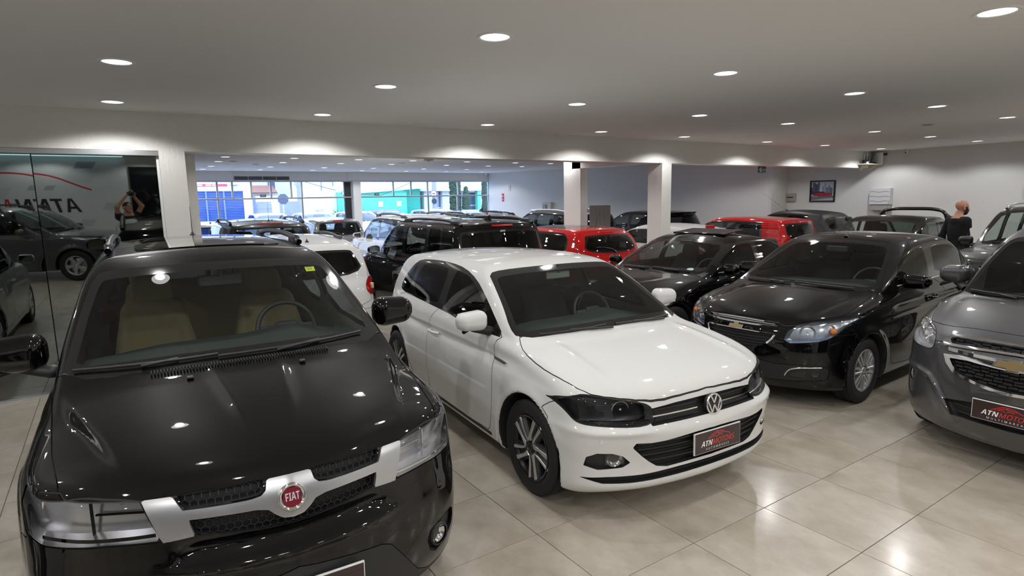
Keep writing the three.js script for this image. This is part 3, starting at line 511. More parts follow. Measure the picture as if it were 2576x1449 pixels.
function makeWheel(W) {                                            // {R, rim, w, style}
  const g = new THREE.Group(); g.name = 'wheel';
  part(g, 'tyre', tyreGeo(W.R, W.rim, W.w), M.rubber);
  part(g, 'rim', rimBarrel(W.rim, W.w), W.barrel ?? W.mat);
  const h = W.w / 2, r = W.rim, S = [], D = [];
  if (W.style === 'split') {                                        // five pairs of bright bent spokes with dark flanks
    for (let k = 0; k < 5; k++) { const a = k * 2 * Math.PI / 5 + (W.phase ?? 0.3);
      S.push(spinPts([[-0.035, 0.045], [0.006, 0.052], [0.012, r * 0.48], [0.05, r * 0.93], [0.015, r * 0.97], [-0.012, r * 0.5]], a), spinPts([[0.024, 0.05], [0.036, 0.045], [0.062, r * 0.42], [0.125, r * 0.86], [0.1, r * 0.9], [0.044, r * 0.46]], a));
      D.push(spinPts([[-0.045, 0.03], [0.05, 0.03], [0.09, r * 0.42], [0.15, r * 0.84], [-0.005, r * 0.98], [-0.03, r * 0.5]], a)); }
  } else if (W.style === 'twin') {                                  // eight short paired spokes
    for (let k = 0; k < 8; k++) { const a = k * 2 * Math.PI / 8 + 0.2; for (const s of [-1, 1]) S.push(spinPts([[s * 0.006, 0.05], [s * 0.024, 0.05], [s * 0.04, r * 0.94], [s * 0.014, r * 0.94]], a)); }
  } else for (let k = 0; k < (W.n ?? 5); k++) { const a = k * 2 * Math.PI / (W.n ?? 5) + 0.3, q = W.q ?? 0.05; S.push(spinPts([[-q * 0.8, 0.03], [q * 0.8, 0.03], [q * 0.6, r * 0.55], [q, r * 0.95], [-q, r * 0.95], [-q * 0.6, r * 0.55]], a)); }
  part(g, 'spokes', spokes(S, 0.022, 0.004, h * 0.62), W.mat);
  if (D.length) part(g, 'spoke_flanks', spokes(D, 0.02, 0.002, h * 0.42), M.blackPlastic);
  part(g, 'brake_disc', lathe([[0.03, -0.012], [r * 0.72, -0.012], [r * 0.72, 0.012], [0.06, 0.012], [0.05, 0.03], [0.03, 0.03]], 40).rotateZ(-Math.PI / 2), M.alu);
  part(g, 'hub_cap', lathe([[0, h * 0.78 + 0.012], [0.022, h * 0.78 + 0.01], [0.03, h * 0.78], [0.034, h * 0.6], [0.05, h * 0.55], [0.05, h * 0.3]], 28).rotateZ(-Math.PI / 2), W.cap ?? W.mat);
  const bolts = []; for (let k = 0; k < 5; k++) { const a = k * 2 * Math.PI / 5; bolts.push(at(new THREE.CylinderGeometry(0.009, 0.009, 0.012, 6), h * 0.66, 0.055 * Math.cos(a), 0.055 * Math.sin(a), 0, 0, Math.PI / 2)); }
  part(g, 'wheel_bolts', bolts, M.alu);
  return g;
}
function fitWheels(car, S, W) {
  const proto = makeWheel(W);
  for (const z of [S.axF, S.axR]) for (const s of [1, -1]) { const w = proto.clone(); w.position.set(s * (S.track / 2), W.R, z); w.rotation.set(0.35 * z, s > 0 ? 0 : Math.PI, 0); if (S.steer && z === S.axF) w.rotation.set(0, (s > 0 ? 0 : Math.PI) + S.steer, 0); w.name = 'wheel'; car.add(w); }
}
// ---- interior pieces, meshed from soft boxes
function seatShape(kind) {
  const front = kind === 'front', half = front ? 0.26 : 0.62;
  return (x, y, z) => {
    const zz = z + (y > 0.3 ? (y - 0.3) * 0.36 : 0);
    let c = sdBox(x, y - 0.22, z - 0.2, half, 0.09, 0.26, 0.07);
    const wing = front ? 0.03 * sstep(0.12, 0.24, Math.abs(x)) : 0;
    c = Math.min(c, sdBox(x, y - 0.26 , z - 0.2, half, 0.05 + wing, 0.24, 0.05));
    let b = sdBox(x, y - 0.52, zz + 0.06 - wing, half - 0.06 * sstep(0.45, 0.85, y), 0.34, 0.085, 0.075);
    b = smax(b, -(sdBox(x, y - 0.52, zz - 0.06, half * 0.6, 0.3, 0.035, 0.03)), 0.03);
    return smin(c, b, 0.05);
  };
}
const headrestShape = (x, y, z) => sdBox(x, y - 0.1, z + 0.0, 0.135 - 0.02 * sstep(0.05, 0.2, y), 0.105, 0.06, 0.055);
let seatGeo;
function seats(car, I) {                                            // I: {seat: material, z, y, x, rear}
  seatGeo ??= { front: blob(seatShape('front'), [-0.35, 0.05, -0.5], [0.35, 0.95, 0.55], 0.022), rear: blob(seatShape('rear'), [-0.72, 0.05, -0.5], [0.72, 0.95, 0.55], 0.03), head: blob(headrestShape, [-0.18, -0.05, -0.1], [0.18, 0.25, 0.12], 0.014), post: new THREE.CylinderGeometry(0.006, 0.006, 0.12, 8) };
  const put = (g, n, x, y, z, m, r = 0) => { const q = part(car, n, g, m); q.position.set(x, y, z); q.rotation.x = r; return q; };
  const hr = (x, y, z) => { const h = put(seatGeo.head, 'headrest', x, y, z, I.seat, -0.2); for (const s of [-1, 1]) { const p = part(h, 'headrest_post', seatGeo.post, M.chrome); p.position.set(s * 0.06, -0.03, 0); } };
  for (const s of [-1, 1]) { const x = s * (I.x ?? 0.37); put(seatGeo.front, 'front_seat', x, I.y, I.z, I.seat); hr(x, I.y + 0.83, I.z - 0.26); }
  if (I.rear !== undefined) { put(seatGeo.rear, 'rear_seat', 0, I.y + 0.03, I.rear, I.seat); for (const x of [-0.4, 0.4]) hr(x, I.y + 0.86, I.rear - 0.28); }
}
function dashboard(car, D) {                                        // D: {z: front edge under the windshield, y: top, back: rear edge, w: half width, mat, driver: side}
  const g = blob((x, y, z) => { const top = D.y - 0.03 * sstep(0.3, 0.7, Math.abs(x)) + 0.035 * Math.exp(-(((x - D.driver * 0.36) / 0.2) ** 2)) * sstep(D.back + 0.35, D.back + 0.02, z), bow = 0.04 * (x / D.w) ** 2; return smax(smax(sdBox(x, y - (top - 0.15), z - (D.z + D.back) / 2, D.w, 0.17, (D.z - D.back) / 2, 0.05), y - top, 0.03), D.back + bow - z, 0.05); }, [-D.w - 0.05, D.y - 0.36, D.back - 0.05], [D.w + 0.05, D.y + 0.08, D.z + 0.05], 0.02);
  const d = part(car, 'dashboard', g, D.mat);
  const w = new THREE.Group(); w.name = 'steering_wheel'; w.position.set(D.driver * 0.37, D.y - 0.03, D.back - 0.1); w.rotation.x = -0.42; car.add(w);
  part(w, 'wheel_ring', new THREE.TorusGeometry(0.182, 0.015, 12, 48), D.wheelMat ?? M.blackPlastic);
  part(w, 'wheel_hub', [at(box(0.15, 0.12, 0.05, 0.025), 0, -0.01, 0.012), at(box(0.34, 0.035, 0.02, 0.008), 0, 0.01, 0.008), at(box(0.04, 0.16, 0.02, 0.008), 0, -0.1, 0.008)], D.wheelMat ?? M.blackPlastic);
  return d;
}
function mirrorHousing(car, s, x, y, z, mat, sc = [0.115, 0.085, 0.06], armTo) {
  const m = new THREE.Group(); m.name = 'wing_mirror'; m.position.set(s * x, y, z); car.add(m);
  const [a, b, c] = sc, F = (px, py, pz) => { const t = sstep(-a, a, px * s), bb = b * (0.85 + 0.15 * (1 - t)); return smax(sdBox(px, py, pz, a, bb, c * 1.3, Math.min(a, b) * 0.75), -(pz + c * 0.55), 0.02); };
  part(m, 'mirror_shell', blob(F, [-a - 0.03, -b - 0.03, -c * 1.5], [a + 0.03, b + 0.03, c * 1.5], 0.012), mat);
  part(m, 'mirror_glass', at(box(a * 1.6, b * 1.55, 0.006, 0.003), 0, 0, -c * 0.56), M.chrome);
  const arm = armTo ?? [x - 0.16, y - b - 0.02, z + 0.02], e = [s * arm[0] - s * x, arm[1] - y, arm[2] - z];
  part(m, 'mirror_arm', blob((px, py, pz) => sdCap(px, py * 1.3, pz, [e[0], e[1] * 1.3, e[2]], [-s * a * 0.2, (-b * 0.8) * 1.3, 0], 0.045, 0.035), [Math.min(e[0], -0.05) - 0.06, Math.min(e[1], -b) - 0.07, -0.12], [Math.max(e[0], 0.06) + 0.06, 0.02, 0.12], 0.014), M.blackPlastic);
  return m;
}
function march(F, o, d, far = 3) {                                  // first point where the ray o + t d enters the body
  let t = 0, p; for (let i = 0; i < 3000 && t < far; i++) { p = [o[0] + d[0] * t, o[1] + d[1] * t, o[2] + d[2] * t]; const v = F(Math.abs(p[0]), p[1], p[2]); if (v < 0.0006) return p; t += Math.max(v * 0.4, 0.001); } return null;
}
function wiper(car, F, pts, lift = 0.014) {                         // pts: car x, y pairs on the glass, from the pivot along the arm, then the blade
  const on = (x, y) => { const p = march(F, [x, y, 3], [0, 0, -1], 5), n = gradient(F, Math.abs(p[0]), p[1], p[2]), l = Math.hypot(...n); return [p[0] + Math.sign(p[0] || 1) * n[0] / l * lift * 0, p[1] + n[1] / l * lift, p[2] + n[2] / l * lift]; };
  const w = new THREE.Group(); w.name = 'wiper'; car.add(w);
  const [a, b, c, d] = pts.map((p) => on(...p)), mid = (p, q, t) => on(p[0] + (q[0] - p[0]) * t, p[1] + (q[1] - p[1]) * t);
  part(w, 'wiper_arm', tube([a, mid(pts[0], pts[1], 0.5), b], 0.008, 10, 6), M.blackPlastic);
  part(w, 'wiper_blade', tube([c, mid(pts[2], pts[3], 0.25), mid(pts[2], pts[3], 0.5), mid(pts[2], pts[3], 0.75), d], 0.0075, 24, 6), M.blackPlastic);
}
// the dealership's plate; the second line differs from car to car
const plateTex = new Map();
function plateTexture(line2) {
  if (!plateTex.has(line2)) plateTex.set(line2, canvasTex(512, 168, (c, w, h) => {
    c.fillStyle = '#2b1418'; c.fillRect(0, 0, w, h);
    c.strokeStyle = '#e2231f'; c.lineWidth = 5; c.lineCap = 'round';
    c.beginPath(); c.moveTo(135, 62); c.bezierCurveTo(175, 45, 190, 22, 245, 18); c.bezierCurveTo(300, 15, 325, 35, 345, 46); c.bezierCurveTo(365, 50, 385, 54, 392, 62); c.stroke();
    c.beginPath(); c.moveTo(190, 44); c.bezierCurveTo(230, 30, 275, 28, 318, 42); c.moveTo(160, 60); c.bezierCurveTo(200, 46, 225, 52, 240, 62); c.moveTo(250, 60); c.bezierCurveTo(262, 44, 290, 44, 300, 58); c.moveTo(245, 20); c.lineTo(262, 40); c.stroke();
    c.textBaseline = 'alphabetic'; c.font = 'italic bold 62px sans-serif'; c.fillStyle = '#f2f2f2'; const a = c.measureText('ATN').width, b = c.measureText('MOTORS').width, x0 = (w - a - b) / 2; c.fillText('ATN', x0, 118);
    c.fillStyle = '#e2231f'; c.font = 'italic 62px sans-serif'; c.fillText('MOTORS', x0 + a + 2, 118);
    c.fillStyle = '#e8e8e8'; c.font = '26px sans-serif'; let s = 0; for (const ch of line2) s += c.measureText(ch).width + 11; let x = (w - s) / 2; for (const ch of line2) { c.fillText(ch, x, 152); x += c.measureText(ch).width + 11; }
  }));
  return plateTex.get(line2);
}
const platePrint = new Map();
function plate(car, y, z, tilt, line2, x = 0) {
  const p = new THREE.Group(); p.name = 'dealer_plate'; p.position.set(x, y, z); p.rotation.x = tilt; car.add(p);
  part(p, 'plate_frame', extrude([[-0.203, -0.068], [0.203, -0.068], [0.203, 0.068], [-0.203, 0.068]], 0.008, 0.002), M.white);
  const g = new THREE.PlaneGeometry(0.397, 0.128).translate(0, 0, 0.0112);
  if (!platePrint.has(line2)) platePrint.set(line2, phys([1, 1, 1], 0.25, 0, { map: plateTexture(line2), clearcoat: 0.5 }));
  part(p, 'plate_face', g, platePrint.get(line2)); return p;
}
// lamp interior: a dark or bright housing behind a clear lens, with round reflectors
function lampInside(car, m, o) {                                   // m: half lens piece; o: {depth, mat, bowls: [[x, y, z, r, tilt]], bars}
  for (const s of [1, -1]) {
    const lens = s > 0 ? m : mirrored(m), back = pushed(lens, -1, [0, 0, o.depth]);
    const L = new THREE.Group(); L.name = 'headlight'; car.add(L);
    if (o.label) L.userData.label = o.label;
    part(L, 'lamp_lens', toGeo(lens), o.lens ?? GLASS.lens);
    part(L, 'lamp_housing', toGeo(joined([pushed(back, 0), rims(lens, -1, [0, 0, o.depth])])), o.mat);
    for (const [x, y, z, r, yaw = 0.25, pitch = 0.1] of o.bowls) {
      const b = lathe([[0.001, -r * 0.75], [r * 0.35, -r * 0.68], [r * 0.7, -r * 0.42], [r * 0.93, -r * 0.1], [r, 0], [r + 0.006, -0.002], [r + 0.004, -0.02]], 28).rotateX(Math.PI / 2);
      const q = part(L, 'reflector', b, o.bowlMat ?? M.chrome); q.position.set(s * x, y, z); q.rotation.set(pitch, s * yaw, 0);
      const u = part(q, 'bulb', at(lathe([[0, 0.02], [0.008, 0.016], [0.01, 0], [0.01, -0.04]], 12).rotateX(Math.PI / 2), 0, 0, -r * 0.3), M.white);
    }
    if (o.bars) for (const g of o.bars) { const q = part(L, 'lamp_strip', s > 0 ? g : g.clone().applyMatrix4(new THREE.Matrix4().makeScale(-1, 1, 1)), o.barMat ?? M.chrome); }
  }
}
function recess(car, name, m, depth, mat, lr = true) {               // a dark pocket in place of a panel piece
  const f = joined([pushed(m, -1, [0, 0, depth]), rims(m, -1, [0, 0, depth])]);
  if (lr) { part(car, name, toGeo(f), mat); part(car, name, toGeo(mirrored(f)), mat); } else part(car, name, toGeo(both(f)), mat);
}
// horizontal bars that follow the front of the body
function frontBar(F, x0, x1, y0, y1, inset, h, d, n = 24) {
  const pts = []; for (let i = 0; i <= n; i++) { const t = i / n, x = x0 + (x1 - x0) * t, y = typeof y0 === 'function' ? y0(x) : y0 + (y1 - y0) * t, p = march(F, [x, y, 3.2], [0, 0, -1], 4); if (p) pts.push([x, y, p[2] - inset]); }
  const P = [], I = []; const sec = [[h, 0], [h * 0.7, d], [-h * 0.7, d], [-h, 0], [-h * 0.8, -d * 1.5], [h * 0.8, -d * 1.5]];
  pts.forEach(([x, y, z]) => sec.forEach(([dy, dz]) => P.push(x, y + dy, z + dz)));
  const k = sec.length; for (let i = 0; i < pts.length - 1; i++) for (let j = 0; j < k; j++) { const a = i * k + j, b = i * k + (j + 1) % k; I.push(a, b, a + k, b, b + k, a + k); }
  for (const e of [0, pts.length - 1]) for (let j = 1; j < k - 1; j++) e ? I.push(e * k, e * k + j + 1, e * k + j) : I.push(0, j, j + 1);
  let g = new THREE.BufferGeometry(); g.setAttribute('position', new THREE.Float32BufferAttribute(P, 3)); g.setIndex(I); g = g.toNonIndexed(); g.computeVertexNormals(); return boxUV(g);
}

function raised(m, d) { return joined([pushed(m, d), rims(m, d)]); }
function honeycomb(F, inside, x0, x1, y0, y1, a, inset, w) {          // hexagonal wire mesh that follows the front of the body
  const list = [], dx = a * Math.sqrt(3), z = (x, y) => { const p = march(F, [x, y, 3.2], [0, 0, -1], 4); return p ? p[2] - inset : null; }, done = new Set();
  const put = (xa, ya, xb, yb) => { const mx = (xa + xb) / 2, my = (ya + yb) / 2; if (inside(mx, my) > -w) return; const za = z(xa, ya), zb = z(xb, yb); if (za === null || zb === null || Math.abs(za - zb) > 0.05) return; const d = V(xb - xa, yb - ya, zb - za), L = d.length(), g = new THREE.BoxGeometry(L + w * 0.6, w, w * 2.6); g.applyMatrix4(new THREE.Matrix4().makeBasis(d.normalize(), V(0, 0, 1).cross(d).normalize(), V(0, 0, 1)).setPosition(mx, my, (za + zb) / 2)); list.push(g); };
  for (let j = 0, y = y0; y < y1 + a; y += 1.5 * a, j++) for (let x = x0 + (j & 1 ? dx / 2 : 0); x < x1 + dx; x += dx) for (let k = 0; k < 3; k++) { const t0 = Math.PI / 6 + k * Math.PI / 3, t1 = t0 + Math.PI / 3; put(x + a * Math.cos(t0), y + a * Math.sin(t0), x + a * Math.cos(t1), y + a * Math.sin(t1)); }
  return list.length ? merge(list) : null;
}
function roofRail(car, F, x, z0, z1, lift, mat, r = 0.02, feet = 0.1) {
  for (const s of [-1, 1]) { const top = (z) => { const p = march(F, [Math.abs(x), 2.6, z], [0, -1, 0], 2); return p ? p[1] : 1.5; }, pts = [];
    for (let i = 0; i <= 12; i++) { const t = i / 12, z = z0 + (z1 - z0) * t; pts.push([s * x, top(z) + lift * Math.pow(Math.sin(Math.PI * clamp(t * 1.0, 0.02, 0.98)), 0.28) - 0.01, z]); }
    const g = new THREE.Group(); g.name = 'roof_rail'; car.add(g);
    part(g, 'rail_bar', tube(pts, r, 40, 10), mat);
    for (const t of [0.09, 0.91]) { const z = z0 + (z1 - z0) * t, y = top(z); part(g, 'rail_foot', blob((px, py, pz) => sdBox(px, py, pz, r * 1.15, lift * 0.55, feet * (1 - py * 3), r * 0.9), [-0.06, -lift - 0.02, -0.25], [0.06, lift + 0.02, 0.25], 0.012).translate(s * x, y + lift * 0.4, z), mat); }
  }
}
function antenna(car, x, y, z, len, tilt, mat) { const a = new THREE.Group(); a.name = 'antenna'; a.position.set(x, y, z); a.rotation.x = -tilt; car.add(a); part(a, 'antenna_base', lathe([[0, 0.035], [0.008, 0.03], [0.014, 0.012], [0.026, 0.003], [0.028, -0.01]], 16), M.blackPlastic); part(a, 'antenna_mast', new THREE.CylinderGeometry(0.0015, 0.0035, len, 8).translate(0, 0.03 + len / 2, 0), M.blackPlastic); }
function finAntenna(car, y, z, mat) { part(car, 'fin_antenna', blob((px, py, pz) => smax(sdBox(px, py - 0.02, pz, 0.03 - py * 0.25, 0.07, 0.09, 0.02), py - 0.075 + (pz + 0.07) * 0.5, 0.01), [-0.06, -0.03, -0.13], [0.06, 0.1, 0.13], 0.01), mat).position.set(0, y, z); }
const PAINT = { black: paint([0.0012, 0.0012, 0.0014], 0, 0.4), white: paint([0.70, 0.70, 0.685], 0, 0.45), grey: paint([0.075, 0.075, 0.08], 0.55, 0.42), red: paint([0.42, 0.006, 0.006], 0, 0.4), silver: paint([0.42, 0.43, 0.45], 0.7, 0.4), dark: paint([0.02, 0.021, 0.024], 0.3, 0.4) };
const GLASS = { clear: glassMat([0.80, 0.88, 0.84]), tint: glassMat([0.22, 0.235, 0.24]), dark: glassMat([0.06, 0.06, 0.065]), lens: glassMat([0.92, 0.93, 0.94]), smoke: glassMat([0.3, 0.31, 0.33]) };
const BORDER = phys([0.006, 0.006, 0.006], 0.08, 0, { clearcoat: 1 });
const LINING = std([0.035, 0.036, 0.036], 0.9);
// hang the carved pieces of a car on its thing, with the given materials by piece name
const SIDED = new Set(['side_window', 'side_window_border', 'door', 'front_door', 'rear_door', 'headlight', 'tail_light', 'fog_lamp_recess', 'door_frame', 'window_trim']);
function hang(car, out, mats, opt = {}) {
  for (const [name, m] of Object.entries(out)) {
    if (name === 'F' || name === 'gaps' || name.endsWith('_list') || !m.i || !m.i.length) continue;
    const mat = mats[name]; if (mat === null) continue;
    const md = mat ?? mats.default;
    if (SIDED.has(name)) { part(car, name, toGeo(m), md); part(car, name, toGeo(mirrored(m)), md); } else part(car, name, toGeo(both(m)), md);
  }
  if (out.gaps) { const g = pushed(joined(out.gaps), -0.006); if (g.i.length) part(car, 'panel_gaps', toGeo(both(g)), M.dark); }
  if (opt.lining !== null) { const src = ['body_shell', 'front_door', 'rear_door', 'door', 'door_frame', 'tailgate', 'roof_panel'].map((k) => out[k]).filter(Boolean); let m = joined(src); [m] = cut(m, (x, y, z) => Math.max((opt.liningY ?? 0.35) - y, z - (opt.liningZ ?? 1.15), (opt.liningR ?? -9) - z)); if (m.i.length) part(car, 'cabin_lining', toGeo(both(flipped(pushed(m, -0.028)))), opt.lining ?? LINING); }
  const floor = part(car, 'cabin_floor', slab(-0.62, 0.62, 0.26, 0.3, (opt.liningR ?? -1.9), (opt.liningZ ?? 1.1), 0.02), M.dark);
}
// ---------------------------------------------------------------- other cars: a body from a short description, dressed with the usual parts
function makeSpec(o) {
  const { L, W, H, fo, wb, R, cowlY, noseY, wsB, wsT, belt } = o, zf = L / 2, zr = -L / 2, w = W / 2, axF = zf - fo, axR = axF - wb, tail = o.tail ?? 0.06, lerp = (a, b, t) => a + (b - a) * t;
  const S = {
    plan: [[zr - 0.05, w * 0.80], [zr + 0.25, w * 0.91], [zr + 0.7, w * 0.97], [-0.6, w * 0.997], [0.5, w], [axF, w], [axF + 0.35, w * 0.985], [zf, w * 0.93]],
    prof: [[0.1, 0.07], [0.22, 0.03], [0.34, 0.01], [0.5, 0], [belt - 0.28, 0.004], [belt - 0.17, 0.016], [belt - 0.06, 0.035], [belt + 0.04, 0.06], [belt + 0.14, 0.10]],
    hoodC: [[zr - 0.05, o.deckY ?? belt - 0.04], [zr + 0.35, o.deckY ?? belt + 0.02], [-0.6, belt + 0.02], [wsB - 0.2, cowlY + 0.01], [wsB, cowlY], [lerp(wsB, zf, 0.35), lerp(cowlY, noseY, 0.22)], [lerp(wsB, zf, 0.65), lerp(cowlY, noseY, 0.52)], [zf - 0.12, noseY], [zf, noseY - 0.07], [zf + 0.1, noseY - 0.2]],
    hoodS: [[zr - 0.05, belt - 0.05], [zr + 0.4, belt + 0.02], [-0.6, belt], [0.4, belt - 0.02], [wsB, Math.min(belt - 0.02, cowlY - 0.06)], [lerp(wsB, zf, 0.4), lerp(cowlY - 0.06, noseY - 0.06, 0.4)], [zf - 0.1, noseY - 0.08], [zf + 0.1, noseY - 0.16]],
    front: [[0.1, zf - 0.19], [0.2, zf - 0.09], [0.3, zf - 0.035], [0.42, zf - 0.005], [0.55, zf], [noseY - 0.16, zf - 0.03], [noseY - 0.06, zf - 0.075], [noseY, zf - 0.15], [noseY + 0.06, zf - 0.3], [noseY + 0.14, zf - 0.6]],
    frontSweep: [[0, 0], [w * 0.25, 0.018], [w * 0.5, 0.075], [w * 0.7, 0.17], [w * 0.84, 0.29], [w * 0.93, 0.45], [w * 1.0, 0.7], [w * 1.08, 1.05]],
    rear: o.rear ?? [[0.1, zr + 0.18], [0.3, zr + 0.03], [0.55, zr], [belt - 0.2, zr + 0.02], [belt, zr + tail], [belt + 0.1, zr + tail + 0.05]],
    rearSweep: [[0, 0], [w * 0.4, 0.025], [w * 0.65, 0.08], [w * 0.83, 0.18], [w * 0.94, 0.33], [w * 1.06, 0.6]],
    cabW: [[belt - 0.08, w - 0.045], [belt, w - 0.055], [belt + 0.1, w - 0.08], [lerp(belt, H, 0.45), lerp(w - 0.055, w - (o.tumble ?? 0.20), 0.42)], [lerp(belt, H, 0.75), lerp(w - 0.055, w - (o.tumble ?? 0.20), 0.75)], [H, w - (o.tumble ?? 0.20) - 0.04]],
    cabPlan: [[zr, o.cabTail ?? 0.11], [zr + 0.6, 0.04], [zr + 1.3, 0.005], [0, 0], [0.5, 0.015], [wsB, 0.07]],
    roof: o.roof ?? [[zr, H - 0.13], [zr + 0.5, H - 0.05], [-0.7, H - 0.003], [wsT - 0.45, H], [wsT - 0.1, H - 0.025], [wsT + 0.2, H - 0.09], [wsT + 0.5, H - 0.2]],
    ws: [[cowlY - 0.12, wsB + 0.30], [cowlY, wsB], [lerp(cowlY, H, 0.4), lerp(wsB, wsT, 0.43)], [H - 0.07, wsT], [H + 0.02, wsT - 0.24]],
    wsSweep: [[0, 0], [0.2, 0.011], [0.4, 0.045], [0.6, 0.11], [0.72, 0.16], [0.85, 0.24]],
    bk: o.bk ?? [[belt - 0.05, zr + tail], [belt + 0.1, zr + tail + 0.05], [lerp(belt, H, 0.6), zr + tail + 0.17], [H - 0.1, zr + tail + 0.28], [H - 0.03, zr + tail + 0.42], [H + 0.03, zr + tail + 0.7]],
    bkSweep: [[0, 0], [0.3, 0.02], [0.5, 0.06], [0.65, 0.12], [0.8, 0.24]], bkAt: lerp(belt, H, 0.5),
    crown: o.crown ?? 0.035, kST: 0.075, kFs: 0.045, kC: o.kC ?? 0.09, bottom: o.clear ?? 0.18, flare: o.flare ?? 0.014, wellR: R + 0.042, axF, axR, wheelY: R, track: W - 0.23, cabFloor: belt - 0.02, wellIn: w - 0.33, sideAdd: o.sideAdd, noCabin: false,
  };
  const ws = curve(S.ws, 0.03), bk = curve(S.bk, 0.03), roof = curve(S.roof, 0.05), top = (z) => { let y = roof(z) - (o.rail ?? 0.105); while (y > belt && (z > ws(y) - 0.13 - 0.05 * (H - y) || z < bk(y) + (o.rearPost ?? 0.16))) y -= 0.01; return y; };
  const span = (z0, z1, dy = 0) => { const a = [], b = []; for (let i = 0; i <= 14; i++) { const z = z0 + (z1 - z0) * i / 14, t = top(z) + dy, lo = belt + 0.035 - dy + (o.beltRise ?? 0.0) * -z; if (t > lo + 0.02) { a.push([z, t]); b.unshift([z, lo]); } } return outline([...a, ...b], 1); };
  const y0 = cowlY + 0.01, y1 = H - 0.085, xb = w - 0.14, xt = w - (o.tumble ?? 0.2) - 0.055;
  S.windshield = { v: 'f', o: outline([[-xb, y0 - 0.03], [-xb * 0.5, y0], [0, y0 + 0.005], [xb * 0.5, y0], [xb, y0 - 0.03], [lerp(xb, xt, 0.55), lerp(y0, y1, 0.5)], [xt, y1 - 0.02], [xt * 0.5, y1 + 0.01], [0, y1 + 0.015], [-xt * 0.5, y1 + 0.01], [-xt, y1 - 0.02], [-lerp(xb, xt, 0.55), lerp(y0, y1, 0.5)]], 1), if: (x, y, z) => z > wsT - 0.3 };
  const rg = o.rearGlass ?? [belt + 0.06, H - 0.13, w - 0.20, w - (o.tumble ?? 0.2) - 0.09];
  if (rg) S.rearGlass = { v: 'r', o: outline([[-rg[2], rg[0]], [rg[2], rg[0]], [rg[3] + 0.02, rg[1] - 0.05], [rg[3] - 0.03, rg[1]], [-rg[3] + 0.03, rg[1]], [-rg[3] - 0.02, rg[1] - 0.05]], 2), if: (x, y, z) => z < -0.5 };
  S.windows = o.panes.map(([a, b]) => ({ v: 's', o: span(a, b) }));
  const ends = o.panes.flat(), d0 = Math.min(...ends) - 0.04, d1 = Math.max(...ends) + 0.08, bp = o.doorCut ?? -0.25;
  S.cuts = [
    ...(o.paintedPosts ? [] : [['door_frame', { v: 's', o: span(d0, d1, 0.022), if: (x, y, z) => x > 0.3 && y > belt - 0.05 }, 0]]),
    ...(o.extraCuts ?? []),
    ['headlight', { v: 'f', o: outline(o.lamp ?? [[w * 0.5, noseY - 0.1], [w * 0.62, noseY - 0.015], [w * 0.97, noseY + 0.03], [w * 0.96, noseY - 0.06], [w * 0.8, noseY - 0.14], [w * 0.52, noseY - 0.17]], 1), if: (x, y, z) => z > zf - 0.85 }, 0.002],
    ['tail_light', o.tailLamp ?? { v: 'r', o: outline([[w * 0.62, belt - 0.16], [w * 0.70, belt - 0.02], [w * 1.05, belt - 0.0], [w * 1.05, belt - 0.2]], 1), if: (x, y, z) => z < zr + 0.4 }, 0.001],
    ['front_grille', { v: 'f', o: outline(o.grille ?? [[-0.3, noseY - 0.08], [0.36, noseY - 0.08], [0.30, noseY - 0.2], [-0.3, noseY - 0.2]], 1), if: (x, y, z) => z > zf - 0.4 }, 0.001],
    ['lower_intake', { v: 'f', o: outline([[-0.4, 0.42], [w * 0.62, 0.42], [w * 0.55, 0.27], [-0.4, 0.27]], 1), if: (x, y, z) => z > zf - 0.5 }, 0.001],
    ['hood', { v: 't', o: outline([[w - 0.09, wsB - 0.13], [w - 0.065, lerp(wsB, zf, 0.35)], [w * 0.84, zf - 0.38], [w * 0.5, zf - 0.16], [0, zf - 0.1], [-0.3, zf - 0.1], [-0.3, wsB - 0.02], [w * 0.5, wsB - 0.06]], 1), if: (x, y, z) => y > noseY - 0.14 && z > wsB - 0.3 }],
    ['cowl', { v: 't', o: outline([[w - 0.12, wsB - 0.3], [w - 0.12, wsB - 0.09], [0.4, wsB - 0.03], [-0.3, wsB + 0.01], [-0.3, wsB - 0.3]], 0), if: (x, y, z) => y > 0.6 && y < cowlY + 0.02 && z > wsB - 0.25 && x < w - 0.12 }, 0],
    ['front_door', { v: 's', o: outline([[bp + 0.02, belt + 0.07], [bp - 0.06, belt - 0.15], [bp - 0.04, 0.32], [axF - 0.54, 0.28], [axF - 0.46, 0.6], [axF - 0.5, belt - 0.08], [axF - 0.44, belt + 0.07]], 1), if: (x, y, z) => x > 0.4 && y < belt + 0.05 }],
    ...(o.twoDoor ? [] : [['rear_door', { v: 's', o: outline([[bp + 0.02, belt + 0.07], [bp - 0.06, belt - 0.15], [bp - 0.04, 0.32], [axR + 0.42, 0.30], [axR + 0.36, 0.5], [axR + 0.12, belt - 0.25], [axR - 0.02, belt + 0.07]], 1), if: (x, y, z) => x > 0.4 && y < belt + 0.05 }]]),
    ['front_bumper', { v: 's', o: outline([[axF + 0.30, 0.05], [axF + 0.30, 0.6], [axF + 0.42, noseY - 0.12], [zf + 0.3, noseY - 0.05], [zf + 0.3, 0.05]], 0), if: (x, y, z) => z > axF + 0.1 }],
    ['rear_bumper', { v: 's', o: outline([[axR - 0.32, 0.05], [axR - 0.36, 0.55], [zr - 0.2, 0.58], [zr - 0.2, 0.05]], 0), if: (x, y, z) => z < axR - 0.2 }],
    ...(o.noTailgate ? [] : [['tailgate', { v: 'r', o: outline([[-w * 0.8, 0.58], [w * 0.78, 0.58], [w * 0.80, belt - 0.05], [w - (o.tumble ?? 0.2) + 0.02, H - 0.09], [0, H - 0.06], [-w * 0.7, H - 0.09]], 1), if: (x, y, z) => z < zr + tail + 0.36 }]]),
  ];
  return Object.assign(S, o.override);
}
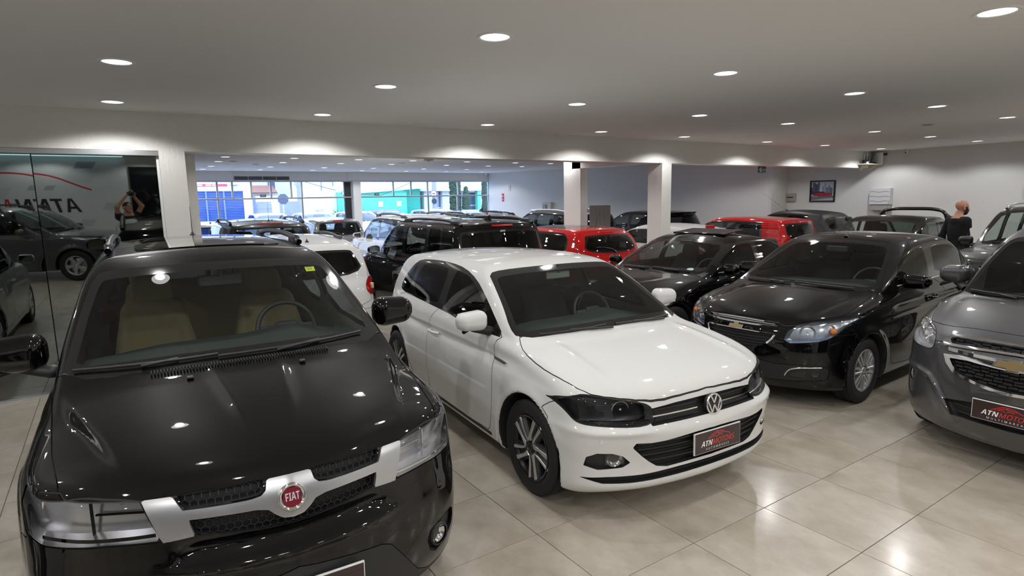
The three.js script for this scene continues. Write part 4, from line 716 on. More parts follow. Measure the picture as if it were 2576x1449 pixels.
// look: {paint, glass, side, rearGlass, rims, seat, extras: [...]}
const carved = new Map();
function genericCar(label, o, look, x, zAway, phi, group) {
  const key = look.key, made = key && carved.get(key), S = made ? made.S : makeSpec(o), out0 = made ? made.out : carveCar(S, look.cell ?? 0.03); if (key) carved.set(key, { S, out: out0 });
  const car = thing('car', label, 'car', x, 0, -zAway, Math.PI - phi, group), out = { ...out0 }, F = out.F, w = o.W / 2, zf = o.L / 2, zr = -zf;
  lampInside(car, out.headlight, { depth: 0.07, mat: look.lampMat ?? M.silver, bowls: [[w * 0.72, o.noseY - 0.07, march(F, [w * 0.72, o.noseY - 0.07, 4], [0, 0, -1], 4)[2] - 0.035, 0.05, 0.4]] });
  recess(car, 'front_grille', out.front_grille, 0.04, M.dark, false); recess(car, 'lower_intake', out.lower_intake, 0.04, M.dark, false);
  for (let k = 0; k < 3; k++) { const y = o.noseY - 0.105 - k * 0.034; part(car, 'grille_slat', frontBar(F, -0.3, 0.3, y, y, 0.02, 0.007, 0.006, 8), look.slat ?? M.chrome); }
  for (const k of ['headlight', 'front_grille', 'lower_intake']) delete out[k];
  const P = look.paint, red = phys([0.35, 0.006, 0.008], 0.12, 0, { clearcoat: 1 });
  if (out.tail_light) { for (const s of [1, -1]) { const m = s > 0 ? out.tail_light : mirrored(out.tail_light); part(car, 'tail_light', toGeo(raised(m, 0.008)), look.tailMat ?? red); } delete out.tail_light; }
  hang(car, out, { default: P, windshield: look.glass ?? GLASS.clear, windshield_border: BORDER, rear_window: look.rear ?? GLASS.tint, rear_window_border: BORDER, side_window: look.side ?? GLASS.tint, side_window_border: BORDER, door_frame: look.frame ?? BORDER, well: M.dark, cowl: M.blackPlastic, cladding: look.clad ?? M.blackPlastic, roof_panel: look.roof ?? P, spoiler_panel: look.roof ?? P }, { liningY: o.belt - 0.45, liningZ: o.wsB, liningR: zr + 0.18 });
  fitWheels(car, S, { R: o.R, rim: o.R * 0.63, w: 0.2, n: look.n ?? 5, q: 0.05, mat: look.rims ?? M.silver });
  for (const s of [-1, 1]) { mirrorHousing(car, s, w + 0.075, o.belt + 0.085, o.wsB - 0.42, look.mirror ?? P, [0.1, 0.07, 0.055], [w - 0.06, o.belt + 0.01, o.wsB - 0.4]); const zs = [[(o.doorCut ?? -0.25) + 0.12]]; if (!o.twoDoor) zs.push([S.axR + 0.22]); for (const [z] of zs) { const g = new THREE.Group(); g.name = 'door_handle'; g.position.set(s * (w - 0.022), o.belt - 0.13, z); car.add(g); part(g, 'handle_grip', tube([[0, 0, -0.1], [s * 0.028, 0, -0.07], [s * 0.028, 0, 0.07], [0, 0, 0.1]], 0.013, 12, 6), look.handle ?? P); } }
  if (look.rearWiper !== false && o.bk === undefined && S.rearGlass) { const y = o.belt + 0.10, q = (px, py) => { const p = march(F, [px, py, -4], [0, 0, 1], 4); return p ? [px, py, p[2] - 0.014] : [px, py, zr]; }; part(car, 'rear_wiper', [tube([q(0.0, y - 0.06), q(0.06, y), q(0.2, y + 0.035)], 0.011, 10, 6), tube([q(0.08, y + 0.01), q(0.24, y + 0.045), q(0.4, y + 0.05)], 0.008, 10, 6)], M.blackPlastic); }
  if (look.brakeLight !== false) { const y = look.brakeY ?? o.H - 0.085, p = march(F, [0, y, -4], [0, 0, 1], 5); if (p) { const g = box(look.brakeW ?? 0.3, 0.026, 0.03, 0.006); part(car, 'brake_light', at(g, 0, y, p[2] - 0.004), look.brakeMat ?? phys([0.55, 0.012, 0.015], 0.15, 0, { clearcoat: 1 })); } }
  if (look.wipers !== false) { const y = o.cowlY + 0.015; wiper(car, F, [[0.42, y], [0.2, y + 0.01], [0.55, y + 0.005], [0.0, y + 0.02]]); wiper(car, F, [[-0.1, y], [-0.3, y + 0.01], [-0.06, y + 0.015], [-0.55, y]]); }
  dashboard(car, { z: o.wsB - 0.12, y: o.cowlY - 0.02, back: o.wsB - 0.7, w: w - 0.17, mat: look.dash ?? std([0.02, 0.021, 0.022], 0.8), driver: 1 });
  seats(car, { seat: look.seat ?? std([0.03, 0.03, 0.032], 0.9), z: (o.seatZ ?? -0.25), y: o.cowlY - 0.74, x: 0.36, rear: o.noRearSeat ? undefined : (o.seatZ ?? -0.25) - 0.88 });
  look.more?.(car, F, S, o);
  return { car, F, S };
}
// ---------------------------------------------------------------- white hatchback in the middle
const POLO = {
  plan: [[-2.1, 0.66], [-1.9, 0.76], [-1.6, 0.83], [-1.1, 0.868], [-0.4, 0.876], [0.5, 0.876], [1.1, 0.878], [1.5, 0.876], [1.75, 0.868], [2.1, 0.85]],
  prof: [[0.1, 0.06], [0.2, 0.022], [0.3, 0.008], [0.42, 0.002], [0.55, 0], [0.68, 0.004], [0.745, 0.012], [0.765, 0.016], [0.80, 0.026], [0.9, 0.042], [1.0, 0.058], [1.1, 0.085]],
  hoodC: [[-2.1, 0.9], [-1.9, 0.98], [-1.0, 1.02], [0.6, 1.0], [1.05, 0.985], [1.3, 0.955], [1.6, 0.905], [1.85, 0.845], [1.98, 0.79], [2.1, 0.72]],
  hoodS: [[-2.1, 0.92], [-1.9, 1.0], [-1.5, 1.02], [-0.8, 1.0], [0.2, 0.975], [0.8, 0.955], [1.05, 0.94], [1.3, 0.905], [1.55, 0.855], [1.75, 0.80], [1.95, 0.73], [2.1, 0.68]],
  front: [[0.1, 1.84], [0.16, 1.92], [0.2, 1.95], [0.26, 2.0], [0.31, 2.0], [0.36, 2.0], [0.42, 2.005], [0.5, 2.02], [0.57, 2.028], [0.61, 2.01], [0.65, 1.985], [0.74, 1.962], [0.78, 1.945], [0.82, 1.90], [0.87, 1.8], [0.95, 1.6]],
  frontSweep: [[0, 0], [0.2, 0.012], [0.4, 0.04], [0.5, 0.065], [0.62, 0.112], [0.70, 0.155], [0.77, 0.205], [0.82, 0.262], [0.86, 0.35], [0.9, 0.52], [0.96, 0.9]],
  rear: [[0.1, -1.85], [0.25, -1.97], [0.4, -2.02], [0.55, -2.03], [0.62, -2.0], [0.75, -1.985], [0.9, -1.97], [1.0, -1.94], [1.1, -1.88]],
  rearSweep: [[0, 0], [0.3, 0.02], [0.5, 0.06], [0.7, 0.17], [0.82, 0.32], [0.95, 0.6]],
  cabW: [[0.9, 0.835], [1.0, 0.805], [1.1, 0.77], [1.2, 0.73], [1.3, 0.683], [1.4, 0.63], [1.48, 0.58]],
  cabPlan: [[-2.1, 0.14], [-1.7, 0.075], [-1.2, 0.03], [-0.4, 0], [0.3, 0.005], [0.8, 0.03], [1.2, 0.06]],
  roof: [[-2.1, 1.33], [-1.75, 1.395], [-1.3, 1.44], [-0.7, 1.468], [-0.3, 1.471], [0.05, 1.455], [0.35, 1.42], [0.7, 1.34]],
  ws: [[0.85, 1.42], [0.98, 1.17], [1.1, 0.94], [1.2, 0.745], [1.3, 0.54], [1.38, 0.36], [1.44, 0.19], [1.5, 0.0]],
  wsSweep: [[0, 0], [0.2, 0.012], [0.4, 0.05], [0.6, 0.125], [0.72, 0.19], [0.85, 0.3]],
  bk: [[0.9, -1.985], [1.0, -1.965], [1.1, -1.93], [1.25, -1.84], [1.34, -1.77], [1.42, -1.66], [1.5, -1.4]],
  bkSweep: [[0, 0], [0.3, 0.02], [0.5, 0.06], [0.65, 0.13], [0.8, 0.26]],
  crown: 0.045, kST: 0.075, kFs: 0.035, bottom: 0.165, flare: 0.012, wellR: 0.368, axF: 1.235, axR: -1.33, wheelY: 0.318, track: 1.53, cabFloor: 0.95, wellIn: 0.55,
  windshield: { v: 'f', o: outline([[-0.755, 0.985], [-0.40, 1.01], [0, 1.018], [0.40, 1.01], [0.755, 0.985], [0.752, 1.045], [0.705, 1.155], [0.65, 1.292], [0.612, 1.366], [0.5, 1.386], [0.25, 1.398], [0, 1.401], [-0.25, 1.398], [-0.5, 1.386], [-0.612, 1.366], [-0.65, 1.292], [-0.705, 1.155], [-0.752, 1.045]], 1), if: (x, y, z) => z > 0.05 },
  rearGlass: { v: 'r', o: outline([[-0.60, 1.04], [0.60, 1.04], [0.66, 1.10], [0.56, 1.32], [-0.56, 1.32], [-0.66, 1.10]], 2), if: (x, y, z, nx, ny, nz) => z < -1.5 },
  windows: [
    { v: 's', o: outline([[-0.235, 1.012], [-0.262, 1.10], [-0.262, 1.342], [-0.19, 1.366], [-0.02, 1.348], [0.22, 1.268], [0.42, 1.168], [0.545, 1.078], [0.60, 1.0], [0.30, 0.995]], 1) },
    { v: 's', o: outline([[-1.12, 1.048], [-0.40, 1.026], [-0.37, 1.10], [-0.37, 1.35], [-0.55, 1.372], [-0.85, 1.366], [-1.08, 1.33]], 1) },
    { v: 's', o: outline([[-1.19, 1.06], [-1.33, 1.055], [-1.455, 1.085], [-1.40, 1.18], [-1.28, 1.285], [-1.16, 1.335]], 1) }],
  cuts: [
    ['door_frame', { v: 's', o: outline([[-1.365, 1.03], [-1.50, 1.066], [-1.44, 1.19], [-1.30, 1.31], [-1.19, 1.365], [-0.83, 1.39], [-0.44, 1.395], [-0.11, 1.375], [0.17, 1.312], [0.38, 1.222], [0.57, 1.115], [0.805, 0.965], [0.60, 0.966], [0.15, 0.98], [-0.22, 1.008], [-0.73, 1.024]], 1), if: (x, y, z) => x > 0.3 && y > 0.9 }, 0],
    ['headlight', { v: 'f', o: outline([[0.868, 0.76], [0.792, 0.80], [0.745, 0.802], [0.64, 0.783], [0.47, 0.75], [0.424, 0.715], [0.407, 0.659], [0.45, 0.632], [0.546, 0.624], [0.753, 0.636], [0.805, 0.641], [0.825, 0.652], [0.842, 0.692]], 1), if: (x, y, z) => z > 1.45 }, 0.004],
    ['upper_grille', { v: 'f', o: outline([[0.424, 0.712], [0.25, 0.727], [0, 0.735], [-0.25, 0.727], [-0.42, 0.71], [-0.42, 0.62], [-0.25, 0.624], [0, 0.627], [0.25, 0.624], [0.45, 0.62]], 0), if: (x, y, z) => z > 1.8 }, 0.001],
    ['lower_grille', { v: 'f', o: outline([[0.60, 0.533], [0.42, 0.520], [0.2, 0.54], [0, 0.548], [-0.2, 0.54], [-0.42, 0.52], [-0.60, 0.533], [-0.484, 0.416], [-0.387, 0.350], [-0.2, 0.358], [0, 0.36], [0.2, 0.358], [0.387, 0.350], [0.484, 0.416]], 1), if: (x, y, z) => z > 1.7 }, 0.001],
    ['lower_slit', { v: 'f', o: outline([[0.815, 0.312], [0.70, 0.322], [0.507, 0.324], [0.25, 0.335], [0, 0.338], [-0.25, 0.335], [-0.25, 0.288], [0, 0.294], [0.25, 0.288], [0.40, 0.284], [0.576, 0.279], [0.72, 0.282]], 0), if: (x, y, z) => z > 1.6 }, 0.001],
    ['fog_lamp_recess', { v: 'f', o: outline([[0.79, 0.472], [0.638, 0.470], [0.554, 0.386], [0.805, 0.362]], 1), if: (x, y, z) => z > 1.6 }, 0.001],
    ['hood', { v: 't', o: outline([[0.735, 0.93], [0.758, 0.975], [0.806, 1.10], [0.822, 1.33], [0.812, 1.512], [0.762, 1.715], [0.645, 1.818], [0.469, 1.903], [0.287, 1.937], [0, 1.951], [-0.3, 1.94], [-0.3, 1.08], [0, 1.095], [0.3, 1.075], [0.55, 1.02]], 1), if: (x, y, z) => y > 0.6 && z > 0.85 }],
    ['cowl', { v: 't', o: outline([[0.77, 0.86], [0.74, 1.0], [0.5, 1.05], [0, 1.13], [-0.3, 1.1], [-0.3, 0.8], [0.5, 0.8]], 0), if: (x, y, z) => y > 0.6 && y < 1.02 && z > 0.82 && x < 0.74 }, 0],
    ['front_bumper', { v: 's', o: outline([[1.50, 0.62], [1.43, 0.668], [1.505, 0.715], [1.60, 0.757], [1.75, 0.79], [2.3, 0.80], [2.3, 0.05], [1.3, 0.05]], 0), if: (x, y, z) => z > 1.25 }],
    ['front_door', { v: 's', o: outline([[-0.28, 1.06], [-0.42, 0.955], [-0.488, 0.85], [-0.49, 0.6], [-0.46, 0.30], [-0.40, 0.255], [0.66, 0.245], [0.715, 0.30], [0.765, 0.567], [0.748, 0.80], [0.72, 0.935], [0.80, 0.98], [0.5, 1.06]], 1), if: (x, y, z) => x > 0.5 && y < 1.05 }],
    ['rear_door', { v: 's', o: outline([[-0.28, 1.06], [-0.42, 0.955], [-0.488, 0.85], [-0.49, 0.6], [-0.46, 0.30], [-0.52, 0.255], [-0.85, 0.26], [-0.93, 0.40], [-1.03, 0.58], [-1.22, 0.72], [-1.36, 0.85], [-1.40, 1.06]], 1), if: (x, y, z) => x > 0.5 && y < 1.05 }],
    ['rear_bumper', { v: 's', o: outline([[-1.55, 0.05], [-1.62, 0.55], [-2.3, 0.55], [-2.3, 0.05]], 0), if: (x, y, z) => z < -1.45 }],
    ['tail_light', { v: 's', o: outline([[-1.78, 0.80], [-1.68, 0.92], [-2.3, 0.98], [-2.3, 0.76]], 0), if: (x, y, z) => z < -1.6 && x > 0.45 }, 0.001],
  ],
  bottomAt: curve([[-2.1, 0.28], [-1.7, 0.2], [1.6, 0.17], [1.8, 0.19], [2.1, 0.2]], 0.1),
  sideAdd: (y, z) => -0.012 * Math.exp(-(((y - 0.845) / 0.05) ** 2)) * sstep(1.3, 0.9, z) + 0.006 * sstep(0.585, 0.57, y) * sstep(0.40, 0.47, y) * sstep(0.75, 0.55, z),
  topAdd: (x, z) => 0.012 * Math.exp(-(((x - 0.56 - 0.06 * (z - 1.0)) / 0.045) ** 2)) * sstep(1.0, 1.25, z),
  frontAdd: (x, y) => 0.02 * Math.exp(-(((y - 0.595) / 0.022) ** 2)) * sstep(0.3, 0.6, x),
};
{
  const car = thing('car', 'white compact hatchback in the front row, split-spoke wheels and a plate reading AUTOMÓVEIS', 'car', 3.109, 0, -4.251, Math.PI - 3.209);
  const out = carveCar(POLO, 0.016), F = out.F, seatCloth = std([0.03, 0.031, 0.033], 0.9);
  const smoke = phys([0.03, 0.03, 0.033], 0.25, 0.6, {});
  lampInside(car, out.headlight, { depth: 0.085, mat: smoke, lens: GLASS.lens, bowlMat: M.silver, bowls: [[0.70, 0.70, 1.70, 0.052, 0.5], [0.56, 0.695, 1.80, 0.05, 0.35]], bars: [frontBar(F, 0.44, 0.76, 0.645, 0.655, 0.02, 0.004, 0.004), at(box(0.004, 0.05, 0.01, 0.001), 0.455, 0.69, 1.885, 0, 0, 0.25)], barMat: M.silver });
  recess(car, 'upper_grille', out.upper_grille, 0.04, M.blackPlastic, false); recess(car, 'lower_grille', out.lower_grille, 0.045, M.blackPlastic, false); recess(car, 'lower_slit', out.lower_slit, 0.04, M.blackPlastic, false); recess(car, 'fog_lamp_recess', out.fog_lamp_recess, 0.03, M.blackPlastic);
  for (const k of ['headlight', 'upper_grille', 'lower_grille', 'lower_slit', 'fog_lamp_recess']) delete out[k];
  hang(car, out, { default: PAINT.white, windshield: GLASS.clear, windshield_border: BORDER, rear_window: GLASS.dark, rear_window_border: BORDER, side_window: GLASS.dark, side_window_border: BORDER, door_frame: BORDER, well: M.dark, cowl: M.blackPlastic, tail_light: paint([0.3, 0.005, 0.01]) }, { liningZ: 1.1 });
  for (const s of [-1, 1]) { part(car, 'grille_chrome_bar', frontBar(F, s * 0.10, s * 0.425, 0.675, 0.668, 0.004, 0.006, 0.006), M.chrome); for (const y of [0.703, 0.645]) part(car, 'grille_slat', frontBar(F, s * 0.09, s * 0.41, y, y - 0.004, 0.016, 0.006, 0.004), M.blackPlastic); }
  for (const y of [0.40, 0.44, 0.48, 0.515]) part(car, 'grille_slat', frontBar(F, -0.53, 0.53, y, y, 0.022, 0.006, 0.006), M.blackPlastic);
  part(car, 'grille_slat', frontBar(F, -0.7, 0.7, 0.31, 0.31, 0.03, 0.004, 0.004), M.blackPlastic);
  { // round emblem: ring with a V above a W
    const e = new THREE.Group(); e.name = 'emblem'; e.position.set(0.02, 0.678, 1.985); e.rotation.x = -0.12; car.add(e);
    part(e, 'emblem_base', new THREE.CylinderGeometry(0.062, 0.064, 0.02, 40).rotateX(Math.PI / 2), M.blackPlastic);
    part(e, 'emblem_ring', new THREE.TorusGeometry(0.061, 0.0065, 12, 48).translate(0, 0, 0.012), M.chrome);
    const bar = (x0, y0, x1, y1) => { const L = Math.hypot(x1 - x0, y1 - y0); return at(box(L, 0.0105, 0.008, 0.002), (x0 + x1) / 2, (y0 + y1) / 2, 0.013, 0, 0, Math.atan2(y1 - y0, x1 - x0)); };
    const vw = []; for (const s of [-1, 1]) vw.push(bar(s * 0.024, 0.052, 0, 0.006), bar(s * 0.052, 0.026, s * 0.022, -0.05), bar(s * 0.022, -0.05, 0, -0.004));
    part(e, 'emblem_letters', vw, M.chrome);
  }
  for (const s of [-1, 1]) {
    const fog = new THREE.Group(); fog.name = 'fog_lamp'; fog.position.set(s * 0.655, 0.432, 1.862); fog.rotation.y = s * 0.4; car.add(fog);
    part(fog, 'fog_reflector', lathe([[0.001, -0.03], [0.025, -0.022], [0.045, 0], [0.048, 0.003]], 24).rotateX(Math.PI / 2), M.chrome);
    part(fog, 'fog_lens', at(box(0.115, 0.07, 0.006, 0.003), 0, 0, 0.008), GLASS.lens);
    mirrorHousing(car, s, 0.945, 1.075, 0.59, PAINT.white, [0.115, 0.075, 0.062], [0.80, 0.985, 0.60]);
    const hnd = (z, y) => { const p = new THREE.Group(); p.name = 'door_handle'; p.position.set(s * 0.852, y, z); car.add(p); part(p, 'handle_grip', tube([[0, 0, -0.1], [s * 0.028, 0.004, -0.07], [s * 0.032, 0.004, 0.07], [0, 0, 0.1]], 0.013, 16, 8), PAINT.white); };
    hnd(-0.33, 0.815); hnd(-1.18, 0.845);
    part(car, 'fender_badge', at(extrude([[0, 0], [0.19, -0.014], [0.15, -0.034], [0.012, -0.026]], 0.004, 0.001), 0, 0, 0).applyMatrix4(new THREE.Matrix4().makeRotationY(-Math.PI / 2)).translate(s * 0.846 - (s > 0 ? 0 : 0) , 0.842, 0.755), M.silver);
    part(car, 'parking_sensor', at(new THREE.CylinderGeometry(0.011, 0.011, 0.006, 16), s * 0.736, 0.543, 1.848, Math.PI / 2, s * 0.6, 0), PAINT.white);
    part(car, 'sill', slab(-0.78, 0.78, 0, 0.05, -0.03, 0.03, 0.02).rotateY(Math.PI / 2).translate(s * 0.835, 0.215, -0.05), M.blackPlastic);
  }
  wiper(car, F, [[0.50, 0.995], [0.16, 1.018], [0.60, 1.005], [-0.02, 1.02]]); wiper(car, F, [[-0.06, 1.005], [-0.40, 1.015], [-0.1, 1.022], [-0.62, 1.0]]);
  plate(car, 0.462, 2.018, -0.02, 'AUTOMÓVEIS', 0.03);
  fitWheels(car, POLO, { R: 0.318, rim: 0.222, w: 0.205, style: 'split', mat: M.silver, barrel: std([0.03, 0.03, 0.032], 0.3, 0.6), cap: M.blackPlastic });
  dashboard(car, { z: 0.98, y: 0.985, back: 0.42, w: 0.70, mat: std([0.022, 0.03, 0.029], 0.8), driver: 1 });
  seats(car, { seat: seatCloth, z: -0.25, y: 0.24, x: 0.36, rear: -1.15 });
  const mir = new THREE.Group(); mir.name = 'rear_view_mirror'; mir.position.set(0, 1.315, 0.33); mir.rotation.x = -0.1; car.add(mir); part(mir, 'mirror_body', box(0.235, 0.065, 0.03, 0.014), std([0.3, 0.31, 0.3], 0.5)); part(mir, 'mirror_stem', new THREE.CylinderGeometry(0.008, 0.012, 0.07, 10).translate(0, 0.05, 0.01), M.blackPlastic);
}
// ---------------------------------------------------------------- big black crossover at the front left
const JOURNEY = {
  plan: [[-2.5, 0.75], [-2.2, 0.85], [-1.8, 0.90], [-1.0, 0.915], [0.5, 0.915], [1.4, 0.92], [1.8, 0.915], [2.1, 0.90], [2.5, 0.88]],
  prof: [[0.12, 0.07], [0.25, 0.03], [0.35, 0.012], [0.5, 0], [0.7, 0.003], [0.85, 0.012], [0.95, 0.028], [1.05, 0.055], [1.15, 0.095]],
  hoodC: [[-2.5, 1.05], [-2.2, 1.10], [0, 1.10], [1.1, 1.15], [1.3, 1.14], [1.5, 1.118], [1.8, 1.085], [2.1, 1.04], [2.3, 0.985], [2.5, 0.88]],
  hoodS: [[-2.5, 1.03], [-2.2, 1.08], [-1, 1.08], [0.5, 1.06], [1.2, 1.045], [1.4, 1.02], [1.7, 0.985], [2.0, 0.935], [2.2, 0.9], [2.5, 0.84]],
  front: [[0.12, 2.28], [0.22, 2.38], [0.35, 2.43], [0.5, 2.446], [0.6, 2.44], [0.66, 2.425], [0.74, 2.41], [0.87, 2.385], [0.95, 2.335], [1.0, 2.26], [1.05, 2.1], [1.15, 1.7]],
  frontSweep: [[0, 0], [0.2, 0.02], [0.44, 0.085], [0.55, 0.13], [0.67, 0.20], [0.76, 0.285], [0.836, 0.385], [0.88, 0.49], [0.92, 0.66], [0.96, 0.9]],
  rear: [[0.12, -2.25], [0.35, -2.42], [0.6, -2.444], [0.9, -2.42], [1.1, -2.38]], rearSweep: [[0, 0], [0.4, 0.04], [0.7, 0.15], [0.85, 0.32], [0.95, 0.55]],
  cabW: [[1.0, 0.88], [1.1, 0.855], [1.2, 0.825], [1.35, 0.775], [1.5, 0.722], [1.6, 0.682], [1.7, 0.64]],
  cabPlan: [[-2.5, 0.10], [-2.0, 0.04], [-1, 0], [0.3, 0.0], [0.8, 0.01], [1.3, 0.04]],
  roof: [[-2.45, 1.59], [-1.9, 1.65], [-1.2, 1.685], [-0.5, 1.69], [0, 1.672], [0.3, 1.638], [0.6, 1.575], [1.0, 1.46]],
  ws: [[0.95, 1.86], [1.05, 1.61], [1.146, 1.39], [1.3, 1.05], [1.45, 0.735], [1.56, 0.50], [1.63, 0.33], [1.72, 0.05]],
  wsSweep: [[0, 0], [0.2, 0.01], [0.4, 0.042], [0.6, 0.105], [0.72, 0.155], [0.85, 0.23]],
  bk: [[1.0, -2.40], [1.1, -2.38], [1.4, -2.28], [1.55, -2.19], [1.65, -2.05], [1.72, -1.8]], bkSweep: [[0, 0], [0.4, 0.03], [0.65, 0.12], [0.8, 0.22]],
  crown: 0.03, kST: 0.09, kFs: 0.04, bottom: 0.2, flare: 0.016, archW: 0.06, hoodPow: 3.2, wellR: 0.41, axF: 1.49, axR: -1.40, wheelY: 0.362, track: 1.60, cabFloor: 1.08, wellIn: 0.58,
  windshield: { v: 'f', o: outline([[-0.79, 1.135], [-0.377, 1.158], [0, 1.163], [0.377, 1.158], [0.79, 1.135], [0.755, 1.26], [0.721, 1.387], [0.66, 1.552], [0.58, 1.574], [0.3, 1.588], [0, 1.592], [-0.3, 1.588], [-0.58, 1.574], [-0.66, 1.552], [-0.721, 1.387], [-0.755, 1.26]], 1), if: (x, y, z) => z > 0.2, frit: 0.042 },
  rearGlass: { v: 'r', o: outline([[-0.66, 1.15], [0.66, 1.15], [0.60, 1.56], [-0.60, 1.56]], 2), if: (x, y, z) => z < -1.9 },
  windows: [
    { v: 's', o: outline([[-0.10, 1.13], [-0.13, 1.54], [0.02, 1.56], [0.30, 1.50], [0.62, 1.34], [0.86, 1.17], [0.84, 1.12]], 1) },
    { v: 's', o: outline([[-1.05, 1.15], [-0.24, 1.13], [-0.26, 1.55], [-0.7, 1.57], [-1.05, 1.56]], 1) },
    { v: 's', o: outline([[-1.15, 1.17], [-1.95, 1.22], [-1.88, 1.46], [-1.7, 1.53], [-1.15, 1.56]], 1) }],
  cuts: [
    ['door_frame', { v: 's', o: outline([[-2.02, 1.19], [-1.95, 1.48], [-1.7, 1.58], [-0.7, 1.605], [0.05, 1.595], [0.34, 1.53], [0.66, 1.37], [0.98, 1.13], [0.84, 1.09], [-1.0, 1.115]], 1), if: (x, y, z) => x > 0.3 && y > 1.0 }, 0],
    ['headlight', { v: 'f', o: outline([[0.487, 0.912], [0.60, 0.917], [0.718, 0.918], [0.80, 0.907], [0.85, 0.925], [0.872, 0.86], [0.862, 0.77], [0.80, 0.751], [0.70, 0.762], [0.60, 0.771], [0.432, 0.772], [0.463, 0.849]], 0), if: (x, y, z) => z > 1.8 }, 0.003],
    ['silver_trim', { v: 'f', o: outline([[0, 0.922], [0.080, 0.921], [0.088, 0.888], [0.105, 0.874], [0.142, 0.869], [0.25, 0.870], [0.358, 0.871], [0.385, 0.916], [0.482, 0.914], [0.458, 0.849], [0.428, 0.768], [0.326, 0.779], [0.343, 0.836], [0.25, 0.834], [0.125, 0.829], [0.085, 0.820], [0.06, 0.795], [0.035, 0.780], [0, 0.776], [-0.035, 0.780], [-0.06, 0.795], [-0.1, 0.83], [-0.1, 0.921]], 0), if: (x, y, z) => z > 2.0 }, 0.001],
    ['upper_grille', { v: 'f', o: outline([[0.09, 0.926], [0.377, 0.917], [0.352, 0.873], [0.145, 0.875], [0.11, 0.879], [0.094, 0.892]], 0), if: (x, y, z) => z > 2.0 }, 0.0005],
    ['middle_grille', { v: 'f', o: outline([[-0.2, 0.835], [0.2, 0.835], [0.34, 0.836], [0.322, 0.777], [0.2, 0.757], [0.092, 0.745], [0, 0.742], [-0.2, 0.75]], 0), if: (x, y, z) => z > 2.0 }, 0.0005],
    ['lip_grille', { v: 'f', o: outline([[0.31, 0.744], [0.20, 0.733], [0.06, 0.722], [-0.1, 0.722], [-0.1, 0.703], [0.06, 0.705], [0.157, 0.710], [0.25, 0.72]], 0), if: (x, y, z) => z > 2.0 }, 0.0005],
    ['fog_lamp_recess', { v: 'f', o: outline([[0.575, 0.455], [0.70, 0.48], [0.79, 0.46], [0.80, 0.37], [0.73, 0.335], [0.615, 0.325]], 1), if: (x, y, z) => z > 1.8 }, 0.002],
    ['lower_grille', { v: 'f', o: outline([[-0.3, 0.42], [0.28, 0.42], [0.33, 0.38], [0.34, 0.31], [0.28, 0.27], [-0.3, 0.27]], 1), if: (x, y, z) => z > 2.0 }, 0.001],
    ['lower_cladding', { v: 'f', o: outline([[-0.3, 0.586], [0, 0.585], [0.06, 0.572], [0.257, 0.548], [0.34, 0.536], [0.385, 0.515], [0.415, 0.475], [0.463, 0.405], [0.53, 0.305], [0.60, 0.258], [0.75, 0.25], [0.95, 0.27], [0.95, 0.0], [-0.3, 0.0]], 0), if: (x, y, z) => z > 1.85 }, 0.002],
    ['hood', { v: 't', o: outline([[0.828, 1.17], [0.818, 1.3], [0.80, 1.55], [0.779, 1.779], [0.733, 2.085], [0.718, 2.118], [0.60, 2.198], [0.483, 2.264], [0.366, 2.300], [0.2, 2.342], [0, 2.362], [-0.3, 2.34], [-0.3, 1.35], [0, 1.362], [0.3, 1.35], [0.6, 1.29], [0.79, 1.17]], 0), if: (x, y, z) => y > 0.85 && z > 1.0 }],
    ['cowl', { v: 't', o: outline([[0.80, 1.0], [0.79, 1.19], [0.6, 1.30], [0.3, 1.36], [-0.3, 1.37], [-0.3, 1.0]], 0), if: (x, y, z) => y > 0.8 && y < 1.165 && z > 1.0 && x < 0.80 }, 0],
    ['front_bumper', { v: 's', o: outline([[1.86, 0.62], [1.84, 0.72], [1.96, 0.745], [2.0, 0.93], [2.6, 1.0], [2.6, 0.05], [1.6, 0.05]], 0), if: (x, y, z) => z > 1.55 }],
    ['front_door', { v: 's', o: outline([[-0.18, 1.2], [-0.22, 0.6], [-0.18, 0.32], [0.85, 0.30], [0.98, 0.6], [0.98, 1.0], [0.9, 1.2]], 1), if: (x, y, z) => x > 0.5 && y < 1.15 }],
    ['rear_door', { v: 's', o: outline([[-0.19, 1.2], [-0.23, 0.6], [-0.2, 0.32], [-0.9, 0.32], [-1.0, 0.5], [-1.15, 0.8], [-1.2, 1.2]], 1), if: (x, y, z) => x > 0.5 && y < 1.15 }],
    ['rear_bumper', { v: 's', o: outline([[-1.75, 0.05], [-1.85, 0.6], [-2.7, 0.62], [-2.7, 0.05]], 0), if: (x, y, z) => z < -1.6 }],
    ['tail_light', { v: 's', o: outline([[-2.05, 0.85], [-2.0, 1.02], [-2.7, 1.05], [-2.7, 0.82]], 0), if: (x, y, z) => z < -1.9 && x > 0.5 }, 0.001],
  ],
  topAdd: (x, z) => { const f = sstep(2.25, 1.7, z) * sstep(1.25, 1.4, z), c0 = 0.165 - 0.07 * clamp((z - 1.45) / 0.7, 0, 1); const e0 = 0.79 - 0.27 * clamp((z - 1.3) / 0.87, 0, 1.1); return 0.006 * Math.exp(-(((x - c0) / 0.03) ** 2)) * f - 0.03 * sstep(e0 - 0.015, e0 + 0.035, x) * sstep(2.3, 1.9, z) * sstep(1.1, 1.25, z) + 0.007 * f * sstep(c0 + 0.02, c0 - 0.02, x); },
  frontAdd: (x, y) => 0.03 * Math.exp(-(((y - 0.655) / 0.02) ** 2)) * sstep(0.5, 0.3, x) - 0.03 * Math.exp(-(((y - 0.715) / 0.03) ** 2)) * sstep(0.42, 0.3, x),
  sideAdd: (y, z) => { const r = Math.hypot(z - 1.49, y - 0.362); return 0.02 * sstep(0.52, 0.47, r) + 0.02 * sstep(0.52, 0.47, Math.hypot(z + 1.40, y - 0.362)); },
};
